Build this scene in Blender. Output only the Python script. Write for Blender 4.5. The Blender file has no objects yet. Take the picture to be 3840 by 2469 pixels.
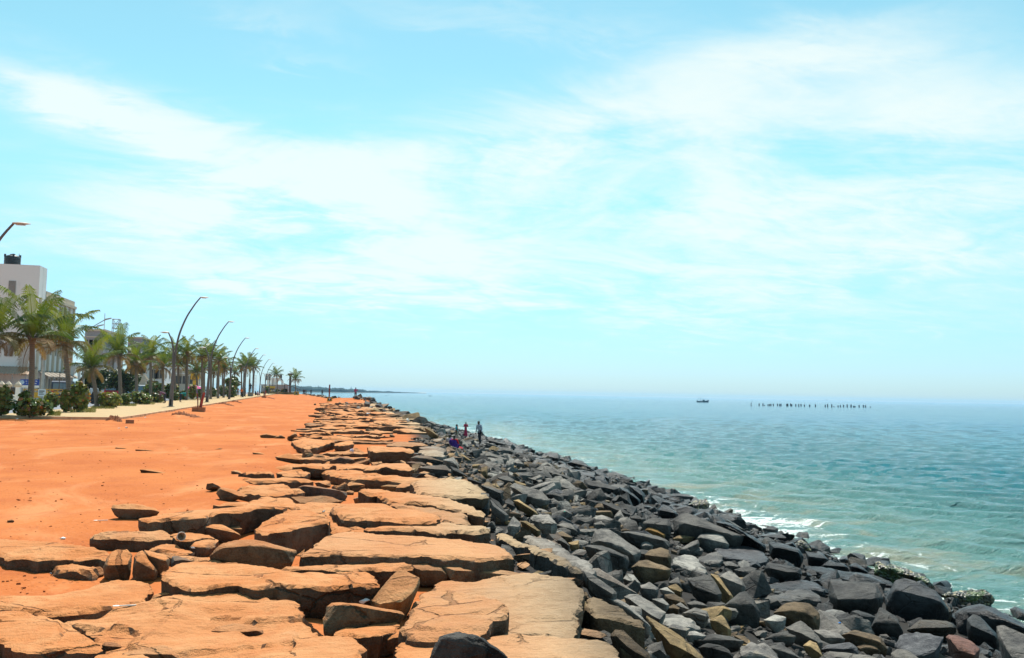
import bpy, bmesh, math, random
import numpy as np
from mathutils import Vector, Matrix
from mathutils.geometry import delaunay_2d_cdt
random.seed(7)
RNG = np.random.default_rng(11)
SC = bpy.context.scene
COL = SC.collection
R = math.radians

# ------------------------------------------------------------------ camera
F, W, H, CX, CY, CZ = 3300.0, 3840, 2469, 1920.0, 1234.5, 1.65
YAW, PITCH, ROLL = R(13.0916), R(4.19964), R(1.09994)
cf = np.array([math.sin(YAW)*math.cos(PITCH), math.cos(YAW)*math.cos(PITCH), math.sin(PITCH)])
cr0 = np.array([math.cos(YAW), -math.sin(YAW), 0.0]); cu0 = np.cross(cr0, cf)
cr = cr0*math.cos(ROLL)+cu0*math.sin(ROLL); cu = -cr0*math.sin(ROLL)+cu0*math.cos(ROLL)
CAMP = np.array([0, 0, CZ])
def ray(px, py): return cf+cr*(px-CX)/F-cu*(py-CY)/F
def unp(px, py, z=0.0):
    d = ray(px, py); return CAMP+d*((z-CZ)/d[2])
def proj(p):
    q = np.asarray(p, float)-CAMP; d = q@cf
    return np.array([CX+F*(q@cr)/d, CY-F*(q@cu)/d])
def depth(p): return float((np.asarray(p, float)-CAMP)@cf)
def at_dist(px, py, y):
    """point on the pixel's ray at world y"""
    d = ray(px, py); return CAMP+d*(y/d[1])
cam_d = bpy.data.cameras.new("camera"); cam = bpy.data.objects.new("camera", cam_d); COL.objects.link(cam)
cam_d.sensor_width = 36; cam_d.lens = 36*F/W; cam_d.clip_start = 0.1; cam_d.clip_end = 60000
M = Matrix.Identity(4)
for i in range(3):
    M[i][0] = cr[i]; M[i][1] = cu[i]; M[i][2] = -cf[i]; M[i][3] = CAMP[i]
cam.matrix_world = M
SC.camera = cam

# ------------------------------------------------------------------ helpers
def _h(ix, iy, iz):
    n = (ix*374761393+iy*668265263+iz*2147483647+ix*iy*1274126177) & 0xffffffff
    n = ((n ^ (n >> 13))*1274126177) & 0xffffffff
    n = (n ^ (n >> 16))
    n = (n*2654435761) & 0xffffffff
    return ((n >> 8) & 0xffff)/65535.0*2-1
def vnoise(P):
    P = np.asarray(P, float); I = np.floor(P).astype(np.int64); f = P-I; f = f*f*f*(f*(f*6-15)+10)
    out = 0
    for dx in (0, 1):
        for dy in (0, 1):
            for dz in (0, 1):
                w = (f[:, 0] if dx else 1-f[:, 0])*(f[:, 1] if dy else 1-f[:, 1])*(f[:, 2] if dz else 1-f[:, 2])
                out = out+w*_h(I[:, 0]+dx, I[:, 1]+dy, I[:, 2]+dz)
    return out
def fbm(P, octv=4, gain=0.5):
    P = np.asarray(P, float); a, s, o = 1.0, 0.0, 0
    for k in range(octv):
        o = o+a*vnoise(P*(2.03**k)+17.3*k); s += a; a *= gain
    return o/s
def sstep(a, b, x):
    t = np.clip((np.asarray(x, float)-a)/(b-a), 0, 1); return t*t*(3-2*t)

def tag(o, label=None, cat=None, group=None, kind=None):
    if label: o['label'] = label
    if cat: o['category'] = cat
    if group: o['group'] = group
    if kind: o['kind'] = kind
    return o
def empty(name, loc=(0, 0, 0), rz=0.0, label=None, cat=None, group=None):
    o = bpy.data.objects.new(name, None); COL.objects.link(o); o.location = loc; o.rotation_euler = (0, 0, rz)
    o.empty_display_size = .2
    return tag(o, label, cat, group)
def meshobj(name, verts, faces, mat=None, parent=None, smooth=None, attrs=None, mats=None, fmat=None):
    me = bpy.data.meshes.new(name)
    me.from_pydata([tuple(v) for v in verts] if not isinstance(verts, np.ndarray) else verts.tolist(), [], faces if isinstance(faces, list) else faces.tolist())
    for m in (mats or ([mat] if mat else [])): me.materials.append(m)
    if fmat is not None: me.polygons.foreach_set('material_index', np.asarray(fmat, dtype=np.int32))
    if smooth is not None:
        me.polygons.foreach_set('use_smooth', np.ones(len(me.polygons), dtype=bool))
        if smooth < 179: me.set_sharp_from_angle(angle=R(smooth))
    for k, v in (attrs or {}).items():
        v = np.asarray(v, dtype=np.float32)
        if v.ndim == 2:
            a = me.attributes.new(k, 'FLOAT_COLOR', 'POINT'); a.data.foreach_set('color', v.ravel())
        else:
            a = me.attributes.new(k, 'FLOAT', 'POINT'); a.data.foreach_set('value', v)
    me.update()
    o = bpy.data.objects.new(name, me); COL.objects.link(o)
    if parent is not None: o.parent = parent
    return o
class MB:
    """collects boxes, tubes, prisms into one mesh"""
    def __init__(s): s.v = []; s.f = []; s.m = []; s.cm = 0
    def add(s, vs, fs):
        b = len(s.v); s.v += [tuple(map(float, v)) for v in vs]; s.f += [[b+i for i in f] for f in fs]; s.m += [s.cm]*len(fs)
    def box(s, x0, x1, y0, y1, z0, z1, rz=0, c=None):
        vs = [(x, y, z) for z in (z0, z1) for y in (y0, y1) for x in (x0, x1)]
        if rz:
            c = c or ((x0+x1)/2, (y0+y1)/2); k, n = math.cos(rz), math.sin(rz)
            vs = [(c[0]+(x-c[0])*k-(y-c[1])*n, c[1]+(x-c[0])*n+(y-c[1])*k, z) for x, y, z in vs]
        s.add(vs, [(0, 2, 3, 1), (4, 5, 7, 6), (0, 1, 5, 4), (2, 6, 7, 3), (0, 4, 6, 2), (1, 3, 7, 5)])
    def tube(s, pts, rad, n=8, cap=True):
        pts = [Vector(p) for p in pts]; rr = rad if isinstance(rad, (list, tuple)) else [rad]*len(pts)
        vs = []; up = None
        for i, p in enumerate(pts):
            t = (pts[min(i+1, len(pts)-1)]-pts[max(i-1, 0)]).normalized()
            if up is None: up = Vector((1, 0, 0)) if abs(t.x) < .8 else Vector((0, 1, 0))
            u = (up-t*up.dot(t)).normalized(); w = t.cross(u); up = u
            for k in range(n):
                a = 2*math.pi*k/n; vs.append(p+(u*math.cos(a)+w*math.sin(a))*rr[i])
        fs = []
        for i in range(len(pts)-1):
            for k in range(n):
                a = i*n+k; b = i*n+(k+1) % n; fs.append((a, b, b+n, a+n))
        if cap: fs.append(tuple(range(n-1, -1, -1))); fs.append(tuple((len(pts)-1)*n+k for k in range(n)))
        s.add(vs, fs)
    def lathe(s, prof, n=16, c=(0, 0, 0), sx=1, sy=1):
        vs = []; fs = []
        for r, z in prof:
            for k in range(n):
                a = 2*math.pi*k/n; vs.append((c[0]+r*sx*math.cos(a), c[1]+r*sy*math.sin(a), c[2]+z))
        for i in range(len(prof)-1):
            for k in range(n):
                a = i*n+k; b = i*n+(k+1) % n; fs.append((a, b, b+n, a+n))
        fs.append(tuple(range(n-1, -1, -1))); fs.append(tuple((len(prof)-1)*n+k for k in range(n)))
        s.add(vs, fs)
    def prism(s, poly, axis, a0, a1):
        """poly in the two other axes, extruded along axis between a0 and a1"""
        n = len(poly)
        def P(u, v, a): return {'x': (a, u, v), 'y': (u, a, v), 'z': (u, v, a)}[axis]
        vs = [P(u, v, a0) for u, v in poly]+[P(u, v, a1) for u, v in poly]
        fs = [tuple(range(n-1, -1, -1)), tuple(range(n, 2*n))]+[(k, (k+1) % n, (k+1) % n+n, k+n) for k in range(n)]
        s.add(vs, fs)
    def ball(s, c, r, n=10, m=7, sc=(1, 1, 1)):
        vs = [(c[0], c[1], c[2]-r*sc[2])]
        for i in range(1, m):
            a = math.pi*i/m
            for k in range(n):
                b = 2*math.pi*k/n
                vs.append((c[0]+r*sc[0]*math.sin(a)*math.cos(b), c[1]+r*sc[1]*math.sin(a)*math.sin(b), c[2]-r*sc[2]*math.cos(a)))
        vs.append((c[0], c[1], c[2]+r*sc[2])); L = len(vs)-1
        fs = [(0, 1+(k+1) % n, 1+k) for k in range(n)]
        for i in range(m-2):
            for k in range(n):
                a = 1+i*n+k; b = 1+i*n+(k+1) % n; fs.append((a, b, b+n, a+n))
        fs += [(L, L-n+k, L-n+(k+1) % n) for k in range(n)]
        s.add(vs, fs)
    def build(s, name, mat, parent=None, smooth=None, mats=None):
        return meshobj(name, s.v, s.f, mat, parent, smooth, mats=mats, fmat=s.m if mats else None)
def children(o): return [c for c in bpy.data.objects if c.parent == o]
def copy_tree(o, parent=None, kids=None):
    kids = kids if kids is not None else {}
    c = o.copy(); COL.objects.link(c)
    if parent is not None: c.parent = parent
    for ch in KIDS(o): copy_tree(ch, c)
    return c
def KIDS(o): return list(o.children)

# ------------------------------------------------------------------ materials
class NT:
    def __init__(s, tree): s.t = tree; s.n = tree.nodes; s.l = tree.links
    def new(s, typ, **kw):
        n = s.n.new(typ)
        for k, v in kw.items(): setattr(n, k, v)
        return n
    def val(s, sock, v):
        if hasattr(v, 'is_linked') or isinstance(v, bpy.types.NodeSocket): s.l.new(v, sock)
        elif isinstance(v, (tuple, list)) and sock.type == 'RGBA': sock.default_value = (*v[:3], 1)
        else: sock.default_value = v
    def math(s, op, a, b=None, c=None, clamp=False):
        n = s.new('ShaderNodeMath', operation=op, use_clamp=clamp); s.val(n.inputs[0], a)
        if b is not None: s.val(n.inputs[1], b)
        if c is not None: s.val(n.inputs[2], c)
        return n.outputs[0]
    def ramp(s, x, a, b, lo=0.0, hi=1.0):
        n = s.new('ShaderNodeMapRange', interpolation_type='SMOOTHSTEP'); s.val(n.inputs[0], x)
        for i, v in enumerate((a, b, lo, hi)): s.val(n.inputs[1+i], v)
        return n.outputs[0]
    def mix(s, fac, a, b, mode='MIX'):
        n = s.new('ShaderNodeMix', data_type='RGBA', blend_type=mode); n.clamp_factor = True
        s.val(n.inputs['Factor'], fac); s.val(n.inputs['A'] if False else n.inputs[6], a); s.val(n.inputs[7], b)
        return n.outputs[2]
    def noise(s, vec, scale, detail=3, rough=.5, dist=0.0):
        n = s.new('ShaderNodeTexNoise'); s.l.new(vec, n.inputs['Vector']); s.val(n.inputs['Scale'], scale)
        n.inputs['Detail'].default_value = detail; n.inputs['Roughness'].default_value = rough; n.inputs['Distortion'].default_value = dist
        return n.outputs[0]
    def vor(s, vec, scale, feature='F1'):
        n = s.new('ShaderNodeTexVoronoi', feature=feature); s.l.new(vec, n.inputs['Vector']); n.inputs['Scale'].default_value = scale
        return n.outputs[0]
    def bump(s, h, strength, dist, normal=None):
        n = s.new('ShaderNodeBump'); s.l.new(h, n.inputs['Height']); s.val(n.inputs['Strength'], strength); n.inputs['Distance'].default_value = dist
        if normal is not None: s.l.new(normal, n.inputs['Normal'])
        return n.outputs[0]
    def attr(s, name, out='Fac'):
        n = s.new('ShaderNodeAttribute', attribute_name=name); return n.outputs[out]
    def scale(s, vec, v):
        n = s.new('ShaderNodeMapping'); s.l.new(vec, n.inputs[0]); n.inputs['Scale'].default_value = v; return n.outputs[0]
def mat(name, rough=.8, spec=.3):
    m = bpy.data.materials.new(name); m.use_nodes = True; t = NT(m.node_tree)
    b = t.n['Principled BSDF']; b.inputs['Roughness'].default_value = rough; b.inputs['Specular IOR Level'].default_value = spec
    geo = t.new('ShaderNodeNewGeometry'); tc = t.new('ShaderNodeTexCoord')
    return m, t, b, geo, tc
def plain(name, col, rough=.7, spec=.3, var=.25, scale=6.0, metal=0.0, bump=0.0, coords='Object', emit=None):
    m, t, b, geo, tc = mat(name, rough, spec)
    v = tc.outputs[coords]
    n = t.noise(v, scale, 4, .6)
    c = t.mix(t.ramp(n, .3, .7), tuple(x*(1-var) for x in col), tuple(min(1, x*(1+var)) for x in col))
    t.val(b.inputs['Base Color'], c); b.inputs['Metallic'].default_value = metal
    if bump: t.l.new(t.bump(t.noise(v, scale*6, 4, .65), bump, .02), b.inputs['Normal'])
    return m
SKY_TINT = (1.0, 1.40, 1.06)
SKY_LOW = (.51, .74, 1.05)
CLOUD_COL = (6.0, 6.7, 6.55)
EXPO = .6
# ------------------------------------------------------------------ world, sun, haze
SUN_EL, SUN_AZ = R(63), R(10)            # azimuth measured from +Y towards +X
sd = Vector((math.sin(SUN_AZ)*math.cos(SUN_EL), math.cos(SUN_AZ)*math.cos(SUN_EL), math.sin(SUN_EL)))
sun_d = bpy.data.lights.new("sun", 'SUN'); sun_d.energy = 5.0; sun_d.angle = R(.53); sun_d.color = (1.0, .96, .88)
sun = bpy.data.objects.new("sun", sun_d); COL.objects.link(sun); sun.rotation_euler = sd.to_track_quat('Z', 'Y').to_euler(); sun.location = (0, 0, 50)
wd = bpy.data.worlds.new("World"); SC.world = wd; wd.use_nodes = True
t = NT(wd.node_tree)
bg = t.n['Background']; bg.inputs['Strength'].default_value = 0.10
sky = t.new('ShaderNodeTexSky', sky_type='NISHITA'); sky.sun_disc = False; sky.sun_elevation = SUN_EL; sky.sun_rotation = SUN_AZ
sky.altitude = 0; sky.air_density = 1.0; sky.dust_density = .3; sky.ozone_density = 2.0
tc = t.new('ShaderNodeTexCoord'); sx = t.new('ShaderNodeSeparateXYZ'); t.l.new(tc.outputs['Generated'], sx.inputs[0])
X, Y, Z = sx.outputs
az = t.math('ARCTAN2', X, Y); el = t.math('ARCSINE', Z)
# cloud sheet: noise on a plane overhead so streaks flatten toward the horizon
den = t.math('ADD', t.math('MAXIMUM', Z, 0.0), .16)
cmb = t.new('ShaderNodeCombineXYZ'); t.l.new(t.math('DIVIDE', X, den), cmb.inputs[0]); t.l.new(t.math('DIVIDE', Y, den), cmb.inputs[1])
cp = cmb.outputs[0]
n1 = t.noise(t.scale(cp, (1.0, 1.25, 1)), 1.5, 7, .6, .8)
n2 = t.noise(t.scale(cp, (1.0, 1.7, 1)), 4.2, 6, .62, .9)
n3 = t.noise(t.scale(cp, (1.2, 2.2, 1)), 13.0, 4, .6, .4)
wx = t.math('MULTIPLY', t.math('SUBTRACT', n1, .5), .22); wy = t.math('MULTIPLY', t.math('SUBTRACT', n2, .5), .10)
az2 = t.math('ADD', az, wx); el2 = t.math('ADD', el, wy)
BLOBS = [(480, 335, 420, 65, -16, .9), (250, 245, 170, 42, -8, .75), (600, 425, 420, 75, -6, .9), (900, 390, 300, 75, 3, .9), (1250, 310, 340, 105, 8, .95),
         (1700, 205, 480, 95, 9, .85), (2100, 110, 300, 60, -6, .6), (1500, 480, 560, 70, 3, .9), (2050, 330, 480, 95, -2, .9), (2200, 470, 420, 100, 0, .9), (700, 560, 480, 85, -4, .8),
         (1850, 610, 640, 90, 2, .75), (1050, 640, 640, 80, 0, .7), (1250, 55, 560, 45, -4, .75), (740, 140, 130, 22, 0, .5), (380, 500, 280, 45, 6, .55), (600, 25, 220, 40, -5, .6), (1800, 740, 800, 60, 0, .45), (450, 650, 350, 60, 3, .5), (2300, 230, 260, 60, 0, .7)]
tot = None
for px, py, a, b_, ang, s_ in BLOBS:
    d = ray(px*1.6034, py*1.6034); d = d/np.linalg.norm(d); a0, e0 = math.atan2(d[0], d[1]), math.asin(d[2])
    k = math.cos(R(ang)); n_ = math.sin(R(ang)); a /= 2059; b_ /= 2059
    da = t.math('SUBTRACT', az2, a0); de = t.math('SUBTRACT', el2, e0)
    u = t.math('ADD', t.math('MULTIPLY', da, k/a), t.math('MULTIPLY', de, n_/a)); v = t.math('ADD', t.math('MULTIPLY', da, -n_/b_), t.math('MULTIPLY', de, k/b_))
    q = t.math('ADD', t.math('MULTIPLY', u, u), t.math('MULTIPLY', v, v))
    g = t.math('MULTIPLY', t.math('EXPONENT', t.math('MULTIPLY', q, -.88)), s_)
    tot = g if tot is None else t.math('ADD', tot, g)
# elsewhere in the sky (outside the picture) the same thin cloud goes on
outside = t.math('MULTIPLY', t.ramp(el, .42, .6), .55)
tex = t.math('ADD', t.math('ADD', t.math('MULTIPLY', n1, .95), t.math('MULTIPLY', n2, .36)), t.math('MULTIPLY', n3, .09))   # about .7
cov = t.math('MULTIPLY', t.math('ADD', tot, outside), t.math('ADD', t.math('MULTIPLY', t.math('SUBTRACT', tex, .7), 4.0), 1.0))
veil = t.math('MULTIPLY', t.math('MULTIPLY', t.ramp(el, .0, .08), t.ramp(el, .42, .20)), t.math('MULTIPLY', n1, .45))
cov = t.ramp(t.math('ADD', cov, veil), .06, 2.25)
hor = t.ramp(el, -.02, .30)
tint = t.mix(1.0, sky.outputs[0], t.mix(hor, SKY_LOW, SKY_TINT), 'MULTIPLY')
skyc = t.mix(t.math('MULTIPLY', cov, .90), tint, CLOUD_COL)
t.l.new(skyc, bg.inputs['Color'])
SC.view_settings.view_transform = 'Standard'; SC.view_settings.look = 'None'; SC.view_settings.exposure = EXPO; SC.view_settings.gamma = 1
SC.cycles.max_bounces = 6; SC.cycles.diffuse_bounces = 3; SC.cycles.glossy_bounces = 3; SC.cycles.transmission_bounces = 3; SC.cycles.transparent_max_bounces = 8; SC.cycles.volume_bounces = 1
# ------------------------------------------------------------------ terrain
XC = np.array([(-20, 1.2), (5, 1.9), (7, 2.25), (8.2, 2.6), (14.5, 3.0), (20, 3.35), (27, 4.2), (33, 4.8), (46, 5.9), (69, 6.9), (100, 8.2), (124, 9.3), (134, 9.6), (141, 8.2), (150, 6.6), (170, 5.5), (190, 4.8), (230, 3.4), (280, 1.6), (330, -.5), (352, -6), (420, -60), (3000, -900)], float)
XW = np.array([(-20, 15.0), (15, 16.2), (30, 17.6), (60, 19.4), (100, 20), (120, 19.8), (134, 18.5), (145, 15), (160, 12), (180, 11), (230, 9.5), (280, 7.5), (330, 4), (352, -1), (420, -50), (3000, -880)], float)
SEA = -3.35
def xcrest(y): return np.interp(y, XC[:, 0], XC[:, 1])
def xwater(y): return np.interp(y, XW[:, 0], XW[:, 1])
def zleft(y): return np.interp(y, [0, 7, 8.5, 10.5, 12.5, 20, 40, 80, 130, 400], [-4, -4, -3.0, -2.4, -1.0, -.5, .2, 1.5, 2.5, 2.5])
def terrain(x, y):
    x = np.asarray(x, float); y = np.asarray(y, float)
    xc = xcrest(y); xw = xwater(y); tt = (x-xc)/(xw-xc)
    P = np.stack([x*.35, y*.35, 0*x], 1) if x.ndim else np.array([[x*.35, y*.35, 0]])
    und = fbm(P, 4)*.06+fbm(P*6, 3)*.012
    if not x.ndim: und = und[0]
    near = 1-sstep(22, 40, y)
    sl = sstep(zleft(y)-.5, zleft(y)+.5, x)*(1-sstep(138, 150, y))
    z = und*(1+.0*x)-sl*(.045+.105*near*(.35+.65*sstep(-2.2, .8, x)))
    z = z+.05*np.exp(-((x+8.3)/.7)**2)*(y > 44)+.05*np.exp(-((y-45.2)/.8)**2)*(x < -8)
    z = z+.58*np.exp(-((y-133)/6.0)**2)*sstep(1.5, 5, x)*(1-sstep(xc-.6, xc+2.5, x))
    s = np.clip(tt, 0, 3)
    zs = -.95*sstep(0, .09, s)-2.5*np.power(s, .85)+und*2
    z = np.where(tt > 0, z*(1-sstep(0, .05, s))+zs, z)
    z = np.maximum(z, -7)
    return z
def hit(px, py, lift=0.0):
    """where a pixel's ray meets the terrain raised by lift"""
    d = ray(px, py); ts = np.concatenate([np.arange(3, 40, .05), np.arange(40, 400, .25)])
    P = CAMP[None]+d[None]*ts[:, None]
    below = P[:, 2] < np.maximum(terrain(P[:, 0], P[:, 1]), SEA-.05)+lift
    i = int(np.argmax(below)) if below.any() else len(ts)-1
    return P[i]

def axis(knots):
    """knots (start, stop, step) strung together"""
    return np.concatenate([np.arange(a, b, s) for a, b, s in knots])
def grid(xs, ys):
    XX, YY = np.meshgrid(xs, ys); nx, ny = len(xs), len(ys)
    i = np.arange(nx*ny).reshape(ny, nx)
    f = np.stack([i[:-1, :-1], i[:-1, 1:], i[1:, 1:], i[1:, :-1]], -1).reshape(-1, 4)
    return XX.ravel(), YY.ravel(), f

def sand_mat():
    m, t, b, geo, tc = mat("sand", .95, .1); P = geo.outputs['Position']
    big = t.noise(P, .22, 4, .6); mid = t.noise(P, 1.4, 5, .62); fine = t.noise(P, 22, 3, .65); grit = t.noise(P, 70, 2, .6)
    c = t.mix(t.ramp(big, .3, .72), (.365, .100, .025), (.45, .148, .043))
    c = t.mix(t.ramp(mid, .42, .75, 0, .55), c, (.31, .082, .026))
    c = t.mix(t.ramp(fine, .45, .8, 0, .5), c, (.50, .185, .075))
    c = t.mix(t.math('MULTIPLY', t.ramp(t.noise(t.scale(P, (.5, .25, 1)), 1.0, 5, .65, .7), .50, .68), .55), c, (.52, .225, .095))
    c = t.mix(t.math('MULTIPLY', t.ramp(t.noise(t.scale(P, (.9, .5, 1)), 1.0, 5, .7, .5), .56, .72), .5), c, (.27, .075, .024))
    c = t.mix(t.ramp(fine, .38, .22, 0, .6), c, (.20, .060, .024))
    vo = t.new('ShaderNodeTexVoronoi'); t.l.new(P, vo.inputs['Vector']); vo.inputs['Scale'].default_value = 15.0; vo.inputs['Randomness'].default_value = 1
    sp = t.math('MULTIPLY', t.ramp(vo.outputs['Distance'], .26, .12), t.ramp(t.noise(P, 1.3, 4, .7), .47, .60))
    c = t.mix(t.math('MULTIPLY', sp, .55), c, (.16, .06, .03))
    # seaward side: near-black ground colour between the stones
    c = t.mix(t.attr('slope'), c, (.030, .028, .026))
    t.val(b.inputs['Base Color'], c)
    h = t.math('ADD', t.math('MULTIPLY', mid, 1.2), t.math('ADD', t.math('MULTIPLY', fine, .35), t.math('MULTIPLY', grit, .12)))
    nb = t.bump(h, .55, .06)
    t.l.new(t.bump(sp, .6, .02, nb), b.inputs['Normal'])
    return m
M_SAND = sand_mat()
xs = np.concatenate([[-3000, -800, -300, -120, -60, -34], axis([(-26, -10, 1.0), (-10, -4, .4), (-4, 20.5, .16), (20.5, 40, 1.5)])])
ys = np.concatenate([axis([(-12, 3, .8), (3, 16, .12), (16, 34, .22), (34, 70, .5), (70, 160, 1.0), (160, 420, 5)]), [450, 520, 700, 1000, 1500, 2200, 3000]])
gx, gy, gf = grid(xs, ys)
# far sheet follows the shoreline instead of the plain grid east of it
gz = terrain(gx, gy)
gz = np.where((gx < -9.2) & (gy > 48), np.minimum(gz, 0)-.06*sstep(-9.2, -9.6, gx), gz)
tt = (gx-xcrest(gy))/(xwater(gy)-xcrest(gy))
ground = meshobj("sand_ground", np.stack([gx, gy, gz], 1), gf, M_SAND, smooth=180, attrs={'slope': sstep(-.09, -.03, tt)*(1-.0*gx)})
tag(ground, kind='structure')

# ------------------------------------------------------------------ sea
def sea_mat():
    m, t, b, geo, tc = mat("sea_water", .09, .5); P = geo.outputs['Position']; b.inputs['IOR'].default_value = 1.24
    sh = t.attr('shore')                                   # metres from the waterline
    deep = t.mix(t.ramp(sh, 0, 26), (.07, .165, .145), (.003, .098, .125))
    deep = t.mix(t.ramp(sh, 15, 160), deep, (.002, .092, .155))
    deep = t.mix(t.ramp(sh, 200, 1500), deep, (.003, .062, .155))
    pat = t.noise(t.scale(P, (.02, .05, 1)), 1.0, 4, .6)
    deep = t.mix(t.ramp(pat, .35, .7, 0, .12), deep, (.03, .16, .165))
    # suspended sand clouds close to the rocks
    silt = t.noise(t.scale(P, (.16, .30, 1)), 1.0, 4, .65, .8)
    deep = t.mix(t.math('MULTIPLY', t.ramp(silt, .45, .68), t.ramp(sh, 11, 1, 0, .75)), deep, (.20, .19, .125))
    # foam: lacy patches near the stones, scattered crests further out
    f1 = t.noise(t.scale(P, (.5, .8, 1)), 1.0, 6, .72, 1.6); f2 = t.noise(t.scale(P, (.10, .17, 1)), 1.0, 3, .5)
    lace = t.math('SUBTRACT', t.math('ADD', f1, t.math('MULTIPLY', f2, .55)), t.ramp(sh, -2.0, 11, .69, 1.12))
    foam = t.ramp(lace, .05, .17)
    lace_n = t.noise(P, 7.0, 4, .75, 1.0); foam = t.math('MULTIPLY', foam, t.ramp(lace_n, .34, .62, .15, 1.0))
    cap = t.math('MULTIPLY', t.ramp(t.attr('crest'), .55, .95), t.ramp(t.noise(P, .5, 4, .7), .60, .74))
    foam = t.math('MAXIMUM', foam, t.math('MULTIPLY', cap, .7))
    col = t.mix(foam, deep, (.72, .76, .74)); t.val(b.inputs['Base Color'], col)
    t.val(b.inputs['Roughness'], t.ramp(foam, 0, 1, .10, .75))
    rot = t.new('ShaderNodeMapping'); t.l.new(P, rot.inputs[0]); rot.inputs['Rotation'].default_value = (0, 0, R(35)); rot.inputs['Scale'].default_value = (.75, 1.7, 1); PR = rot.outputs[0]
    def ridge(sc):
        n = t.new('ShaderNodeTexNoise', noise_type='RIDGED_MULTIFRACTAL'); t.l.new(PR, n.inputs['Vector']); n.inputs['Scale'].default_value = sc; n.inputs['Detail'].default_value = 3; n.inputs['Roughness'].default_value = .5; n.inputs['Distortion'].default_value = .25; return t.math('MULTIPLY', n.outputs[0], .5)
    r1 = ridge(1.7); r2 = t.noise(PR, 5.5, 4, .6, .3); r3 = t.noise(t.scale(P, (.12, .22, 1)), 1.0, 4, .6)
    nb = t.bump(r1, 1.0, .22); nb = t.bump(r2, .8, .14, nb); nb = t.bump(r3, .3, 1.0, nb); t.l.new(nb, b.inputs['Normal'])
    return m
def waves(x, y, lod):
    rng = np.random.default_rng(5); z = np.zeros_like(x); sl = np.zeros_like(x)
    wx = x+.5*vnoise(np.stack([x*.3, y*.3, 0*x], 1)); wy = y+.5*vnoise(np.stack([x*.3+9, y*.3, 0*x], 1))
    for L, A in [(5.2, .022), (3.9, .036), (3.0, .048), (2.3, .054), (1.75, .050), (1.3, .043), (1.0, .035), (.72, .026), (.52, .017)]:
        for q in range(3):
            a = R(232)+rng.normal(0, .42); k = 2*math.pi/L/(1+.15*rng.normal()); ph = rng.uniform(0, 6.28)
            w = np.sin(k*(wx*math.cos(a)+wy*math.sin(a))+ph)
            fade = np.clip((L-2.2*lod)/(.8*L), 0, 1)
            z += A*.62*fade*(w+.35*(w*w-.5))
    amp = .75+.45*(.5+.5*vnoise(np.stack([x*.045, y*.07, 0*x+3], 1)))
    return z*amp*1.5
ang = np.linspace(R(-30), R(80), 760)
rad = np.concatenate([np.geomspace(9, 60, 430), np.geomspace(60, 400, 280)[1:], np.geomspace(400, 5200, 60)[1:]])
AA, RR = np.meshgrid(ang, rad); O = np.array([4.0, -2.0])
sx_, sy_ = (O[0]+RR*np.sin(AA)).ravel(), (O[1]+RR*np.cos(AA)).ravel()
sh_ = sx_-xwater(sy_)
i = np.arange(len(sx_)).reshape(AA.shape)
sf = np.stack([i[:-1, :-1], i[1:, :-1], i[1:, 1:], i[:-1, 1:]], -1).reshape(-1, 4)
lod = (RR*.0042).ravel()
sz = waves(sx_, sy_, np.maximum(lod, .07))
sz = sz*np.clip(.35+sh_/14, .35, 1); sz = .2*np.tanh(sz/.2)
ok = (sh_ > -7)
keep = ok[sf].any(1) | (np.abs(sx_[sf]).min(1) > 100)
sea = meshobj("sea_water", np.stack([sx_, sy_, SEA+sz], 1), sf[keep], sea_mat(), smooth=180, attrs={'shore': sh_, 'crest': sstep(.02, .30, sz)})
tag(sea, kind='structure')

# ------------------------------------------------------------------ far coast
m_coast = plain("far_trees", (.018, .036, .036), .9, .1, .5, .01)
m_beach = plain("far_beach", (.62, .55, .45), .9, .1, .1, .01)
cl = [(1090, 1500), (1146, 1650), (1300, 1850), (1420, 2300), (1600, 3200), (1900, 4300), (2150, 4900)]
vb, fb, vt = [], [], []
px_ = np.arange(1085, 1600, 1.6); dist = np.interp(px_, [c[0] for c in cl], [c[1] for c in cl])
hgt = np.interp(px_, [1085, 1180, 1260, 1330, 1400, 1480, 1550, 1600], [12, 11, 9.0, 7.0, 5, 3.5, 1.5, 0])
hn = fbm(np.stack([px_*.05, px_*0, px_*0], 1), 5)*3.0+vnoise(np.stack([px_*.9, px_*0, px_*0+4], 1))*1.2
tv, tf, bv, bf = [], [], [], []
for k, p_ in enumerate(px_):
    d = ray(p_, 1462+(p_-1146)*.0192); dirv = d[:2]/np.linalg.norm(d[:2]); q = dirv*dist[k]; q2 = dirv*(dist[k]+220)
    top = max(-1.5, hgt[k]*.9+hn[k]*.8*min(1, hgt[k]/6))+SEA*0
    bv += [(q[0], q[1], SEA-1), (q[0], q[1], SEA+.9), (q2[0]*1.0, q2[1], SEA+2.2)]
    s1 = dirv*(dist[k]+18); s2 = dirv*(dist[k]+60)
    tv += [(s1[0], s1[1], SEA+.5), (s1[0], s1[1], top*.55-2), (s2[0], s2[1], top-2.0), (q2[0], q2[1], top-3)]
n_ = len(px_)
for k in range(n_-1):
    a = k*3; bf += [(a, a+3, a+4, a+1), (a+1, a+4, a+5, a+2)]
    a = k*4; tf += [(a, a+4, a+5, a+1), (a+1, a+5, a+6, a+2), (a+2, a+6, a+7, a+3)]
o = meshobj("beach", bv, bf, m_beach, smooth=60); tag(o, kind='structure')
o = meshobj("distant_wood", tv, tf, m_coast, smooth=60); tag(o, kind='stuff')
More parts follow.
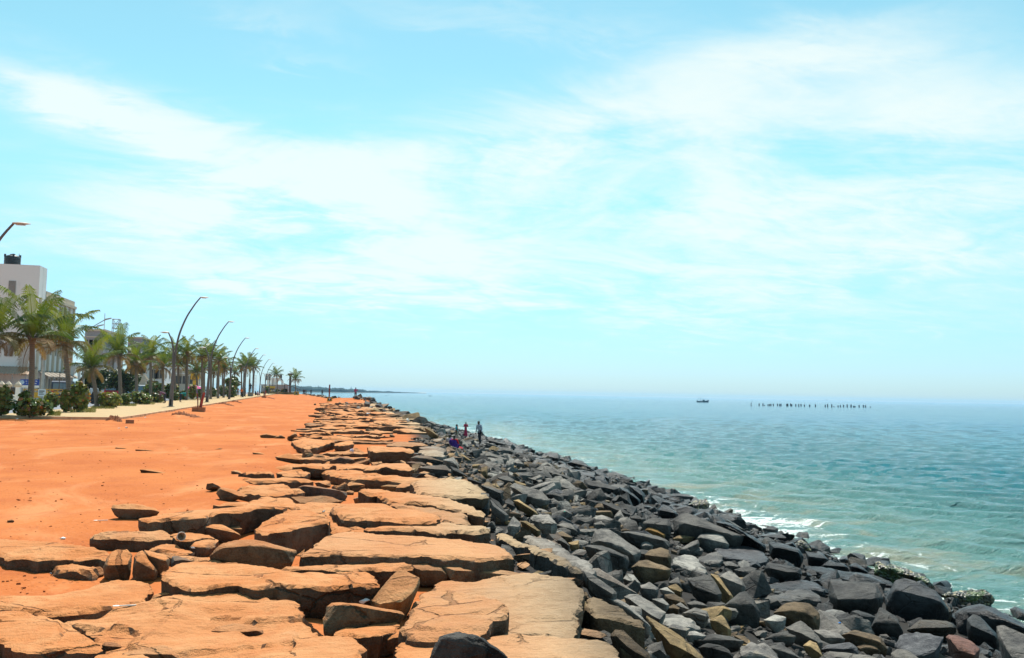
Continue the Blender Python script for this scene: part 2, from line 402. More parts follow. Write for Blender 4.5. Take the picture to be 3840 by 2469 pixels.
# radio masts on the far shore
m_mast = plain("mast_steel", (.30, .28, .28), .6)
for px, top, nm in [(1193, 1447.5, 'tallest hair-thin mast above the far shore, left of the reddish post'), (1286, 1452.5, 'thin mast above the far shore, midway between post and pink-shirted man'), (1317, 1450.5, 'thin mast above the far shore, just left of the pink-shirted man')]:
    d = ray(px, 1462); q = CAMP+d/np.linalg.norm(d[:2])*1950
    hh = (1464.5-top)/F*1950
    mb = MB(); b2 = [(q[0]+dx, q[1]+dy) for dx, dy in ((-.9, -.9), (.9, -.9), (.9, .9), (-.9, .9))]
    for bx_, by_ in b2: mb.tube([(bx_, by_, SEA+3), (q[0], q[1], CZ+hh)], .35, 4)
    for f_ in (.2, .4, .6, .8):
        for j in range(4):
            a_, c_ = b2[j], b2[(j+1) % 4]; zz = SEA+3+(CZ+hh-SEA-3)*f_
            mb.tube([(q[0]+(a_[0]-q[0])*(1-f_), q[1]+(a_[1]-q[1])*(1-f_), zz), (q[0]+(c_[0]-q[0])*(1-f_), q[1]+(c_[1]-q[1])*(1-f_), zz)], .2, 4)
    o = mb.build("radio_mast", m_mast); tag(o, nm, 'mast', 'radio masts on the far shore')

# ------------------------------------------------------------------ promenade, road, pavements
def paving_mat():
    m, t, b, geo, tc = mat("paving", .9, .2); P = geo.outputs['Position']
    br = t.new('ShaderNodeTexBrick'); t.l.new(P, br.inputs['Vector']); br.inputs['Scale'].default_value = 1.0; br.inputs['Brick Width'].default_value = .6; br.inputs['Row Height'].default_value = .6
    br.inputs['Mortar Size'].default_value = .012; br.offset = 0; br.inputs['Color1'].default_value = (.40, .29, .155, 1); br.inputs['Color2'].default_value = (.36, .265, .145, 1); br.inputs['Mortar'].default_value = (.25, .18, .10, 1)
    c = t.mix(t.ramp(t.noise(P, .5, 5, .6), .4, .7, 0, .6), br.outputs[0], (.44, .26, .12))
    c = t.mix(t.ramp(t.noise(P, 5, 3, .6), .5, .75, 0, .35), c, (.36, .27, .16)); t.val(b.inputs['Base Color'], c)
    t.l.new(t.bump(br.outputs[0], .25, .01), b.inputs['Normal'])
    return m
M_PAVE = paving_mat()
M_KERB = plain("kerb_concrete", (.48, .28, .15), .9, .2, .3, 2.0, bump=.3)
M_ROAD = plain("asphalt", (.17, .18, .205), .85, .25, .18, .8, bump=.15, coords='Object')
M_WALK = plain("pavement_tiles", (.46, .37, .24), .9, .2, .2, 1.2)
# outline of the promenade's seaward edge, read from the kerb
PE = [(-24, 44.9), (-13.4, 45.5), (-8.62, 45.9), (-8.62, 47.0), (-8.62, 60), (-8.7, 90), (-8.9, 128), (-9.0, 165), (-9.2, 320)]
def strip(name, right, xl, z, thick, m, me_=None, kind='structure'):
    mb = MB(); n = len(right)
    vs = [(x, y, z) for x, y in right]+[(xl(x, y), y, z) for x, y in right]+[(x, y, z-thick) for x, y in right]+[(xl(x, y), y, z-thick) for x, y in right]
    fs = []; mi = []
    for k in range(n-1):
        fs.append((k, k+1, n+k+1, n+k)); mi.append(0); fs.append((k+1, k, 2*n+k, 2*n+k+1)); mi.append(1)
        fs.append((n+k, n+k+1, 3*n+k+1, 3*n+k)); mi.append(1)
    o = meshobj(name, vs, fs, mats=[m, me_ or m], fmat=mi); return tag(o, kind=kind)
prom = strip("promenade", PE[1:], lambda x, y: -14.9, .14, .40, M_PAVE, M_KERB)
mb = MB(); mb.prism([(-24, 44.9), (-13.4, 45.5), (-14.902, 46.99), (-24, 46.9)], 'z', -.26, .138); o = mb.build("promenade_end", M_PAVE); tag(o, kind='structure')
# light edging stone along the promenade rim
kb = MB()
for (x0, y0), (x1, y1) in zip(PE[:-1], PE[1:]):
    L = math.hypot(x1-x0, y1-y0); nseg = max(1, int(L/1.2)); nx, ny = -(y1-y0)/L, (x1-x0)/L
    for s in range(nseg):
        a, b_ = s/nseg+.004, (s+1)/nseg-.004
        A = (x0+(x1-x0)*a, y0+(y1-y0)*a); B_ = (x0+(x1-x0)*b_, y0+(y1-y0)*b_)
        j = random.uniform(-.008, .008)
        q = [(A[0]-nx*(.02+j), A[1]-ny*(.02+j)), (B_[0]-nx*(.02+j), B_[1]-ny*(.02+j)), (B_[0]+nx*.16, B_[1]+ny*.16), (A[0]+nx*.16, A[1]+ny*.16)]
        kb.prism([(p[0], p[1]) for p in q], 'z', -.3, .152+j*.3)
o = kb.build("kerb", plain("kerb_stone", (.50, .33, .19), .9, .2, .25, 1.5)); tag(o, kind='structure')
mb = MB(); mb.box(-24.3, -14.9, 30, 330, -.3, .03); o = mb.build("road", M_ROAD); tag(o, kind='structure')
mb = MB(); mb.box(-31.5, -24.62, 96, 330, -.3, .025); o = mb.build("parking_road", M_ROAD); tag(o, kind='structure')
mb = MB(); mb.box(-28, -24.62, 30, 96, -.3, .12); o = mb.build("pavement", M_WALK); tag(o, kind='structure')
mb = MB()
for k in range(66): mb.box(-24.6, -24.32, 30+k, 30.985+k, -.3, .135)
o = mb.build("road_kerb", plain("grey_kerb", (.33, .30, .25), .9)); tag(o, kind='structure')
# ------------------------------------------------------------------ rocks
def rock_mat(name, moss=False):
    m, t, b, geo, tc = mat(name, .85, .3); P = geo.outputs['Position']
    big = t.noise(P, 1.7, 5, .62, .4); mid = t.noise(P, 9, 5, .65); fine = t.noise(P, 60, 3, .7)
    lay = t.noise(t.scale(P, (2.2, 2.8, 16)), 1.0, 4, .6, .5)
    tn = t.attr('tint', 'Color'); k = t.math('ADD', t.math('MULTIPLY', big, 1.05), t.math('ADD', t.math('MULTIPLY', mid, .65), t.math('MULTIPLY', fine, .5)))
    c = t.mix(1.0, tn, t.mix(t.ramp(k, .82, 1.34), (.46, .46, .48), (1.55, 1.52, 1.44)), 'MULTIPLY')
    c = t.mix(t.ramp(t.noise(P, 3.1, 3, .6), .6, .75, 0, .35), c, t.mix(1.0, tn, (1.9, 1.55, 1.0), 'MULTIPLY'))   # rusty weathering
    nz = t.new('ShaderNodeSeparateXYZ'); t.l.new(geo.outputs['Normal'], nz.inputs[0])
    du = t.math('MULTIPLY', t.attr('dust'), t.math('ADD', t.ramp(nz.outputs[2], .42, .86), .03))
    du = t.math('SUBTRACT', t.math('MULTIPLY', du, 1.35), t.ramp(t.math('ADD', t.math('MULTIPLY', big, .7), t.math('MULTIPLY', mid, .45)), .55, .85, 0, .34), clamp=True)
    dc = t.mix(t.ramp(big, .35, .7), (.45, .165, .052), (.51, .235, .096)); dc = t.mix(t.ramp(mid, .5, .75, 0, .5), dc, (.37, .105, .029))
    dc = t.mix(t.ramp(fine, .58, .75, 0, .5), dc, (.25, .11, .05))
    pale = t.attr('pale'); dc = t.mix(pale, dc, t.mix(t.ramp(mid, .35, .7), (.34, .24, .14), (.43, .315, .19)))
    c = t.mix(du, c, dc)
    crk = t.vor(t.scale(P, (1.0, 1.5, 1.6)), 1.1, 'DISTANCE_TO_EDGE'); wob = t.noise(P, 5, 4, .7)
    ck = t.math('MULTIPLY', t.ramp(t.math('ADD', crk, t.math('MULTIPLY', t.math('SUBTRACT', wob, .5), .16)), .022, .004), t.ramp(t.noise(P, .9, 2), .46, .56))
    c = t.mix(t.math('MULTIPLY', ck, .5), c, t.mix(1.0, c, (.25, .22, .20), 'MULTIPLY'))
    stk = t.noise(t.scale(P, (1.2, 9, 9)), 1.0, 5, .65, .6); c = t.mix(t.ramp(stk, .60, .72, 0, .5), c, t.mix(1.0, c, (.55, .50, .46), 'MULTIPLY'))
    wet = t.attr('wet'); c = t.mix(t.math('MULTIPLY', wet, .9), c, t.mix(1.0, c, (.12, .125, .14), 'MULTIPLY'))
    if moss:
        vo = t.new('ShaderNodeTexVoronoi'); t.l.new(P, vo.inputs['Vector']); vo.inputs['Scale'].default_value = 15
        cl = t.new('ShaderNodeSeparateColor'); t.l.new(vo.outputs['Color'], cl.inputs[0])
        c = t.mix(t.ramp(cl.outputs[0], .2, .8), (.012, .012, .010), (.05, .042, .022))
        c = t.mix(t.ramp(cl.outputs[1], .82, .9), c, (.30, .25, .13))
        c = t.mix(t.math('MULTIPLY', t.ramp(t.noise(P, 2.6, 4, .7), .5, .62), .85), c, (.045, .085, .012))
        t.l.new(t.bump(vo.outputs['Distance'], 1.0, -.05), b.inputs['Normal']); b.inputs['Roughness'].default_value = .35; b.inputs['Specular IOR Level'].default_value = .6
        t.val(b.inputs['Base Color'], c); return m
    t.val(b.inputs['Base Color'], c)
    t.val(b.inputs['Roughness'], t.ramp(wet, 0, 1, .82, .33)); t.val(b.inputs['Specular IOR Level'], t.ramp(wet, 0, 1, .13, .24))
    h = t.math('ADD', t.math('MULTIPLY', mid, 1.0), t.math('ADD', t.math('MULTIPLY', fine, .35), t.math('ADD', t.math('MULTIPLY', lay, .55), t.math('ADD', t.math('MULTIPLY', ck, -1.2), t.math('MULTIPLY', stk, .7)))))
    nb = t.bump(h, .75, .06); t.l.new(nb, b.inputs['Normal'])
    return m
M_ROCK = rock_mat("rock"); M_MOSS = rock_mat("weedy_rock", True)
TONE = {'dust': (.092, .066, .046), 'grey': (.140, .131, .121), 'dark': (.066, .063, .060), 'brown': (.115, .083, .052), 'tan': (.19, .135, .070), 'ochre': (.24, .14, .045),
        'wet': (.020, .022, .025), 'light': (.195, .187, .172), 'moss': (.04, .04, .03), 'red': (.16, .075, .055), 'blue': (.085, .086, .092)}

def resample(poly, s):
    poly = np.asarray(poly, float); q = np.roll(poly, -1, 0); out = []
    for a, b in zip(poly, q):
        L = np.linalg.norm(b[:2]-a[:2]); n = max(1, int(round(L/s)))
        for k in range(n): out.append(a+(b-a)*k/n)
    return np.array(out)
def chaikin(p):
    q = np.roll(p, -1, 0); o = np.empty((2*len(p), p.shape[1])); o[0::2] = .8*p+.2*q; o[1::2] = .2*p+.8*q; return o
def dist_poly(P, poly):
    A = poly; B = np.roll(poly, -1, 0); best = np.full(len(P), 1e9)
    for a, b in zip(A, B):
        ab = b-a; tt = np.clip(((P-a)@ab)/max(1e-9, ab@ab), 0, 1); best = np.minimum(best, np.linalg.norm(P-(a+tt[:, None]*ab), axis=1))
    return best
def area2(p): return .5*np.sum(p[:, 0]*np.roll(p[:, 1], -1)-np.roll(p[:, 0], -1)*p[:, 1])

def slab_mesh(outline, plane, thick, s, seed, rough=.02, rnd=.05):
    """outline: top contour in x,y; plane(x,y)->z; a tabular stone with rounded arrises, pitted top and broken sides"""
    P = chaikin(np.asarray(outline, float))
    if area2(P) < 0: P = P[::-1]
    P = resample(P, s)
    n = len(P); tan = np.roll(P, -1, 0)-np.roll(P, 1, 0); nor = np.stack([tan[:, 1], -tan[:, 0]], 1); nor /= np.maximum(1e-6, np.linalg.norm(nor, axis=1))[:, None]
    off = np.stack([P[:, 0]*3.1, P[:, 1]*3.1, np.full(n, seed*3.7)], 1)
    P = P+nor*((fbm(off*1.5, 5, .7)[:, None])*min(.075, 2.4*s))
    lo, hi = P.min(0), P.max(0)
    gx_, gy_ = np.meshgrid(np.arange(lo[0], hi[0], s), np.arange(lo[1], hi[1], s*1.15)); G = np.stack([gx_.ravel(), gy_.ravel()], 1)
    G += RNG.uniform(-.3, .3, G.shape)*s
    # inside test
    ins = np.zeros(len(G), bool); Q = np.roll(P, -1, 0)
    for a, b in zip(P, Q):
        c = ((a[1] > G[:, 1]) != (b[1] > G[:, 1])) & (G[:, 0] < (b[0]-a[0])*(G[:, 1]-a[1])/(b[1]-a[1]+1e-12)+a[0]); ins ^= c
    G = G[ins]
    if len(G): G = G[dist_poly(G, P) > s*.55]
    allp = [Vector(p) for p in P]+[Vector(p) for p in G]
    vs, es, fs, ov, oe, of = delaunay_2d_cdt(allp, [(k, (k+1) % n) for k in range(n)], [], 1, 1e-5)
    V = np.array([(v.x, v.y) for v in vs]); nv = len(V)
    rim = np.zeros(n, int)
    for k, o in enumerate(ov):
        for q in o:
            if q < n: rim[q] = k
    d = dist_poly(V, P); r = min(rnd*(1+.0*thick), thick*.45)
    q3 = np.stack([V[:, 0], V[:, 1], np.full(nv, seed*1.37)], 1)
    rr_ = r*(.35+1.5*np.clip(.5+.5*fbm(q3*5, 3)*1.6, 0, 1))
    drop = np.where(d < rr_, rr_*(1-np.sqrt(np.clip(1-((rr_-d)/rr_)**2, 0, 1))), 0)
    z = plane(V[:, 0], V[:, 1])+fbm(q3*1.1, 4)*rough*2.4+fbm(q3*np.array([3.5, 7, 1]), 4)*rough*.9-drop
    # shallow scour steps across the bedding
    st = fbm(q3*.9+31, 3); z -= rough*1.3*sstep(.08, .11, st)+rough*.8*sstep(.10, .12, fbm(q3*np.array([1.6, 2.6, 1])+77, 3))
    verts = [np.column_stack([V, z])]; faces = [tuple(f) for f in fs]
    ring = rim; base = nv
    prof = [(.10, .0), (.34, .012), (.66, -.03), (1.0, -.15)]
    for k, (fr, o_) in enumerate(prof):
        p = P+nor*(o_*thick+fbm(np.column_stack([P*5.5, np.full(n, seed+fr*thick*6)]), 4)[:, None]*min(.06, thick*.17)*(1.2 if k else .5))
        zz = plane(P[:, 0], P[:, 1])-drop[rim]-thick*fr+(vnoise(np.column_stack([P*3, np.full(n, seed*2+k)]))*thick*.05)
        verts.append(np.column_stack([p, zz])); new = np.arange(n)+base; base += n
        for i in range(n):
            j = (i+1) % n; faces.append((int(ring[j]), int(ring[i]), int(new[i]), int(new[j])))
        ring = new
    faces.append(tuple(int(i) for i in ring[::-1]))
    return np.vstack(verts), faces

def subdiv(V, Fc):
    E = {}; V = list(map(tuple, V)); out = []
    def mid(a, b):
        k = (a, b) if a < b else (b, a)
        if k not in E:
            E[k] = len(V); V.append(tuple((np.array(V[a])+np.array(V[b]))/2))
        return E[k]
    for a, b, c in Fc:
        x, y, z = mid(a, b), mid(b, c), mid(c, a); out += [(a, x, z), (x, b, y), (z, y, c), (x, y, z)]
    return np.array(V), out
def relax(V, Fc, it=1, w=.5):
    F_ = np.array(Fc)
    for _ in range(it):
        S = np.zeros_like(V); C = np.zeros(len(V))
        for a, b in ((0, 1), (1, 2), (2, 0)):
            np.add.at(S, F_[:, a], V[F_[:, b]]); np.add.at(S, F_[:, b], V[F_[:, a]]); np.add.at(C, F_[:, a], 1); np.add.at(C, F_[:, b], 1)
        V = V*(1-w)+w*S/C[:, None]
    return V
def vnorm(V, Fc):
    F_ = np.array(Fc); n = np.cross(V[F_[:, 1]]-V[F_[:, 0]], V[F_[:, 2]]-V[F_[:, 0]]); N = np.zeros_like(V)
    for k in range(3): np.add.at(N, F_[:, k], n)
    return N/np.maximum(1e-9, np.linalg.norm(N, axis=1))[:, None]
def hull(pts):
    bm = bmesh.new()
    for p in pts: bm.verts.new(p)
    r = bmesh.ops.convex_hull(bm, input=bm.verts)
    bmesh.ops.delete(bm, geom=list({g for g in r['geom_interior']+r['geom_unused'] if isinstance(g, bmesh.types.BMVert)}), context='VERTS')
    bmesh.ops.dissolve_limit(bm, angle_limit=R(7), verts=bm.verts, edges=bm.edges)
    bmesh.ops.triangulate(bm, faces=bm.faces); bmesh.ops.recalc_face_normals(bm, faces=bm.faces)
    bm.verts.index_update(); V = np.array([v.co[:] for v in bm.verts]); Fc = [tuple(v.index for v in f.verts) for f in bm.faces]; bm.free()
    return V, Fc
def rockify(V, Fc, lev, seed, amp, soft=.22):
    for k in range(lev):
        V, Fc = subdiv(V, Fc)
        V = relax(V, Fc, 1, (0, soft, soft*1.3, soft)[k])
    size = np.linalg.norm(V.max(0)-V.min(0)); N = vnorm(V, Fc); q = V/size*4.0+seed*7.1
    V = V+N*((fbm(q, 4)*amp*1.3-sstep(.1, .16, fbm(q*.6+9, 2))*amp*.9+np.abs(vnoise(q*2.3+5))*amp*-.6+fbm(q*4, 2)*amp*.35)*size)[:, None]
    return V, Fc
UPN = np.array([0, 0, 1.0])
def boulder_mesh(sil, seed, ridge=.42, deep=.75, tone=None, lift=None, lev=3, amp=.012, extra=.0):
    """sil: silhouette seen from the promenade (pixels of the photograph). The stone gets its own place on the
    ground, a ridge, a lit top facet, a steep front and a back."""
    sil = np.array(sil, float); c = (sil.min(0)+sil.max(0))/2; hpx = np.ptp(sil[:, 1]); wpx = np.ptp(sil[:, 0])
    p = hit(c[0], c[1], 0)
    for _ in range(4): p = hit(c[0], c[1], max(.02, .47*hpx*depth(p)/F+extra) if lift is None else lift)
    D = depth(p); hw, ww = hpx*D/F, wpx*D/F
    toC = CAMP-p; toC /= np.linalg.norm(toC); n = toC*.75+UPN*.65; n /= np.linalg.norm(n)
    def on(px, py, off=0.0):
        d = ray(px, py); return CAMP+d*(((p-CAMP)@n+off)/(d@n))
    rng = np.random.default_rng(int(seed*1000)+3)
    pts = [on(*q) for q in sil]
    # ridge line: the edge between lit top and steep front
    x0, x1 = sil[:, 0].min(), sil[:, 0].max(); P2 = np.vstack([sil, sil[:1]])
    m = 4
    for k in range(m):
        x = x0+(x1-x0)*(.16+.68*k/(m-1)); ys_ = []
        for a, b in zip(P2[:-1], P2[1:]):
            if (a[0]-x)*(b[0]-x) <= 0 and a[0] != b[0]: ys_.append(a[1]+(b[1]-a[1])*(x-a[0])/(b[0]-a[0]))
        if len(ys_) < 2: continue
        yt, yb = min(ys_), max(ys_); yy = yt+(yb-yt)*(ridge+rng.uniform(-.06, .06))
        pts.append(on(x, yy, .50*min(hw, ww*.8)*(.8+.4*rng.random())))
        pts.append(on(x, yt+(yb-yt)*.86, .12*hw))
    back = -n*deep*max(hw, .45*ww)
    cen = np.mean(pts, 0)
    for q in sil[::2]: 
        w3 = on(*q); pts.append(cen+(w3-cen)*.82+back*(.7+.4*rng.random()))
    ymid = sil[:, 1].mean()
    for q in sil:
        if q[1] > ymid: w3 = on(*q); pts.append(cen*.12+w3*.88-UPN*.34*hw-n*.1*hw)
    V, Fc = hull(pts)
    return (*rockify(V, Fc, lev, seed, amp), p)

TAGS = {'A': (0, 1880, 2.395), 'B': (900, 1880, 2.1773), 'C': (1900, 1880, 2.395), 'D': (2840, 1880, 2.395), 'E': (900, 1440, 2.395), 'G': (1800, 1600, 2.395), 'L': (0, 1660, 2.395), 'K': (1180, 1480, 7.484)}
ROCKS = []           # dicts of built rocks
def px_poly(tg, pts):
    ox, oy, s = TAGS[tg]; return [(ox+x/s, oy+y/s) for x, y in pts]
def dust_at(x, y, mul): return mul*(1-sstep(-.55, .35, x-xcrest(y)))
def add_rock(name, cat, V, Fc, tone, dust, pos, sil, label=None, wet=None, m=None, sharp=30, short=None):
    n = len(V); tn = np.array(TONE[tone])*RNG.uniform(.68, 1.35)
    z = V[:, 2]; xw = xwater(V[:, 1])
    if wet is None: wet = 1.0 if tone == 'wet' else 0.0
    wv = np.maximum(np.full(n, wet), sstep(SEA+1.6, SEA+.75, z)*(1 if V[:, 0].mean() > 6 else 0))
    xrel = V[:, 0]-xcrest(V[:, 1])
    dust *= RNG.uniform(.72, 1.08); pj = RNG.uniform(-.5, .5)
    at = {'tint': np.column_stack([np.tile(tn, (n, 1)), np.ones(n)]), 'dust': dust_at(V[:, 0], V[:, 1], dust), 'wet': wv, 'pale': np.clip(sstep(-1.7+pj, .1+pj, xrel)*.95+max(0, pj-.2)*.8, 0, 1)}
    o = meshobj(name, V, Fc, m or M_ROCK, smooth=sharp, attrs=at)
    c = V.mean(0)
    # origin at the stone's base
    off = Vector((c[0], c[1], V[:, 2].min())); o.data.transform(Matrix.Translation(-off)); o.location = off
    ROCKS.append(dict(o=o, name=name, tone=tone, c=c, size=np.ptp(V, 0), label=label, short=short, px=proj(c), cat=cat, dusty=float(dust_at(c[0], c[1], dust)), wet=wet))
    return o
def hull2(P):
    from mathutils.geometry import convex_hull_2d
    return np.array([P[i] for i in convex_hull_2d([tuple(p) for p in P])])
FOOT = []            # x,y footprints of traced stones (polygons) for the rubble to keep clear of
def slab(tg, pts, fh=30, tone='dust', z=None, dust=1.0, label=None, tilt=(0, 0), rough=None, rnd=None, short=None, wet=None, thick=None):
    sil = px_poly(tg, pts); c = np.mean(sil, 0); seed = len(ROCKS)*.731+1.3
    if tg in 'AB' and fh > 1: fhp = fh/TAGS[tg][2]
    else: fhp = fh/TAGS[tg][2]
    p = unp(c[0], c[1], 0); onslope = p[0] > xcrest(p[1])+.5
    if z is None:
        if onslope:
            p = hit(c[0], c[1], 0)
            for _ in range(3): p = hit(c[0], c[1], max(.12, .75*fhp*depth(p)/F))
            z = p[2]
        else:
            g = float(terrain(np.array([p[0]]), np.array([p[1]]))[0]); z = max(g+.04, min(.13, g+fhp*p[1]/F*.95))
    p = unp(c[0], c[1], z); D = depth(p)
    th = thick if thick else max(.06, fhp*D/F*1.12)
    gx_, gy_ = tilt
    nrm = np.array([-gx_, -gy_, 1.0])
    def on(q):
        d = ray(*q); return CAMP+d*(((p-CAMP)@nrm)/(d@nrm))
    poly = np.array([on(q)[:2] for q in sil])
    plane = lambda x, y: p[2]+gx_*(x-p[0])+gy_*(y-p[1])
    s = max(.028, D*13/F); ext = np.ptp(poly, 0).min(); s = min(s, ext/3.5); s = max(s, D*5/F)
    V, Fc = slab_mesh(poly, plane, th*1.25+.08, s, seed, rough if rough is not None else min(.02, .004+D*.0012), rnd or min(.030, .006+.0018*D))
    FOOT.append(poly)
    return add_rock("rock_slab", 'rock slab', V, Fc, tone, dust, p, sil, label, wet, short=short)
def boulder(tg, pts, tone='grey', ridge=.42, deep=.75, dust=0.0, label=None, short=None, wet=None, lift=None, moss=False, amp=None, sharp=34):
    sil = px_poly(tg, pts); seed = len(ROCKS)*.531+2.1
    wpx = np.ptp(np.array(sil)[:, 0]); lev = 3 if wpx > 70 else 2
    V, Fc, p = boulder_mesh(sil, seed, ridge, deep, lift=lift if ((lift or 0) >= .2 and not moss) else None, extra={'A': .05, 'B': .07, 'C': .08, 'D': .06, 'L': -.06}.get(tg, .03), lev=lev, amp=amp if amp else (.030 if moss else .011))
    if moss:
        q = V*9; N = vnorm(V, Fc); V = V+N*(vnoise(q)*.03)[:, None]
    FOOT.append(hull2(V[:, :2]))
    return add_rock("boulder", 'boulder', V, Fc, 'moss' if moss else tone, dust, p, sil, label, wet, m=M_MOSS if moss else None, sharp=75 if moss else sharp, short=short)
# ---- the dusty pavement of slabs, traced stone by stone
S, B = slab, boulder
S('A', [(-160, 335), (0, 345), (350, 360), (700, 395), (930, 420), (1000, 440), (960, 490), (900, 482), (800, 476), (700, 500), (620, 477), (560, 490), (450, 480), (320, 495), (180, 480), (60, 488), (0, 465), (-160, 450)], 120, z=.05, dust=1.3, label="long sand-covered ledge slab overhanging a hollow at the left edge", short="the long sand-covered ledge")
S('A', [(455, 530), (490, 500), (600, 505), (700, 530), (800, 555), (905, 560), (930, 575), (850, 605), (750, 600), (640, 590), (520, 585), (465, 560)], 40, z=.0, label="small tongue-shaped orange slab lying in the hollow under the left ledge", rnd=.05)
B('A', [(920, 600), (950, 500), (1000, 440), (1060, 420), (1140, 425), (1190, 470), (1195, 540), (1175, 650), (1100, 650), (1000, 640)], 'brown', .6, dust=.9, lift=-.1, label="egg-shaped brown boulder at the right end of the left ledge", short="the egg-shaped brown boulder")
B('A', [(1200, 490), (1280, 430), (1300, 500), (1340, 580), (1420, 630), (1400, 655), (1180, 655)], 'brown', .3, dust=.9, lift=-.08, label="narrow brown boulder wedged right beside the egg-shaped boulder")
B('A', [(1290, 430), (1400, 455), (1500, 480), (1530, 520), (1520, 600), (1440, 630), (1390, 620), (1330, 560), (1290, 480)], 'brown', .35, dust=.8, lift=-.06, label="tilted brown boulder leaning over, second right of the egg-shaped boulder")
B('A', [(1540, 490), (1600, 490), (1700, 520), (1760, 540), (1640, 560), (1530, 605)], 'dark', .4, dust=.3, lift=-.05, label="small dark broken stone left of the smooth long orange slab")
S('B', [(-642, 582), (-605, 545), (-540, 509), (-468, 495), (-232, 495), (0, 510), (300, 545), (500, 590), (650, 570), (760, 590), (880, 560), (1060, 556), (1130, 600), (1165, 655), (1080, 665), (960, 682), (800, 686), (690, 694), (590, 682), (480, 692), (350, 678), (270, 667), (130, 690), (-50, 650), (-250, 677), (-396, 695), (-581, 650)], 120, z=.12, label="long smooth orange slab with a dark deep front, mid foreground", short="the long smooth orange slab")
S('A', [(-160, 850), (0, 850), (350, 840), (700, 800), (950, 720), (1200, 685), (1290, 700), (1380, 735), (1370, 790), (1310, 820), (1335, 870), (1330, 910), (1200, 905), (1140, 940), (850, 970), (560, 1010), (330, 990), (120, 960), (0, 960), (-160, 960)], 70, z=-.025, dust=1.3, label="flat sand-strewn slab in the left foreground with a sharp right corner")
S('A', [(490, 1065), (700, 1010), (1000, 950), (1300, 915), (1500, 870), (1700, 790), (1900, 740), (2050, 712), (2180, 720), (2463, 748), (2600, 790), (2683, 880), (2740, 970), (2800, 1060), (2870, 1133), (2914, 1177), (2780, 1180), (2672, 1221), (2628, 1298), (2606, 1410), (2606, 1520), (1000, 1520), (950, 1330), (930, 1280), (870, 1260), (770, 1160), (720, 1090)], 90, z=.03, rough=.03, label="very broad lumpy orange slab filling the bottom left foreground", short="the broad lumpy orange slab")
B('A', [(1890, 1165), (1950, 1110), (2100, 1090), (2250, 1100), (2370, 1150), (2380, 1195), (2300, 1190), (2180, 1250), (2050, 1240), (1950, 1200)], 'dust', .55, deep=.5, dust=.8, lift=.0, label="low grey-brown hump rising from the broad lumpy orange slab")
S('A', [(-160, 1100), (0, 1100), (160, 1080), (350, 1070), (600, 1075), (700, 1090), (770, 1160), (870, 1260), (905, 1315), (700, 1320), (480, 1330), (330, 1340), (230, 1340), (100, 1290), (0, 1230), (-160, 1230)], 95, z=.05, label="five-sided dusty slab in the bottom left corner with shaded front", rough=.02)
S('A', [(-100, 985), (150, 970), (300, 985), (430, 1025), (500, 1050), (480, 1070), (160, 1070), (-100, 1050)], 14, z=.01, dust=1.2, label="thin orange slab just behind the five-sided corner slab")
B('A', [(1345, 885), (1380, 830), (1560, 800), (1850, 752), (1700, 800), (1480, 870), (1360, 898)], 'dust', .5, dust=.9, lift=-.06, label="thin wedge stone squeezed between two big orange slabs")
S('A', [(1230, 140), (1400, 110), (1700, 75), (2000, 55), (2150, 50), (2300, -60), (2500, -65), (2600, -40), (2640, 10), (2690, 40), (2660, 75), (2480, 50), (2300, 60), (2200, 90), (1900, 115), (1800, 150), (1500, 145), (1380, 165)], 105, z=.16, label="long orange slab with rough brown front, behind the foreground stones", short="the rough-fronted orange slab")
B('A', [(985, 60), (1010, 22), (1100, 30), (1240, 20), (1400, 60), (1440, 95), (1330, 115), (1200, 125), (1080, 125), (1000, 90)], 'dust', .45, deep=.5, dust=.9, lift=.04, label="low dusty boulder lying alone at the edge of the sand")
S('A', [(1350, 230), (1390, 180), (1530, 180), (1600, 230), (1640, 260), (1500, 275), (1360, 262)], 14, z=.0, label="small orange slab below the rough-fronted slab's left end")
S('A', [(800, 300), (1000, 265), (1250, 270), (1480, 265), (1580, 290), (1570, 320), (1450, 315), (1250, 320), (1000, 320), (850, 312)], 62, z=.04, dust=1.2, label="low narrow ledge slab ending beside the paper cup", short="the low ledge by the paper cup")
S('A', [(1530, 275), (1700, 265), (1900, 280), (1950, 310), (1850, 300), (1740, 330), (1600, 322)], 44, z=.05, label="small slab with shaded front just right of the paper cup")
B('A', [(1810, 275), (1810, 218), (1900, 203), (2000, 205), (2150, 290), (2170, 312), (2000, 332), (1900, 300)], 'dust', .3, dust=1, lift=.02, label="wedge-shaped orange stone with dark left end, behind the cup")
B('A', [(2040, 240), (2150, 220), (2180, 250), (2150, 300), (2080, 270)], 'brown', .35, dust=.5, lift=.0)
B('B', [(-260, 450), (-200, 380), (-100, 315), (0, 308), (100, 300), (230, 330), (470, 390), (480, 425), (440, 520), (300, 545), (190, 522), (110, 500), (-100, 500)], 'brown', .22, deep=.6, dust=.55, lift=.0, label="big rough grey-brown boulder face turned to the viewer, left of the grooved slab", short="the rough grey-brown boulder")
S('A', [(1340, 400), (1450, 370), (1600, 370), (1720, 410), (1720, 430), (1660, 452), (1500, 430), (1340, 415)], 38, z=.0, label="small slab with undercut front beside the crumpled foil")
S('A', [(1280, 430), (1500, 445), (1700, 480), (1990, 510), (1980, 545), (1800, 525), (1540, 475)], 22, z=.02, label="thin slab edge in front of the rough grey-brown boulder")
S('A', [(1720, 375), (1800, 340), (1980, 335), (1930, 375), (1820, 400), (1730, 395)], 10, z=.0)
S('B', [(90, 220), (210, 150), (290, 100), (400, 65), (520, 60), (640, 90), (720, 120), (735, 170), (700, 160), (560, 180), (400, 215), (280, 225), (210, 250)], 150, z=.16, label="thick orange slab with tall black front behind the grooved slab", short="the tall-fronted orange slab", thick=.42)
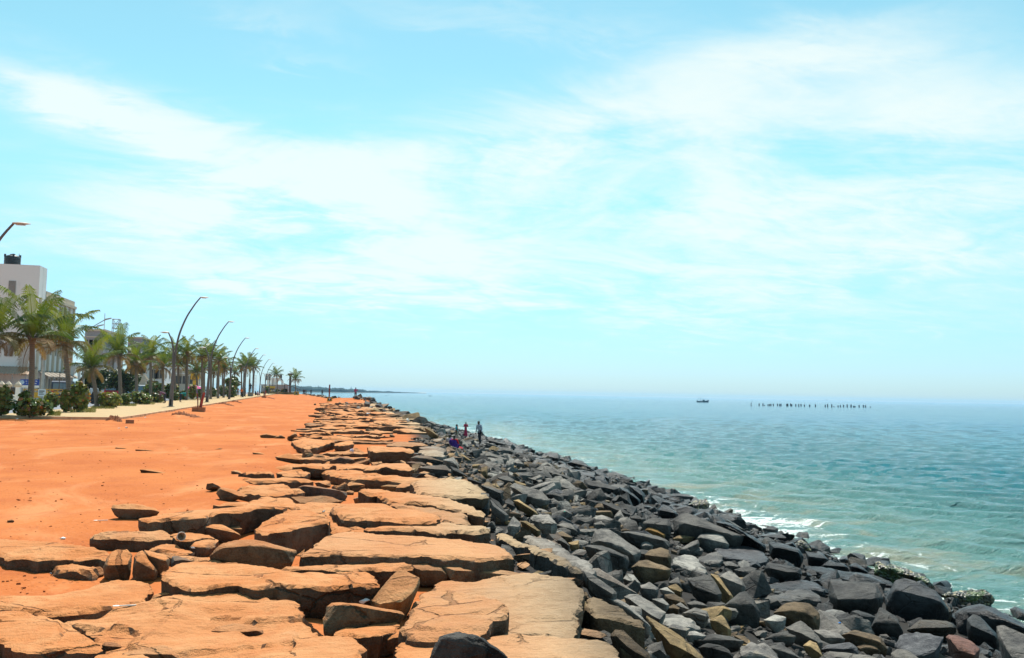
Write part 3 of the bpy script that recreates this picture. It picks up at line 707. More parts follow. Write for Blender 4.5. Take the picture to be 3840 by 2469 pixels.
S('B', [(640, 95), (760, 100), (840, 150), (960, 185), (1020, 230), (1000, 245), (860, 235), (720, 240), (735, 170)], 22, z=.05, label="small orange slab right of the tall-fronted slab")
S('B', [(735, 45), (740, 28), (800, 10), (1000, 18), (1200, 25), (1400, 70), (1600, 105), (1640, 130), (1600, 162), (1300, 160), (1100, 135), (980, 125), (860, 130), (790, 90)], 52, z=.16, label="long orange slab with a torn rag at its left end", short="the long orange slab with the rag")
S('B', [(1200, 20), (1300, 5), (1500, 10), (1700, 60), (1800, 60), (1840, 100), (1880, 180), (1780, 180), (1640, 160), (1610, 100), (1400, 62)], 34, z=.08, dust=.6, label="grey slab behind the right end of the long orange slab with the rag")
S('B', [(1020, 215), (1100, 180), (1300, 160), (1500, 165), (1800, 175), (1990, 200), (2060, 230), (1930, 260), (1850, 245), (1750, 225), (1640, 270), (1480, 240), (1300, 240), (1200, 235), (1100, 250), (1030, 247)], 40, z=.09, label="long thin orange slab directly behind the grooved slab")
B('B', [(1600, 285), (1680, 232), (1760, 218), (1830, 260), (1840, 305), (1720, 300)], 'dust', .4, deep=.4, dust=.8, lift=.02)
B('B', [(1925, 310), (1930, 245), (1980, 212), (2048, 208), (2050, 320), (1990, 320)], 'grey', .2, dust=.1, lift=.05, label="upright grey block standing at the grooved slab's far right corner")
grooved = S('B', [(480, 410), (560, 370), (640, 310), (720, 270), (800, 245), (950, 240), (1100, 255), (1500, 280), (1900, 310), (2130, 330), (2230, 400), (2235, 432), (2080, 455), (1960, 470), (1780, 440), (1450, 430), (1000, 430), (700, 420), (560, 425), (490, 432)], 100, z=.13, label="long flat slab with drill grooves along its dark front edge", short="the grooved slab", rough=.008)
S('B', [(310, 550), (500, 510), (800, 490), (1000, 470), (1200, 462), (1380, 490), (1430, 520), (1330, 530), (1200, 552), (1060, 540), (850, 578), (700, 560), (500, 556), (380, 560)], 46, z=.06, label="wavy orange slab just in front of the grooved slab")
B('B', [(1340, 550), (1380, 510), (1500, 505), (1640, 520), (1705, 615), (1600, 645), (1480, 650), (1400, 580)], 'brown', .35, deep=.5, dust=.4, lift=-.02, label="rough brown boulder under the grooved slab's right half")
B('B', [(1640, 530), (1800, 520), (1950, 550), (2080, 560), (2200, 600), (2350, 590), (2250, 625), (2060, 612), (1980, 620), (1860, 650), (1720, 645)], 'brown', .3, deep=.4, dust=.5, lift=-.02, label="low jagged brown stone below the grooved slab's right end")
B('B', [(1065, 815), (1160, 720), (1240, 600), (1290, 550), (1350, 550), (1470, 620), (1475, 665), (1430, 720), (1400, 800), (1320, 890), (1250, 882), (1130, 850)], 'tan', .85, deep=.35, dust=.55, lift=.02, label="tan rectangular stone tilted up between the orange slabs", short="the tilted tan stone")
B('B', [(665, 960), (690, 850), (740, 812), (830, 808), (960, 840), (1320, 895), (1350, 930), (1310, 965), (1200, 940), (1000, 995), (830, 985), (760, 1050), (720, 1085), (670, 1045)], 'brown', .16, deep=.5, dust=.8, lift=-.08, label="brown boulder with a dark shaded face, left of the tilted tan stone")
S('B', [(740, 1080), (800, 990), (850, 965), (920, 965), (980, 995), (1100, 950), (1200, 925), (1310, 935), (1320, 985), (1290, 1040), (1200, 1060), (1150, 1100), (1000, 1120), (880, 1092)], 30, z=.02, label="small notched orange slab in front of the brown shaded boulder")
S('B', [(1310, 1040), (1350, 950), (1440, 830), (1480, 740), (1560, 710), (1700, 700), (1850, 720), (2000, 770), (2130, 810), (2200, 870), (2180, 920), (2080, 975), (1960, 1065), (1800, 1100), (1500, 1115), (1370, 1097)], 75, z=.14, rough=.018, label="rounded tan slab with cracked top, centre of the foreground", short="the rounded tan slab", tilt=(.03, .02), dust=.9)
S('C', [(-679, 770), (-635, 704), (-525, 693), (-305, 715), (-140, 671), (60, 645), (200, 635), (440, 655), (560, 690), (690, 790), (680, 860), (650, 950), (625, 1200), (470, 1212), (300, 1180), (0, 1195), (-300, 1190), (-600, 1110)], 60, z=.04, dust=.9, label="large flat slab fading from orange to grey behind the black boulder", short="the large orange-to-grey slab", rough=.012)
S('C', [(-1000, 1250), (-800, 1222), (-480, 1192), (0, 1182), (300, 1167), (460, 1202), (900, 1217), (970, 1262), (990, 1330), (1060, 1422), (1060, 1540), (-1000, 1540)], 60, z=.07, dust=.85, label="flat grey-orange slab along the bottom edge, right of the black boulder", rough=.012, short="the flat slab on the bottom edge")
B('B', [(1548, 1300), (1560, 1180), (1590, 1120), (1660, 1070), (1760, 1050), (1880, 1055), (1960, 1080), (2040, 1130), (2110, 1200), (2200, 1260), (2240, 1330), (1550, 1340)], 'dark', .12, deep=.6, lift=.42, amp=.02, label="black craggy boulder cut off by the bottom edge", short="the black craggy boulder")
S('B', [(430, 1190), (470, 1120), (560, 1085), (700, 1090), (850, 1095), (960, 1125), (1030, 1170), (1000, 1192), (940, 1217), (1000, 1260), (1000, 1340), (420, 1340)], 60, z=.06, rough=.02, label="chunky tan-orange slab on the bottom edge with a small dark notch")
B('B', [(1170, 1110), (1230, 1060), (1300, 1040), (1380, 1090), (1375, 1125), (1280, 1185), (1190, 1185)], 'dust', .5, deep=.4, dust=.9, lift=.0)
B('A', [(1090, 1350), (1250, 1310), (1400, 1290), (1480, 1275), (1540, 1310), (1620, 1400), (1650, 1470), (1050, 1470)], 'dust', .35, deep=.5, dust=.8, lift=.05, label="rounded dusty stone at the bottom edge in front of the lumpy slab")
S('A', [(870, 1370), (960, 1350), (1230, 1350), (1400, 1380), (1440, 1480), (840, 1480)], 40, z=.03, label="orange slab at the bottom edge, left of the rounded dusty stone")
B('A', [(910, 1292), (940, 1265), (1030, 1265), (1110, 1310), (1060, 1350), (930, 1350)], 'dust', .4, dust=.5, lift=-.04)
# ---- mid-distance slabs
S('E', [(1220, 1005), (1350, 970), (1600, 975), (1880, 1010), (1990, 1050), (2110, 1090), (2220, 1170), (2060, 1152), (1940, 1112), (1700, 1062), (1340, 1057)], 34, z=.12, label="broad slab turning from orange to grey, beyond the slab with the rag")
S('E', [(1540, 890), (1560, 872), (1780, 832), (1990, 837), (2080, 870), (2180, 920), (2240, 985), (2190, 1000), (2000, 992), (1880, 987), (1700, 962), (1610, 962), (1560, 922)], 75, z=.17, label="wide tan slab with a black undercut front near the crest", short="the wide undercut slab")
S('E', [(700, 772), (1080, 770), (1500, 832), (1990, 837), (1540, 872), (1300, 852), (1100, 852), (900, 832)], 16, z=.05, label="long pale orange slab behind the wide undercut slab")
B('E', [(1590, 752), (1700, 730), (1850, 730), (1920, 795), (1910, 830), (1780, 812), (1650, 782)], 'dark', .3, dust=.1, lift=.1, label="dark leaning slab-like boulder behind the wide undercut slab")
B('E', [(1460, 765), (1500, 757), (1580, 757), (1582, 825), (1480, 828)], 'brown', .18, dust=.3, lift=.1, label="square dark-faced stone between two boulders mid-slope")
B('E', [(1305, 785), (1360, 730), (1400, 725), (1450, 760), (1458, 822), (1330, 805)], 'grey', .3, dust=.25, lift=.12, label="rounded grey boulder standing on the pale orange slab")
B('E', [(1298, 692), (1350, 610), (1380, 585), (1430, 610), (1448, 672), (1390, 702)], 'tan', .3, dust=.3, lift=.14, label="upright tan boulder standing alone among low slabs", short="the upright tan boulder")
B('E', [(1515, 665), (1600, 640), (1720, 650), (1800, 670), (1880, 700), (1890, 738), (1700, 730), (1560, 690)], 'dark', .3, dust=.2, lift=.1, label="long dark boulder with pale top right of the upright tan boulder")
B('E', [(1480, 700), (1560, 690), (1640, 705), (1695, 742), (1560, 752)], 'dark', .35, dust=.2, lift=.08)
S('E', [(1090, 747), (1250, 712), (1500, 705), (1540, 740), (1530, 762), (1300, 737), (1200, 757)], 20, z=.14)
B('E', [(955, 752), (1040, 700), (1150, 670), (1165, 692), (1080, 752)], 'brown', .4, dust=.5, lift=.06)
B('E', [(800, 692), (900, 648), (980, 660), (1045, 690), (950, 742), (900, 702)], 'dark', .2, dust=.35, lift=.06, label="dark-faced low boulder in front of the white bag")
B('E', [(585, 692), (680, 630), (740, 628), (775, 672), (740, 692), (640, 695)], 'brown', .22, dust=.4, lift=.08, label="dark triangular boulder left of the white bag")
B('E', [(310, 655), (440, 618), (580, 682), (560, 697), (430, 697), (350, 682)], 'dust', .5, deep=.4, dust=1, lift=.04, label="low orange mound stone on the sand's right rim")
B('E', [(560, 635), (580, 595), (620, 583), (668, 635), (600, 642)], 'brown', .3, dust=.3, lift=.06)
S('E', [(450, 500), (600, 480), (900, 500), (690, 560), (580, 572), (500, 542)], 22, z=.10)
B('E', [(695, 515), (760, 505), (850, 512), (860, 548), (760, 545)], 'brown', .3, dust=.4, lift=.08)
S('E', [(850, 520), (1000, 500), (1020, 520), (1010, 530), (900, 548), (850, 540)], 12, z=.12)
B('E', [(925, 610), (1040, 568), (1125, 618), (1000, 624)], 'brown', .55, dust=.8, lift=.06)
S('E', [(1130, 572), (1300, 555), (1480, 560), (1560, 590), (1572, 602), (1480, 602), (1300, 600), (1200, 602)], 44, z=.17, label="thick tan slab with black front behind the upright tan boulder")
S('E', [(1290, 537), (1400, 520), (1650, 520), (1700, 540), (1450, 552)], 14, z=.15, dust=.5)
S('E', [(1580, 592), (1800, 600), (1860, 630), (1830, 642), (1660, 632)], 26, z=.13, dust=.4, tone='grey')
S('E', [(1580, 580), (1700, 560), (1850, 580), (1840, 600)], 20, z=.15, tone='grey', dust=.3)
B('E', [(1815, 685), (1920, 650), (1965, 720), (1975, 775), (1900, 730)], 'grey', .5, lift=.05)
B('E', [(1885, 735), (1960, 760), (2065, 845), (1990, 825), (1900, 792)], 'dark', .5, lift=.05)
B('E', [(1880, 592), (1990, 620), (2085, 690), (2060, 705), (1910, 625)], 'tan', .35, lift=.1, label="long tan slab-like stone just below the seated woman in purple", short="the long tan stone by the seated women")
B('E', [(495, 935), (540, 905), (620, 903), (800, 930), (970, 960), (980, 1012), (940, 1032), (760, 1000), (640, 1000), (520, 965)], 'dark', .14, deep=.6, dust=.5, lift=.1, label="long dark-faced slab lying across the sand edge", short="the long dark-faced block")
B('E', [(245, 962), (300, 930), (430, 920), (520, 980), (522, 998), (400, 988), (270, 982)], 'dust', .4, dust=.9, lift=.05, label="low tan stone at the left end of the long dark-faced block")
B('E', [(450, 1012), (560, 1005), (730, 1000), (850, 1020), (935, 1050), (830, 1092), (690, 1132), (540, 1095)], 'brown', .7, deep=.3, dust=.35, lift=.0, label="scooped olive-brown stone below the long dark-faced block")
B('E', [(925, 942), (980, 878), (1080, 890), (1135, 912), (1050, 935), (960, 952)], 'dust', .35, dust=.9, lift=.06)
B('E', [(1095, 895), (1180, 848), (1270, 860), (1335, 902), (1250, 912), (1130, 905)], 'dust', .4, dust=.9, lift=.05)
B('E', [(1248, 918), (1330, 898), (1530, 910), (1545, 962), (1340, 955)], 'tan', .35, deep=.4, dust=.5, lift=.05)
S('E', [(1400, 892), (1540, 880), (1542, 900), (1420, 906)], 22, z=.1)
S('E', [(1050, 962), (1250, 940), (1430, 965), (1280, 982), (1200, 1002), (1100, 972)], 26, z=.12)
B('E', [(1005, 1032), (1100, 990), (1240, 1040), (1305, 1072), (1250, 1088), (1080, 1055)], 'brown', .45, dust=.4, lift=.0)
S('E', [(320, 792), (400, 765), (520, 760), (645, 780), (560, 812), (420, 817)], 14, z=.08)
S('E', [(460, 747), (580, 747), (700, 755), (790, 745), (870, 700), (700, 695), (550, 702)], 26, z=.12)
for q, tn in [([(175, 463), (230, 443), (335, 465), (300, 480)], 'brown'), ([(305, 483), (370, 453), (408, 482)], 'dust'), ([(440, 472), (500, 428), (518, 468)], 'brown'), ([(528, 447), (580, 438), (608, 467)], 'dust'), ([(598, 477), (660, 448), (745, 462)], 'dust'), ([(755, 430), (790, 428), (835, 465), (780, 460)], 'brown')]:
    B('E', q, tn, .35, dust=.7, lift=.1)
B('E', [(1990, 855), (2070, 845), (2175, 890), (2160, 912), (2080, 875)], 'dark', .4, lift=.1)
B('E', [(2155, 905), (2250, 920), (2375, 960), (2362, 1065), (2240, 992), (2170, 925)], 'dark', .3, lift=.2, label="dark blunt boulder tipping over the crest right of the wide undercut slab")
B('E', [(2240, 1000), (2330, 1060), (2390, 1150), (2380, 1220), (2290, 1200), (2240, 1100)], 'dark', .3, lift=.1)
B('E', [(1655, 392), (1710, 393), (1785, 472), (1700, 452)], 'tan', .4, lift=.3, label="pale tan block on the crest left of the teal-clad woman")
# stones of the red mound
for q, tn, du in [([(2310, 830), (2330, 780), (2395, 745), (2440, 800), (2395, 840)], 'grey', .2), ([(1380, 250), (1420, 165), (1560, 225), (1560, 310), (1450, 380), (1400, 330)], 'dark', 0), ([(1690, 290), (1740, 265), (1850, 270), (1950, 400), (1830, 380)], 'blue', 0), ([(1545, 440), (1650, 385), (1700, 370), (1870, 470), (1850, 515), (1740, 520)], 'tan', 0),
                  ([(1455, 405), (1560, 330), (1650, 330), (1600, 400), (1490, 415)], 'light', 0), ([(1150, 420), (1190, 330), (1240, 320), (1325, 425)], 'grey', 0), ([(1060, 300), (1090, 225), (1130, 290)], 'tan', .2), ([(1120, 230), (1220, 260), (1220, 315), (1150, 290)], 'dark', .2), ([(840, 215), (910, 205), (975, 265), (930, 280)], 'dark', .1),
                  ([(740, 255), (830, 235), (930, 270), (830, 290)], 'tan', .2), ([(780, 310), (900, 270), (1060, 320), (900, 330)], 'grey', .2), ([(1285, 110), (1340, 88), (1355, 130), (1310, 140)], 'grey', .1), ([(2155, 520), (2250, 435), (2270, 540), (2200, 560)], 'dark', 0), ([(2270, 480), (2395, 490), (2480, 560), (2290, 555)], 'grey', 0), ([(1870, 430), (1975, 405), (2035, 480), (1950, 500)], 'dark', 0), ([(2000, 500), (2100, 485), (2110, 545), (2010, 530)], 'brown', 0),
                  ([(640, 250), (700, 195), (745, 240), (700, 265)], 'dust', .5), ([(1300, 280), (1350, 225), (1390, 290), (1340, 310)], 'dust', .5), ([(185, 520), (290, 430), (360, 515), (300, 525)], 'brown', .5), ([(260, 1110), (275, 1045), (330, 1060), (510, 1150)], 'brown', .5), ([(1265, 1060), (1420, 1000), (1435, 1055), (1330, 1062)], 'brown', .4), ([(1525, 1110), (1560, 1060), (1680, 1055), (1920, 1110), (1840, 1140)], 'dust', .6), ([(2095, 1160), (2110, 1105), (2170, 1100), (2260, 1175), (2180, 1185)], 'brown', .2),
                  ([(820, 975), (890, 870), (1000, 880), (1110, 970), (960, 980)], 'dust', .9), ([(1020, 760), (1060, 735), (1180, 790), (1060, 800)], 'grey', .3), ([(1260, 820), (1300, 780), (1480, 790), (1600, 830), (1400, 845)], 'brown', .3), ([(2310, 820), (2330, 780), (2390, 745), (2470, 830)], 'grey', .2)]:
    B('K', q, tn, .42, dust=du, lift=None)
# ---- the seaward slope
S('C', [(-80, 265), (20, 285), (140, 345), (340, 430), (500, 515), (640, 570), (668, 605), (640, 604), (480, 558), (300, 475), (120, 392), (-20, 335), (-100, 300)], 210, 'dark', z=.0, dust=.9, label="long block with a thin orange top and deep black front beside the grooved slab", short="the long black-fronted block", thick=.75)
S('C', [(130, 300), (260, 300), (400, 350), (560, 440), (700, 500), (750, 540), (790, 610), (740, 652), (670, 592), (560, 532), (350, 432), (200, 362)], 40, 'grey', z=-.06, dust=.4, label="grey slab lying against the back of the long black-fronted block")
S('C', [(735, 830), (800, 828), (900, 878), (1050, 950), (1150, 1030), (1255, 1118), (1150, 1102), (1000, 1042), (870, 1012), (790, 987), (750, 962), (715, 885)], 215, 'brown', z=-.03, dust=1.2, label="large wedge boulder with an ochre top and sheer black front", short="the ochre-topped wedge", thick=.62, tilt=(-.10, .0))
B('C', [(680, 610), (760, 640), (940, 760), (1000, 830), (940, 880), (850, 835), (700, 722)], 'grey', .6, label="grey stone slanting down behind the ochre-topped wedge")
B('C', [(830, 838), (900, 850), (1050, 900), (1200, 1000), (1305, 1135), (1240, 1112), (1050, 945), (900, 880)], 'grey', .5, label="narrow grey stone leaning along the ochre-topped wedge's right side")
B('C', [(1045, 855), (1100, 828), (1200, 830), (1350, 930), (1445, 990), (1380, 1095), (1250, 1035), (1150, 935)], 'grey', .75, deep=.4, label="flat grey tilted stone right of the ochre-topped wedge")
B('C', [(1250, 1020), (1350, 1080), (1400, 1145), (1450, 1185), (1600, 1220), (1770, 1380), (1800, 1460), (1560, 1460), (1350, 1205), (1260, 1095)], 'tan', .5, deep=.4, label="long olive-yellow boulder running down to the bottom edge", short="the olive-yellow boulder")
B('C', [(915, 1205), (970, 1140), (1040, 1150), (1100, 1200), (1285, 1365), (1300, 1450), (1100, 1450), (1010, 1305)], 'brown', .5, label="brown boulder on the bottom edge below the ochre-topped wedge")
B('C', [(1010, 1312), (1100, 1335), (1150, 1411), (1150, 1450), (1060, 1440)], 'tan', .4, dust=.6)
B('C', [(1330, 1405), (1420, 1322), (1550, 1280), (1680, 1310), (1770, 1425), (1770, 1470), (1330, 1470)], 'grey', .5, label="smooth grey boulder on the bottom edge before the olive-yellow boulder")
S('C', [(1370, 1000), (1500, 990), (1640, 1020), (1720, 1080), (1732, 1112), (1560, 1120), (1410, 1092), (1380, 1052)], 34, 'light', label="flat pale grey slab right of the flat tilted stone")
B('C', [(1440, 1135), (1490, 1092), (1560, 1108), (1655, 1140), (1605, 1215), (1520, 1180)], 'light', .5, label="grey stone streaked with white droppings below the flat pale slab")
B('C', [(1590, 1175), (1690, 1160), (1800, 1210), (1740, 1245), (1620, 1235)], 'light', .5)
B('C', [(1815, 1065), (1930, 1013), (1962, 1050), (2022, 1160), (1990, 1198), (1950, 1192), (1860, 1105)], 'tan', .4, label="speckled tan granite stone standing out among dark rocks", short="the tan granite stone")
B('C', [(1640, 1245), (1850, 1180), (2000, 1200), (2145, 1250), (2120, 1292), (1900, 1265), (1720, 1302)], 'dark', .4)
B('C', [(1710, 1315), (1800, 1268), (1930, 1290), (2000, 1330), (2045, 1405), (1960, 1425), (1820, 1385)], 'dark', .35)
B('C', [(1990, 1440), (2150, 1280), (2200, 1250), (2320, 1330), (2480, 1440)], 'grey', .55, label="large grey peaked boulder on the bottom edge right of the olive one")
B('C', [(1915, 962), (2070, 822), (2150, 798), (2225, 880), (2285, 1012), (2282, 1072), (2130, 1062), (1990, 965)], 'dark', .25, label="large black pyramid-shaped boulder with grey right face", short="the black pyramid boulder")
B('C', [(1815, 1018), (1870, 975), (1960, 948), (2060, 958), (2085, 1002), (1950, 1005), (1830, 1062)], 'grey', .5)
B('C', [(1615, 692), (1780, 648), (1830, 650), (1850, 720), (1900, 800), (1945, 832), (1870, 872), (1740, 852), (1650, 762)], 'dark', .75, deep=.5, label="broad dark boulder with an olive strip along its right side")
B('C', [(1830, 650), (1900, 660), (2000, 800), (2038, 862), (1990, 892), (1950, 842)], 'tan', .5)
B('C', [(1895, 672), (2000, 608), (2060, 640), (2120, 700), (2155, 772), (2090, 835), (2020, 792)], 'grey', .5)
S('C', [(1488, 500), (1600, 468), (1700, 488), (1780, 570), (1802, 640), (1740, 645), (1600, 592), (1500, 548)], 95, 'light', label="pale-topped thick block in the middle of the dark slope", short="the pale-topped block", tilt=(-.12, .08))
B('C', [(1115, 592), (1180, 530), (1260, 523), (1330, 570), (1485, 602), (1480, 642), (1400, 640), (1300, 660), (1230, 702), (1150, 632)], 'brown', .4)
B('C', [(1228, 482), (1280, 430), (1390, 408), (1460, 430), (1485, 502), (1482, 592), (1400, 575), (1300, 532)], 'brown', .55, label="mottled olive boulder left of the pale-topped block")
B('C', [(695, 405), (720, 390), (850, 395), (980, 438), (1100, 482), (1118, 542), (1090, 622), (1000, 612), (830, 532), (740, 482)], 'dark', .22, dust=.0, label="dark rounded boulder with a tan top behind the long black-fronted block", short="the tan-topped dark boulder")
B('C', [(745, 380), (790, 262), (850, 243), (920, 250), (1000, 300), (1130, 380), (1215, 440), (1202, 502), (1110, 522), (1050, 445), (900, 402)], 'grey', .72, deep=.4, label="big smooth grey slab-like boulder behind the tan-topped dark boulder")
B('C', [(1018, 282), (1080, 263), (1250, 290), (1420, 320), (1475, 362), (1472, 420), (1400, 410), (1200, 365), (1100, 335)], 'dark', .35)
B('C', [(1238, 262), (1278, 227), (1360, 250), (1430, 300), (1425, 325), (1330, 303)], 'ochre', .5, label="bright ochre stone among the dark rocks of the slope", short="the ochre stone")
B('C', [(1218, 185), (1300, 138), (1450, 148), (1485, 212), (1472, 315), (1400, 303), (1300, 242), (1230, 235)], 'dark', .4, label="dark blunt boulder left of the long dark whaleback boulder")
B('C', [(1478, 155), (1560, 103), (1620, 98), (1750, 160), (1850, 198), (2000, 250), (2135, 312), (2122, 352), (2000, 392), (1900, 352), (1800, 300), (1550, 305), (1480, 292)], 'dark', .38, deep=.5, label="long dark whaleback boulder near the water", short="the long dark whaleback boulder")
B('C', [(1865, 182), (2000, 188), (2200, 288), (2335, 380), (2350, 432), (2280, 455), (2140, 395), (2130, 312)], 'wet', .4, amp=.02, label="wet mussel-crusted long rock seaward of the whaleback boulder")
B('C', [(1485, 335), (1550, 300), (1700, 318), (1640, 355), (1500, 362)], 'tan', .5)
B('C', [(1700, 332), (1740, 283), (1932, 283), (1945, 330), (2005, 392), (1872, 432), (1780, 400)], 'light', .5, label="pale fissured boulder below the whaleback boulder")
B('C', [(1535, 455), (1620, 380), (1722, 343), (1738, 402), (1650, 465)], 'grey', .5)
B('C', [(1620, 465), (1732, 408), (1772, 440), (1740, 475)], 'light', .5)
S('C', [(1700, 492), (1800, 470), (1930, 453), (1935, 540), (1800, 562)], 34, 'grey')
S('C', [(1868, 350), (1890, 400), (2000, 408), (2200, 388), (2300, 428), (2362, 530), (2250, 535), (2100, 505), (1950, 492), (1880, 445)], 85, 'blue', wet=.35, label="large flat-topped block with a damp bluish top near the water", short="the damp flat-topped block", tilt=(-.1, .05))
B('C', [(1938, 545), (2000, 538), (2095, 580), (2060, 615), (1960, 605)], 'grey', .5)
B('C', [(2035, 615), (2180, 578), (2222, 600), (2305, 700), (2240, 715), (2120, 685)], 'dark', .4)
B('C', [(1198, 395), (1250, 343), (1325, 402), (1290, 435), (1220, 435)], 'grey', .4)
B('C', [(938, 695), (950, 630), (1040, 613), (1045, 690), (1000, 755), (940, 755)], 'dark', .25, label="small dark cube-like stone between grey stones behind the wedge")
B('C', [(1040, 695), (1080, 648), (1140, 658), (1205, 740), (1100, 765)], 'light', .55)
B('C', [(1178, 765), (1280, 718), (1372, 780), (1362, 835), (1320, 855), (1200, 805)], 'grey', .45)
B('C', [(1448, 725), (1540, 673), (1575, 750), (1560, 795), (1470, 765)], 'grey', .4)
B('C', [(1445, 765), (1520, 738), (1585, 800), (1560, 845), (1470, 805)], 'tan', .6)
B('C', [(1415, 835), (1500, 825), (1592, 880), (1625, 942), (1500, 935), (1420, 885)], 'brown', .5, label="smooth rust-brown stone left of the broad dark boulder")
B('C', [(1298, 875), (1400, 868), (1465, 930), (1440, 965), (1340, 915)], 'light', .5)
B('C', [(1615, 915), (1690, 888), (1760, 908), (1805, 940), (1720, 975), (1640, 955)], 'grey', .4)
B('C', [(1368, 790), (1440, 768), (1515, 830), (1420, 838)], 'light', .4)
B('C', [(1565, 1005), (1690, 948), (1802, 980), (1825, 1042), (1780, 1095), (1700, 1045)], 'grey', .5)
for q, tn in [([(410, 330), (450, 280), (500, 262), (600, 330), (540, 350), (470, 365)], 'brown'), ([(545, 370), (650, 350), (655, 420), (580, 430)], 'tan'), ([(450, 350), (500, 325), (575, 400), (560, 425)], 'grey'), ([(430, 215), (500, 190), (580, 200), (640, 275), (540, 280)], 'grey'), ([(200, 140), (330, 100), (450, 140), (430, 210), (300, 190)], 'dark'), ([(120, 180), (180, 175), (310, 270), (280, 290)], 'tan'), ([(0, 230), (60, 130), (130, 200), (125, 300), (60, 300)], 'grey'), ([(770, 620), (830, 600), (940, 690), (935, 750), (850, 700)], 'grey'),
              ([(780, 200), (850, 175), (900, 220), (840, 245), (790, 235)], 'grey'), ([(1000, 270), (1060, 240), (1110, 262), (1060, 280)], 'brown'), ([(915, 640), (990, 575), (1012, 612), (950, 640)], 'dark'), ([(1440, 960), (1500, 920), (1560, 960), (1540, 995), (1470, 990)], 'brown'), ([(1510, 935), (1560, 905), (1640, 970), (1600, 995)], 'grey')]:
    B('C', q, tn, .42)
# right corner
B('D', [(1028, 615), (1070, 543), (1150, 538), (1240, 548), (1340, 600), (1480, 660), (1560, 710), (1605, 770), (1520, 775), (1400, 765), (1280, 720), (1150, 670), (1040, 645)], moss=True, ridge=.4, lift=.35, label="mussel-covered brown hump rising from the foam at the right", short="the mussel-covered hump")
B('D', [(1645, 845), (1700, 800), (1850, 783), (1980, 790), (2050, 778), (2110, 818), (2135, 858), (2060, 880), (1900, 922), (1750, 918), (1680, 880)], moss=True, ridge=.5, lift=.25, label="low green weedy rock awash at the far right", short="the low weedy rock awash")
B('D', [(325, 405), (390, 333), (430, 360), (495, 445), (420, 440)], moss=True, lift=.4, label="small pointed weedy rock sticking up at the waterline", short="the small pointed weedy rock")
B('D', [(1138, 875), (1240, 700), (1320, 678), (1400, 698), (1600, 798), (1650, 850), (1722, 960), (1735, 1015), (1650, 1045), (1500, 1065), (1300, 1065), (1150, 965)], 'blue', .24, deep=.7, label="great dark block with a peaked top in front of the weedy rocks", short="the great peaked block")
B('D', [(645, 692), (720, 688), (1000, 718), (1070, 740), (1122, 830), (1135, 872), (1010, 935), (900, 988), (820, 975), (700, 935), (638, 852)], 'dark', .8, deep=.7, wet=.45, label="dark block with a rippled glossy face left of the great peaked block", short="the rippled glossy block")
S('D', [(-60, 745), (200, 708), (400, 688), (580, 738), (608, 782), (500, 764), (300, 782), (-60, 795)], 75, 'blue', wet=.75, label="wet flat slab with a sky-blue sheen left of the rippled block", tilt=(-.05, .05), short="the wet sheen slab")
S('D', [(15, 882), (80, 828), (300, 788), (470, 783), (552, 840), (580, 885), (480, 862), (300, 882), (150, 892)], 75, 'grey', label="thick grey block with pale top before the wet sheen slab", tilt=(-.06, .1))
B('D', [(135, 1002), (270, 898), (330, 890), (470, 908), (562, 1000), (575, 1085), (540, 1155), (420, 1115), (260, 1045)], 'brown', .45, label="brown-topped boulder two rows before the wet sheen slab", short="the brown-topped boulder")
S('D', [(398, 590), (500, 578), (800, 618), (1050, 658), (1232, 728), (1220, 752), (1050, 718), (800, 692), (550, 642)], 95, 'wet', label="long wet black beam-like block behind the rippled block", tilt=(-.05, .1), short="the long wet black beam")
B('D', [(58, 605), (90, 543), (180, 558), (300, 583), (395, 598), (405, 662), (300, 705), (130, 695)], 'dark', .45, wet=.4, label="rounded dark boulder left of the long wet black beam")
B('D', [(95, 365), (180, 368), (380, 418), (422, 500), (402, 545), (250, 485), (110, 475)], 'wet', .4, label="long black wet block below the small pointed weedy rock")
B('D', [(428, 445), (520, 458), (600, 478), (645, 530), (560, 575), (450, 545)], 'wet', .4)
B('D', [(555, 585), (640, 528), (780, 558), (825, 600), (760, 625)], 'wet', .45)
B('D', [(815, 575), (880, 548), (965, 600), (1015, 655), (840, 615)], 'wet', .45)
B('D', [(1170, 690), (1220, 645), (1275, 690), (1230, 710)], 'wet', .45)
B('D', [(1765, 1005), (1850, 938), (2000, 913), (2100, 938), (2250, 1018), (2395, 1088), (2520, 1140), (2520, 1240), (2200, 1150), (2050, 1030), (1950, 1010), (1850, 1105), (1790, 1145)], 'blue', .4, deep=.6, label="long bluish-grey boulder at the right edge by the foam", short="the bluish right-edge boulder")
B('D', [(2145, 1115), (2210, 1103), (2395, 1178), (2520, 1235), (2520, 1500), (2250, 1500), (2190, 1305), (2150, 1205)], 'grey', .7, deep=.7, label="large grey block filling the bottom right corner", short="the corner block")
B('D', [(1868, 1045), (1930, 1003), (2000, 1028), (2152, 1180), (2185, 1285), (2000, 1290), (1880, 1205)], 'dark', .4, label="pointed dark stone with a hooked tip left of the corner block")
B('D', [(1678, 1215), (1720, 1188), (1800, 1198), (1930, 1248), (2008, 1320), (1992, 1402), (1960, 1460), (1810, 1460), (1790, 1335)], 'red', .6, wet=.5, label="smooth glossy reddish-brown stone at the bottom right", short="the glossy reddish stone")
B('D', [(1222, 1305), (1270, 1198), (1320, 1173), (1550, 1178), (1682, 1210), (1642, 1345), (1550, 1425), (1380, 1445), (1250, 1345)], 'blue', .8, deep=.5, label="large flat-faced bluish stone left of the glossy reddish stone", short="the flat bluish stone")
B('D', [(1335, 1155), (1480, 1048), (1580, 1073), (1700, 1068), (1792, 1110), (1802, 1142), (1680, 1205), (1480, 1185)], 'brown', .55, label="brown-grey stone wedged below the great peaked block")
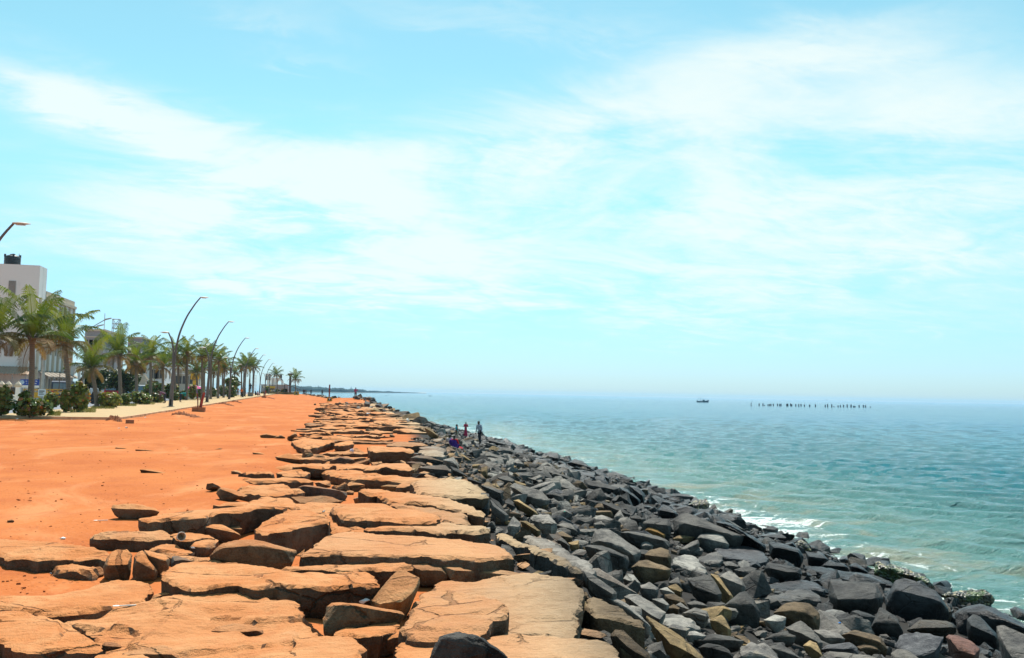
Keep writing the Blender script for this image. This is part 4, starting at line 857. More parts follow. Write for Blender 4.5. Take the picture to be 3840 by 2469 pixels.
B('D', [(995, 1165), (1060, 1050), (1100, 943), (1200, 998), (1262, 1050), (1315, 1182), (1180, 1155), (1070, 1125)], 'dark', .3, label="dark pyramid stone between the rippled block and the flat bluish stone", short="the small dark pyramid")
B('D', [(555, 1045), (640, 1008), (700, 1050), (795, 1150), (740, 1175), (570, 1115)], 'dark', .35)
B('D', [(735, 1065), (800, 1038), (870, 1008), (950, 1038), (972, 1100), (962, 1175), (850, 1155)], 'dark', .5)
B('D', [(245, 1135), (390, 1063), (480, 1128), (605, 1270), (550, 1295), (440, 1245), (330, 1195)], 'grey', .7, deep=.4, label="flat grey leaning stone right of the brown-topped boulder")
B('D', [(485, 1152), (600, 1148), (740, 1188), (795, 1240), (620, 1275), (560, 1225)], 'grey', .6)
B('D', [(745, 1195), (870, 1143), (1000, 1178), (1122, 1228), (1175, 1335), (1080, 1338), (980, 1275), (850, 1245)], 'brown', .35)
B('D', [(565, 1335), (620, 1288), (830, 1263), (902, 1308), (915, 1375), (700, 1365), (620, 1355)], 'blue', .5)
B('D', [(585, 1450), (640, 1338), (750, 1348), (1000, 1378), (1105, 1415), (1105, 1460)], 'grey', .5)
B('D', [(885, 1305), (950, 1273), (1060, 1283), (1115, 1352), (1000, 1345), (930, 1365)], 'brown', .5)
B('D', [(405, 1295), (470, 1243), (530, 1268), (595, 1395), (520, 1385)], 'tan', .6, label="small rounded tan stone near the bottom, left of centre in the dark rubble")
B('D', [(25, 1245), (150, 1188), (230, 1168), (355, 1210), (330, 1275), (200, 1245)], 'dark', .35)
B('D', [(75, 1315), (200, 1268), (300, 1330), (410, 1420), (250, 1420)], 'dark', .45)
B('D', [(-60, 1305), (60, 1258), (160, 1350), (230, 1450), (-60, 1450)], 'grey', .5)
B('D', [(1195, 1365), (1250, 1318), (1350, 1328), (1470, 1425), (1470, 1470), (1210, 1470)], 'grey', .5)
B('D', [(1475, 1425), (1530, 1368), (1630, 1358), (1730, 1425), (1730, 1470), (1480, 1470)], 'brown', .5)
B('D', [(45, 1065), (160, 1013), (262, 1040), (252, 1105), (170, 1145)], 'light', .5)
# upper slope
B('G', [(1838, 715), (1900, 668), (2030, 648), (2082, 690), (2062, 755), (1950, 752), (1870, 748)], moss=True, lift=.5, label="squat mussel-crusted rock standing in the surf", short="the squat mussel-crusted rock")
B('G', [(1585, 745), (1640, 688), (1700, 708), (1785, 790), (1690, 830), (1600, 795)], 'wet', .4, label="wet dark pyramid stone left of the squat mussel-crusted rock")
B('G', [(920, 535), (930, 468), (1000, 480), (1200, 530), (1262, 550), (1200, 600), (1050, 595), (930, 580)], 'dark', .45, label="long dark sloping slab high on the wet slope", short="the long dark sloping slab")
B('G', [(850, 425), (900, 398), (1000, 418), (1065, 470), (950, 485), (870, 455)], 'blue', .5, wet=.5)
B('G', [(940, 585), (1030, 573), (1150, 610), (1195, 645), (1080, 648), (1000, 655)], 'grey', .5)
B('G', [(1245, 535), (1330, 558), (1450, 660), (1445, 705), (1330, 645), (1250, 585)], 'wet', .4)
B('G', [(1335, 525), (1420, 538), (1485, 610), (1482, 695), (1400, 645)], 'wet', .4)
B('G', [(1025, 395), (1090, 398), (1165, 470), (1100, 495), (1040, 465)], 'wet', .4)
B('G', [(258, 535), (310, 498), (400, 538), (560, 578), (635, 660), (540, 705), (400, 645)], 'grey', .72, deep=.4, label="big pale-faced slab leaning on the upper slope", short="the big leaning grey slab")
S('G', [(0, 530), (60, 498), (150, 530), (212, 570), (212, 600), (100, 582)], 60, 'brown', z=None, dust=.3)
B('G', [(578, 605), (680, 588), (752, 620), (755, 685), (650, 655)], 'dark', .3, label="dark square-ended block right of the big leaning grey slab")
B('G', [(545, 515), (600, 468), (700, 498), (852, 555), (832, 585), (700, 568), (580, 552)], 'dark', .45)
B('G', [(638, 435), (660, 408), (760, 428), (822, 460), (822, 515), (700, 495)], 'dark', .25)
B('G', [(498, 385), (540, 343), (640, 358), (742, 400), (720, 455), (580, 430)], 'grey', .7, label="large smooth grey boulder among broken stones on the upper slope")
B('G', [(655, 365), (760, 328), (832, 380), (832, 415), (720, 385)], 'grey', .5)
B('G', [(778, 325), (850, 288), (920, 308), (1005, 370), (950, 395), (850, 355)], 'wet', .4)
B('G', [(575, 275), (610, 233), (700, 233), (725, 270), (702, 325), (620, 305)], 'wet', .5, label="shiny wet block at the water's edge on the upper slope")
B('G', [(425, 265), (500, 248), (575, 280), (540, 305)], 'dark', .5)
B('G', [(298, 250), (350, 228), (440, 258), (485, 300), (380, 283)], 'dark', .45)
B('G', [(148, 215), (200, 183), (280, 198), (305, 240), (250, 270), (170, 260)], 'dark', .35)
B('G', [(38, 125), (100, 108), (305, 170), (290, 195), (100, 155)], 'dark', .35, label="long low dark slab just right of the man in the checked shirt")
B('G', [(178, 135), (230, 98), (272, 130), (305, 168)], 'light', .6, label="pale hump-shaped stone at the water right of the checked-shirt man")
B('G', [(-10, 245), (60, 223), (150, 248), (255, 290), (230, 330), (100, 300), (0, 290)], 'grey', .4, label="long grey block with black front below the checked-shirt man")
S('G', [(440, 802), (560, 758), (685, 830), (670, 872), (540, 852)], 20, 'grey')
B('G', [(678, 885), (740, 838), (852, 890), (885, 955), (760, 935)], 'dark', .4)
B('G', [(998, 705), (1080, 683), (1185, 740), (1100, 755), (1000, 745)], 'brown', .6)
B('G', [(1000, 755), (1190, 748), (1205, 805), (1010, 795)], 'brown', .3)
B('G', [(1088, 682), (1200, 688), (1300, 740), (1355, 790), (1310, 815), (1200, 775)], 'dark', .5)
B('G', [(1198, 805), (1260, 738), (1305, 820), (1290, 875), (1210, 855)], 'grey', .4)
B('G', [(1338, 805), (1400, 788), (1475, 830), (1440, 865), (1360, 855)], 'dark', .45)
B('G', [(998, 825), (1090, 788), (1205, 830), (1180, 865), (1050, 855)], 'grey', .5)
B('G', [(295, 665), (350, 648), (505, 760), (525, 795), (420, 745)], 'tan', .5, label="long ochre-tan stone lying downslope on the upper rubble", short="the long ochre-tan stone")
B('G', [(535, 705), (620, 698), (600, 745), (550, 745)], 'brown', .5)
B('G', [(215, 615), (290, 568), (355, 620), (330, 655), (250, 645)], 'grey', .5)
B('G', [(195, 675), (260, 638), (345, 710), (345, 785), (270, 785), (210, 715)], 'dark', .35)
B('G', [(85, 645), (150, 698), (265, 800), (200, 855), (100, 765)], 'dark', .4)
B('G', [(5, 590), (85, 600), (90, 700), (70, 790), (10, 760)], 'dark', .25)
B('G', [(618, 665), (660, 638), (735, 700), (660, 705)], 'dark', .4)
B('G', [(155, 455), (240, 438), (315, 480), (290, 525), (200, 515)], 'dark', .45)
B('G', [(235, 345), (270, 283), (310, 290), (302, 375), (260, 405)], 'light', .5)
B('G', [(315, 385), (420, 373), (432, 415), (340, 425)], 'dark', .25)
B('G', [(270, 320), (340, 285), (400, 340), (350, 372), (300, 365)], 'grey', .45)
B('G', [(5, 370), (70, 352), (70, 450), (10, 460)], 'tan', .4, label="cream-coloured block among grey stones near the crest")
# half-buried stones in the red sand
for q in [[(1030, 52), (1050, 36), (1130, 48), (1140, 62), (1060, 62)], [(1210, 62), (1290, 58), (1400, 78), (1300, 80)], [(1250, 242), (1330, 235), (1500, 270), (1480, 290), (1400, 285)], [(2070, 258), (2120, 246), (2230, 290), (2200, 300)], [(60, 700), (110, 685), (130, 705), (90, 720)], [(1930, 60), (1980, 48), (1996, 62)], [(2265, 90), (2330, 85), (2410, 115), (2320, 112)]]:
    B('L', q, 'dust', .4, dust=.7, lift=.03)
# ------------------------------------------------------------------ rubble: many broken stones over the seaward slope
def base_rock(seed, lev, flat=.62):
    rng = np.random.default_rng(seed); n = rng.integers(9, 15); P = rng.normal(size=(n, 3)); P /= np.linalg.norm(P, axis=1)[:, None]
    P = np.sign(P)*np.abs(P)**.6; P *= np.array([1.0, rng.uniform(.55, .85), flat*rng.uniform(.6, 1.15)])*.5
    V, Fc = hull([tuple(p) for p in P]); return rockify(V, Fc, lev, seed*.37, .014, .16)
BASE1 = [base_rock(s, 1) for s in range(40, 62)]; BASE2 = [base_rock(s, 2) for s in range(70, 92)]; BASE3 = [base_rock(s, 3) for s in range(110, 126)]
def in_foot(x, y, who=None):
    for poly, lo, hi in (FB if who is None else who):
        if lo[0] < x < hi[0] and lo[1] < y < hi[1]:
            ins = False; m = len(poly)
            for k in range(m):
                a, b = poly[k], poly[(k+1) % m]
                if (a[1] > y) != (b[1] > y) and x < (b[0]-a[0])*(y-a[1])/(b[1]-a[1]+1e-12)+a[0]: ins = not ins
            if ins: return True
    return False
FB = [(p, p.min(0), p.max(0)) for p in FOOT]
PB = []
# keep big stones off the spots where people stand or sit
for px_s, yy in ((1799, 61), (1746, 84), (1712, 82), (1697, 50)):
    q = at_dist(px_s, 1650, yy)[:2]; u_ = q/np.linalg.norm(q); w_ = np.array([u_[1], -u_[0]]); L_ = 38 if yy == 50 else 11; poly = np.array([q-u_*L_-w_*1.0, q-u_*L_+w_*1.0, q+u_*1.0+w_*1.1, q+u_*1.0-w_*1.1]); PB.append((poly, poly.min(0), poly.max(0)))
cand = []            # x, y, size, zoff, kind
rng = np.random.default_rng(77)
def scatter(y0, y1, n, smin, smax, t0, t1, power=2.0):
    for _ in range(n):
        y = y0+(y1-y0)*rng.random(); xc, xw = float(xcrest(y)), float(xwater(y)); x = xc+(xw-xc)*(t0+(t1-t0)*rng.random())
        cand.append((x, y, smin+(smax-smin)*rng.random()**power))
scatter(3.5, 12, 3700, .10, .36, .03, 1.0); scatter(3.5, 12, 110, .4, .95, .25, 1.05, 1.3)
scatter(4.5, 32, 700, .14, .42, -.07, .06); scatter(12, 30, 2300, .14, .5, .0, 1.0); scatter(12, 30, 300, .5, 1.15, .02, 1.05, 1.3)
scatter(30, 60, 1700, .3, .8, -.01, 1.03); scatter(30, 60, 420, .8, 1.35, .0, 1.03, 1.4)
scatter(60, 150, 1900, .5, 1.4, -.02, 1.02, 1.6); scatter(128, 146, 160, .6, 1.6, -.25, 1.0)
scatter(150, 330, 700, .6, 1.5, -.03, 1.05); scatter(185, 330, 420, .6, 1.3, -.12, .45)
big, small = [], []
for x, y, s in cand:
    if s > .5 and in_foot(x, y, PB): s = .25+.25*(s % .1)*10
    if s > .24 and (in_foot(x, y) or in_foot(x-.4*s, y) or in_foot(x+.4*s, y) or in_foot(x, y+.5*s) or in_foot(x, y-.4*s) or (s > .4 and in_foot(x, y+.9*s))): continue
    if s <= .24 and y < 30 and in_foot(x, y) and rng.random() < .75: continue
    D = y
    (big if (s/D > .028 and y < 100) else small).append((x, y, s))
big.sort(key=lambda q: -q[2]/q[1])
def place(base, x, y, s, sink=.28):
    V, Fc = base; a = rng.uniform(0, 6.283); tx, ty = rng.normal(0, .28, 2)
    Rm = np.array(Matrix.Rotation(a, 3, 'Z') @ Matrix.Rotation(tx, 3, 'X') @ Matrix.Rotation(ty, 3, 'Y'))
    W_ = (V*s) @ Rm.T; z = float(terrain(np.array([x]), np.array([y]))[0]); W_ = W_+np.array([x, y, z+s*(.30-sink)+.02]); return W_, Fc
TW = ['grey', 'grey', 'dark', 'dark', 'dark', 'grey', 'brown', 'grey', 'light', 'dark', 'blue', 'dark', 'dark', 'tan', 'dark', 'dark']
NBIG = 300-len(ROCKS)
shared = {}
for k, (x, y, s) in enumerate(big[:NBIG]):
    V, Fc = place(BASE3[k % 16] if s/y > .045 else BASE2[k % 22], x, y, s, .12)
    tn = TW[int(rng.integers(0, 16))]
    add_rock("boulder", 'boulder', V, Fc, tn, 0.0, None, None, None, .6*float(sstep(SEA+1.0, SEA+.5, V[:, 2].mean())))
small += big[NBIG:]
Vs, Fs, Ts, Ws, Ds, n0 = [], [], [], [], [], 0
for k, (x, y, s) in enumerate(small):
    base = BASE2[k % 22] if s/y > .022 else BASE1[k % 22]
    V, Fc = place(base, x, y, s); n = len(V); Vs.append(V); Fs += [(a+n0, b+n0, c+n0) for a, b, c in Fc]; n0 += n
    tn = np.array(TONE[TW[int(rng.integers(0, 16))]])*rng.uniform(.8, 1.2); Ts.append(np.tile([*tn, 1], (n, 1)))
    Ws.append(sstep(SEA+1.6, SEA+.75, V[:, 2])); xr = x-float(xcrest(y)); Ds.append(np.full(n, .35*max(0, 1-xr/2.5)*rng.random() if y > 12 else 0))
Vs = np.vstack(Vs)
rub = meshobj("rubble", Vs, Fs, M_ROCK, smooth=36, attrs={'tint': np.vstack(Ts), 'wet': np.concatenate(Ws), 'dust': np.concatenate(Ds), 'pale': np.ones(len(Vs))*.6})
tag(rub, "broken grey and black rubble filling the seaward slope between the boulders", 'rubble', kind='stuff')
# ---- far slab field: low tabular stones along the crest, and chips lying on the sand
fs_ = []
def far_slab(x, y, L, Wd, th, a, ind):
    n = 11; ph = rng.uniform(0, 6.28); P = []
    for i in range(n):
        q = 2*math.pi*i/n; r = 1+.22*rng.normal(); P.append((L/2*r*math.cos(q), Wd/2*r*math.sin(q)))
    P = np.array(P); k, s_ = math.cos(a), math.sin(a); P = np.stack([x+P[:, 0]*k-P[:, 1]*s_, y+P[:, 0]*s_+P[:, 1]*k], 1)
    g = float(terrain(np.array([x]), np.array([y]))[0]); tx, ty = rng.normal(0, .025, 2)
    return P, (lambda X_, Y_: g+th*.75+tx*(X_-x)+ty*(Y_-y)), th
nf = 0; FV, FF, FT, FD, FP, FP0 = [], [], [], [], [], 0
y = 11.0
spots = []
while y < 113:
    xc = float(xcrest(y)); xl = float(zleft(y))-.2
    if y > 36: xl = max(xl, xc-7.5)
    x = xc-.1
    while x > xl+.4*rng.random():
        L = min(rng.uniform(.9, 2.6)*(1 if y < 40 else 1.25), max(.6, (x-xl)*1.15)); spots.append((x-L*.4, y+rng.normal(0, .25), L, rng.uniform(.5, 1.05)*(1 if y < 40 else 1.4), rng.uniform(.10, .26)*(1 if y < 60 else 1.2))); x -= L*rng.uniform(.85, 1.25)
    y += rng.uniform(.85, 1.35)*(1 if y < 30 else 1.0+.018*(y-30))
for (x, y, L, Wd, th) in spots:
    if (x+L*.3 > float(xcrest(y))-.35 and in_foot(x+L*.3, y, PB)) or in_foot(x, y) or in_foot(x-L*.3, y) or in_foot(x+L*.3, y) or in_foot(x, y+Wd*.35) or in_foot(x, y-Wd*.35): continue
    P, pl, th = far_slab(x, y, L, Wd, th, rng.normal(0, .12), nf < 150)
    V, Fc = slab_mesh(P, pl, th*1.6+.1, max(.07, y*8/F*1.6), nf*.77+9, .012+.0004*y, .03)
    if nf < 90: add_rock("rock_slab", 'rock slab', V, Fc, 'dust', 1.0 if rng.random() < .8 else .45, None, None)
    else:
        n = len(V); FV.append(V); FF += [tuple(i+FP0 for i in f) for f in Fc]; FP0 += n
        FT.append(np.tile([*(np.array(TONE['dust'])*rng.uniform(.8, 1.2)), 1], (n, 1))); FD.append(dust_at(V[:, 0], V[:, 1], 1.0 if rng.random() < .75 else .4)); FP.append(sstep(-3.5, -.3, V[:, 0]-xcrest(V[:, 1]))*.9)
    nf += 1
    if rng.random() < .35:
        V, Fc = place(BASE2[nf % 22], x+rng.normal(0, .6), y-.5*rng.random(), rng.uniform(.25, .7), .2); n = len(V); FV.append(V); FF += [tuple(i+FP0 for i in f) for f in Fc]; FP0 += n
        FT.append(np.tile([*np.array(TONE['brown']), 1], (n, 1))); FD.append(dust_at(V[:, 0], V[:, 1], .6)); FP.append(sstep(-3.5, -.3, V[:, 0]-xcrest(V[:, 1]))*.8)
for k in range(240):
    y = rng.uniform(5, 24); xl = max(float(zleft(y))+1.0, -.12*y); x = rng.uniform(xl, float(xcrest(y))+.2); s = rng.uniform(.10, .36)
    V, Fc = place(BASE2[k % 22], x, y, s, .24); n = len(V); FV.append(V); FF += [tuple(i+FP0 for i in f) for f in Fc]; FP0 += n
    FT.append(np.tile([*np.array(TONE['dust']), 1], (n, 1))); FD.append(dust_at(V[:, 0], V[:, 1], 1.0)); FP.append(sstep(-3.5, -.3, V[:, 0]-xcrest(V[:, 1]))*.5)
FV = np.vstack(FV)
o = meshobj("far_paving_stones", FV, FF, M_ROCK, smooth=40, attrs={'tint': np.vstack(FT), 'dust': np.concatenate(FD), 'wet': np.zeros(len(FV)), 'pale': np.concatenate(FP)})
tag(o, "low weathered stones paving the far crest of the sea wall", 'stones', kind='stuff')
# grit and pebbles on the red sand
GV, GF, n0 = [], [], 0
for k in range(1500):
    y = 6.5*math.exp(rng.random()*2.1); x = rng.uniform(-.36*y-1, min(.04*y, float(zleft(y))+.8)+.4); s = (.008+.034*rng.random()**3)*(1+.012*y)
    V, Fc = BASE1[k % 22]; z = float(terrain(np.array([x]), np.array([y]))[0]); a = rng.uniform(0, 6.28); c_, s_ = math.cos(a), math.sin(a)
    Q = np.column_stack([(V[:, 0]*c_-V[:, 1]*s_)*s+x, (V[:, 0]*s_+V[:, 1]*c_)*s+y, V[:, 2]*s+z+s*.12]); GV.append(Q); GF += [(p+n0, q+n0, r+n0) for p, q, r in Fc]; n0 += len(V)
o = meshobj("gravel", np.vstack(GV), GF, plain("sand_clod", (.30, .10, .038), .95, .1, .45, .9, coords='Object'), smooth=50)
tag(o, kind='stuff')
# ------------------------------------------------------------------ vegetation
def leaf_mat(name, cols, rough=.5, trans=.25, scale=1.2):
    m, t, b, geo, tc = mat(name, rough, .35); P = geo.outputs['Position']; oi = t.new('ShaderNodeObjectInfo')
    rnd = geo.outputs['Random Per Island']; n = t.noise(P, scale, 3, .6)
    c = t.mix(t.ramp(n, .35, .65), cols[0], cols[1])
    if len(cols) > 2: c = t.mix(t.ramp(rnd, .72, .95), c, cols[2])
    if len(cols) > 3: c = t.mix(t.ramp(t.math('FRACT', t.math('MULTIPLY', rnd, 7.31)), .8, .97), c, cols[3])
    t.val(b.inputs['Base Color'], c)
    tr = t.new('ShaderNodeBsdfTranslucent'); t.l.new(t.mix(1.0, c, (1.5, 1.5, .7), 'MULTIPLY'), tr.inputs['Color'])
    ms = t.new('ShaderNodeMixShader'); ms.inputs[0].default_value = trans; t.l.new(b.outputs[0], ms.inputs[1]); t.l.new(tr.outputs[0], ms.inputs[2])
    t.l.new(ms.outputs[0], t.n['Material Output'].inputs['Surface'])
    return m
M_FROND = leaf_mat("palm_green", [(.038, .082, .012), (.105, .140, .022)], .45, .26)
M_YOUNG = leaf_mat("palm_young", [(.11, .155, .016), (.17, .18, .022)], .45, .34)
M_DRY = leaf_mat("palm_dry", [(.15, .09, .04), (.23, .145, .065)], .8, .2)
M_OLD = leaf_mat("palm_old", [(.085, .085, .022), (.15, .115, .038)], .6, .3)
def trunk_mat():
    m, t, b, geo, tc = mat("palm_trunk", .9, .15); P = tc.outputs['Object']
    w = t.new('ShaderNodeTexWave'); t.l.new(P, w.inputs['Vector']); w.bands_direction = 'Z'; w.inputs['Scale'].default_value = 3.2; w.inputs['Distortion'].default_value = 2.5; w.inputs['Detail'].default_value = 3
    c = t.mix(w.outputs[1], (.15, .125, .10), (.22, .185, .15)); c = t.mix(t.ramp(t.noise(P, 4, 4, .6), .5, .7, 0, .5), c, (.12, .10, .085)); t.val(b.inputs['Base Color'], c)
    t.l.new(t.bump(w.outputs[1], .5, .03), b.inputs['Normal']); return m
M_TRUNK = trunk_mat(); M_BARK = plain("bark", (.13, .10, .075), .95, .1, .35, 3)
def frond(rng, az, e0, L, droop, nl, wid, lw, V, Fc, Mi, mi, fold=.5):
    """one feather frond: a rachis bending under its weight, two rows of hanging leaflets"""
    S = 12; d = e0; p = np.array([0., 0, 0]); pts = [p.copy()]; dirs = []
    side = np.array([-math.sin(az), math.cos(az), 0]); sway = rng.normal(0, .12)
    for s in range(S):
        h = np.array([math.cos(az+sway*s/S), math.sin(az+sway*s/S), 0]); dv = h*math.cos(d)+np.array([0, 0, 1])*math.sin(d); dirs.append(dv); p = p+dv*L/S; pts.append(p.copy()); d -= droop*(.4+1.6*s/S)/S
    dirs.append(dirs[-1]); pts = np.array(pts); dirs = np.array(dirs); b = len(V)
    # rachis strip
    for s in range(S+1):
        w = wid*(1-.8*s/S)*.5; V.append(pts[s]+side*w); V.append(pts[s]-side*w+np.array([0, 0, .01]))
    for s in range(S): Fc.append((b+2*s, b+2*s+1, b+2*s+3, b+2*s+2)); Mi.append(mi)
    for k in range(nl):
        f = .10+.88*k/nl; x = f*S; i0 = min(S-1, int(x)); q = pts[i0]+(pts[i0+1]-pts[i0])*(x-i0); dv = dirs[i0]
        up = np.cross(dv, side); up = up/np.linalg.norm(up); up = up if up[2] > 0 else -up
        ll = L*.30*math.sin(math.pi*min(1, .16+.80*f))**.8*rng.uniform(.85, 1.1)
        for sg in (1, -1):
            o = side*sg*math.cos(fold)+up*math.sin(fold)*.5+dv*(.55+.5*f); o = o/np.linalg.norm(o)
            m1 = q+o*ll*.5; o2 = o*.6+np.array([0, 0, -1])*(.55+rng.uniform(0, .5)); o2 /= np.linalg.norm(o2); m2 = m1+o2*ll*.5
            wv = dv*lw*.5; b = len(V); V += [q-wv*.6, q+wv*.6, m1+wv, m1-wv, m2+wv*.15, m2-wv*.15]
            Fc += [(b, b+1, b+2, b+3), (b+3, b+2, b+4, b+5)]; Mi += [mi, mi]
def palm_meshes(seed, nl=36, lw=.055, dense=1.0, L0=2.6, old=.8):
    rng = np.random.default_rng(seed); V, Fc, Mi = [], [], []; n = int(13*dense)
    for k in range(n):
        u = k/n; az = k*2.39996+rng.normal(0, .2); e0 = R(86-78*u**.9+rng.normal(0, 5)); L = L0*(.78+.32*math.sin(math.pi*min(1, .25+u)))*rng.uniform(.9, 1.1)
        mi = 1 if u < .22 else (0 if u < .72 else 2)
        frond(rng, az, e0, L, .55+1.15*u+rng.normal(0, .12), nl, .07, lw, V, Fc, Mi, mi, .9-.8*u)
    crown = (V, Fc, Mi); V, Fc, Mi = [], [], []
    for k in range(int(9*old)):
        az = k*2.39996+1+rng.normal(0, .3); frond(rng, az, R(rng.uniform(-40, 15)), L0*rng.uniform(.45, .75), rng.uniform(.7, 1.7), int(nl*.7), .06, lw*.8, V, Fc, Mi, 0, .1)
    return crown, (V, Fc, Mi)
PALMV = [palm_meshes(300+i) for i in range(7)]
PALMD = []
for cr_m, dr_m in PALMV:
    a = bpy.data.meshes.new("crown"); a.from_pydata([tuple(v) for v in cr_m[0]], [], cr_m[1]); [a.materials.append(x) for x in (M_FROND, M_YOUNG, M_OLD)]; a.polygons.foreach_set('material_index', np.array(cr_m[2], dtype=np.int32))
    d = bpy.data.meshes.new("dry_fronds"); d.from_pydata([tuple(v) for v in dr_m[0]], [], dr_m[1]); d.materials.append(M_DRY); PALMD.append((a, d))
def palm(px, py, cx, cy, label, group, v=0, k=1.0, z0=.1, y=None, r0=.17, dist=None):
    b = unp(px, py, z0) if dist is None else np.append(at_dist(px, py, dist)[:2], z0); c = at_dist(cx, cy, b[1]); h = c[2]-b[2]; dx = c[0]-b[0]
    root = empty("palm_tree", b, 0, label, 'palm tree', group); root.empty_display_size = 1
    mb = MB(); N = 14; P = [(dx*(.25*f+.75*f*f), .12*math.sin(f*3+v), -.15+(h+.15)*f) for f in [i/N for i in range(N+1)]]
    mb.tube(P, [r0*(1.25 if i == 0 else (1.02 if i == 1 else .95-.28*i/N))*(1+.05*(i % 2)) for i in range(N+1)], 10)
    # leaf bases and fibre at the top
    for q in range(9):
        a = q*2.4; mb.tube([(dx, 0, h-.25), (dx+.16*math.cos(a), .16*math.sin(a), h+.02+.05*(q % 3)), (dx+.30*math.cos(a), .30*math.sin(a), h+.30)], [.07, .05, .025], 5)
    tr = mb.build("trunk", M_TRUNK, root, 60)
    ca, da = PALMD[v % 7]
    for nm, me in (("crown", ca), ("dry_fronds", da)):
        o = bpy.data.objects.new(nm, me); COL.objects.link(o); o.parent = root; o.location = (dx, .12*math.sin(3+v), h); o.rotation_euler = (0, 0, v*1.3+px*.1); o.scale = (k, k, k)
    return root
PG = "coconut palms lining the promenade"
PALMS = [(-42, 1563, -30, 1268, "palm at the left picture edge with only frond tips in view", 5, 1.05), (110, 1560, 120, 1275, "nearest fully seen palm, in front of the white building's corner", 0, 1.12), (257, 1546, 242, 1293, "slim palm second from the left, with a dry skirt of fronds", 1, .95),
         (362, 1532, 343, 1383, "short leaning palm with bright yellow-green heart", 2, .92), (452, 1522, 445, 1336, "dark green upright palm right of the short leaning palm", 3, 1.0), (512, 1515, 510, 1366, "short yellowish palm in front of the silver car", 4, .85), (564, 1511, 563, 1342, "taller grey-trunked palm between silver car and nearest tall lamp", 5, .95),
         (609, 1505, 610, 1377, "yellowing palm directly left of the nearest tall lamp", 6, .95), (666, 1500, 668, 1372, "palm with drooping dry fronds just right of the nearest tall lamp", 0, .9), (697, 1497, 697, 1366, "palm with golden drooping fronds, second right of the nearest tall lamp", 1, 1.0),
         (740, 1493, 737, 1398, "thin-trunked low palm left of the second tall lamp", 2, 1.0), (765, 1492, 766, 1380, "palm hidden partly behind the second tall lamp", 3, .95), (798, 1489, 800, 1395, "low palm just right of the second tall lamp", 4, .95), (812, 1487, 815, 1392, "palm midway between second and third tall lamps", 5, .95), (833, 1486, 834, 1388, "palm left of the third tall lamp with a yellow sign strip", 6, .95),
         (905, 1486, 905, 1385, "palm at the left side of the dense far clump", 1, 1.0), (917, 1487, 922, 1377, "tallest palm of the dense far clump with the dark figure below", 0, 1.22), (935, 1484, 938, 1372, "palm at the right of the dense far clump", 2, 1.15), (947, 1483, 950, 1381, "rightmost palm of the dense far clump with hanging fronds", 4, 1.12), (878, 1484, 880, 1400, "palm behind the third tall lamp's right side", 3, .95)]
for px, py, cx, cy, lb, v, k in PALMS: palm(px, py, cx, cy, lb, PG, v, k)
for px, cx, cy, lb, v, y in [(757, 757, 1340, "grey-green palm rising behind the second tall lamp", 0, 118), (790, 792, 1345, "tall hazy palm behind the row, right of the second lamp", 3, 126), (818, 820, 1357, "hazy palm behind the row, left of the third lamp", 5, 136), (838, 842, 1384, "small far palm behind the third lamp", 2, 150), (700, 702, 1330, "tall dull palm behind the golden drooping palm", 4, 112), (655, 650, 1338, "tall dull palm behind the nearest tall lamp", 6, 110)]:
    palm(px, 1490, cx, cy, lb, "palms on the far side of the road", v, 1.0, .1, dist=y)
palm(1041, 1478, 1036, 1409, "slender far palm before the arched white building", "far palms by the shore", 0, 1.25, 0, dist=285)
palm(1109, 1476, 1107, 1424, "far palm by the thatched hut at the shore, hanging fronds", "far palms by the shore", 3, 1.3, 0, dist=275)
# --- sea-grape shrubs: round leathery leaves
M_GRAPE = leaf_mat("grape_leaf", [(.045, .085, .016), (.11, .15, .028), (.24, .25, .055), (.22, .09, .035)], .42, .22, 2.0)
M_GRAPE_R = leaf_mat("grape_leaf_ripe", [(.09, .12, .022), (.19, .20, .040), (.30, .27, .07), (.28, .11, .04)], .42, .25, 2.0)
M_DARKLEAF = leaf_mat("tree_leaf", [(.018, .034, .010), (.040, .062, .016), (.12, .15, .04)], .5, .15, .8)
def leaf_cloud(rng, n, rad, centre, lo, hi, sides=7, shell=.55):
    d = rng.normal(size=(n, 3)); d /= np.linalg.norm(d, axis=1)[:, None]; r = rng.uniform(shell, 1.0, n)**.6
    lump = 1+.28*vnoise(d*2.3+rng.uniform(0, 50)); P = d*(r*lump)[:, None]*np.array(rad)+np.array(centre)
    nrm = d*.8+rng.normal(0, .55, (n, 3))+np.array([0, -.1, .35]); nrm /= np.linalg.norm(nrm, axis=1)[:, None]
    a = np.cross(nrm, rng.normal(size=(n, 3))); a /= np.linalg.norm(a, axis=1)[:, None]; b = np.cross(nrm, a); s = rng.uniform(lo, hi, n)
    th = np.arange(sides)*2*math.pi/sides
    V = P[:, None, :]+s[:, None, None]*(np.cos(th)[None, :, None]*a[:, None, :]+np.sin(th)[None, :, None]*b[:, None, :]*.85)
    return V.reshape(-1, 3), np.arange(n*sides).reshape(n, sides)
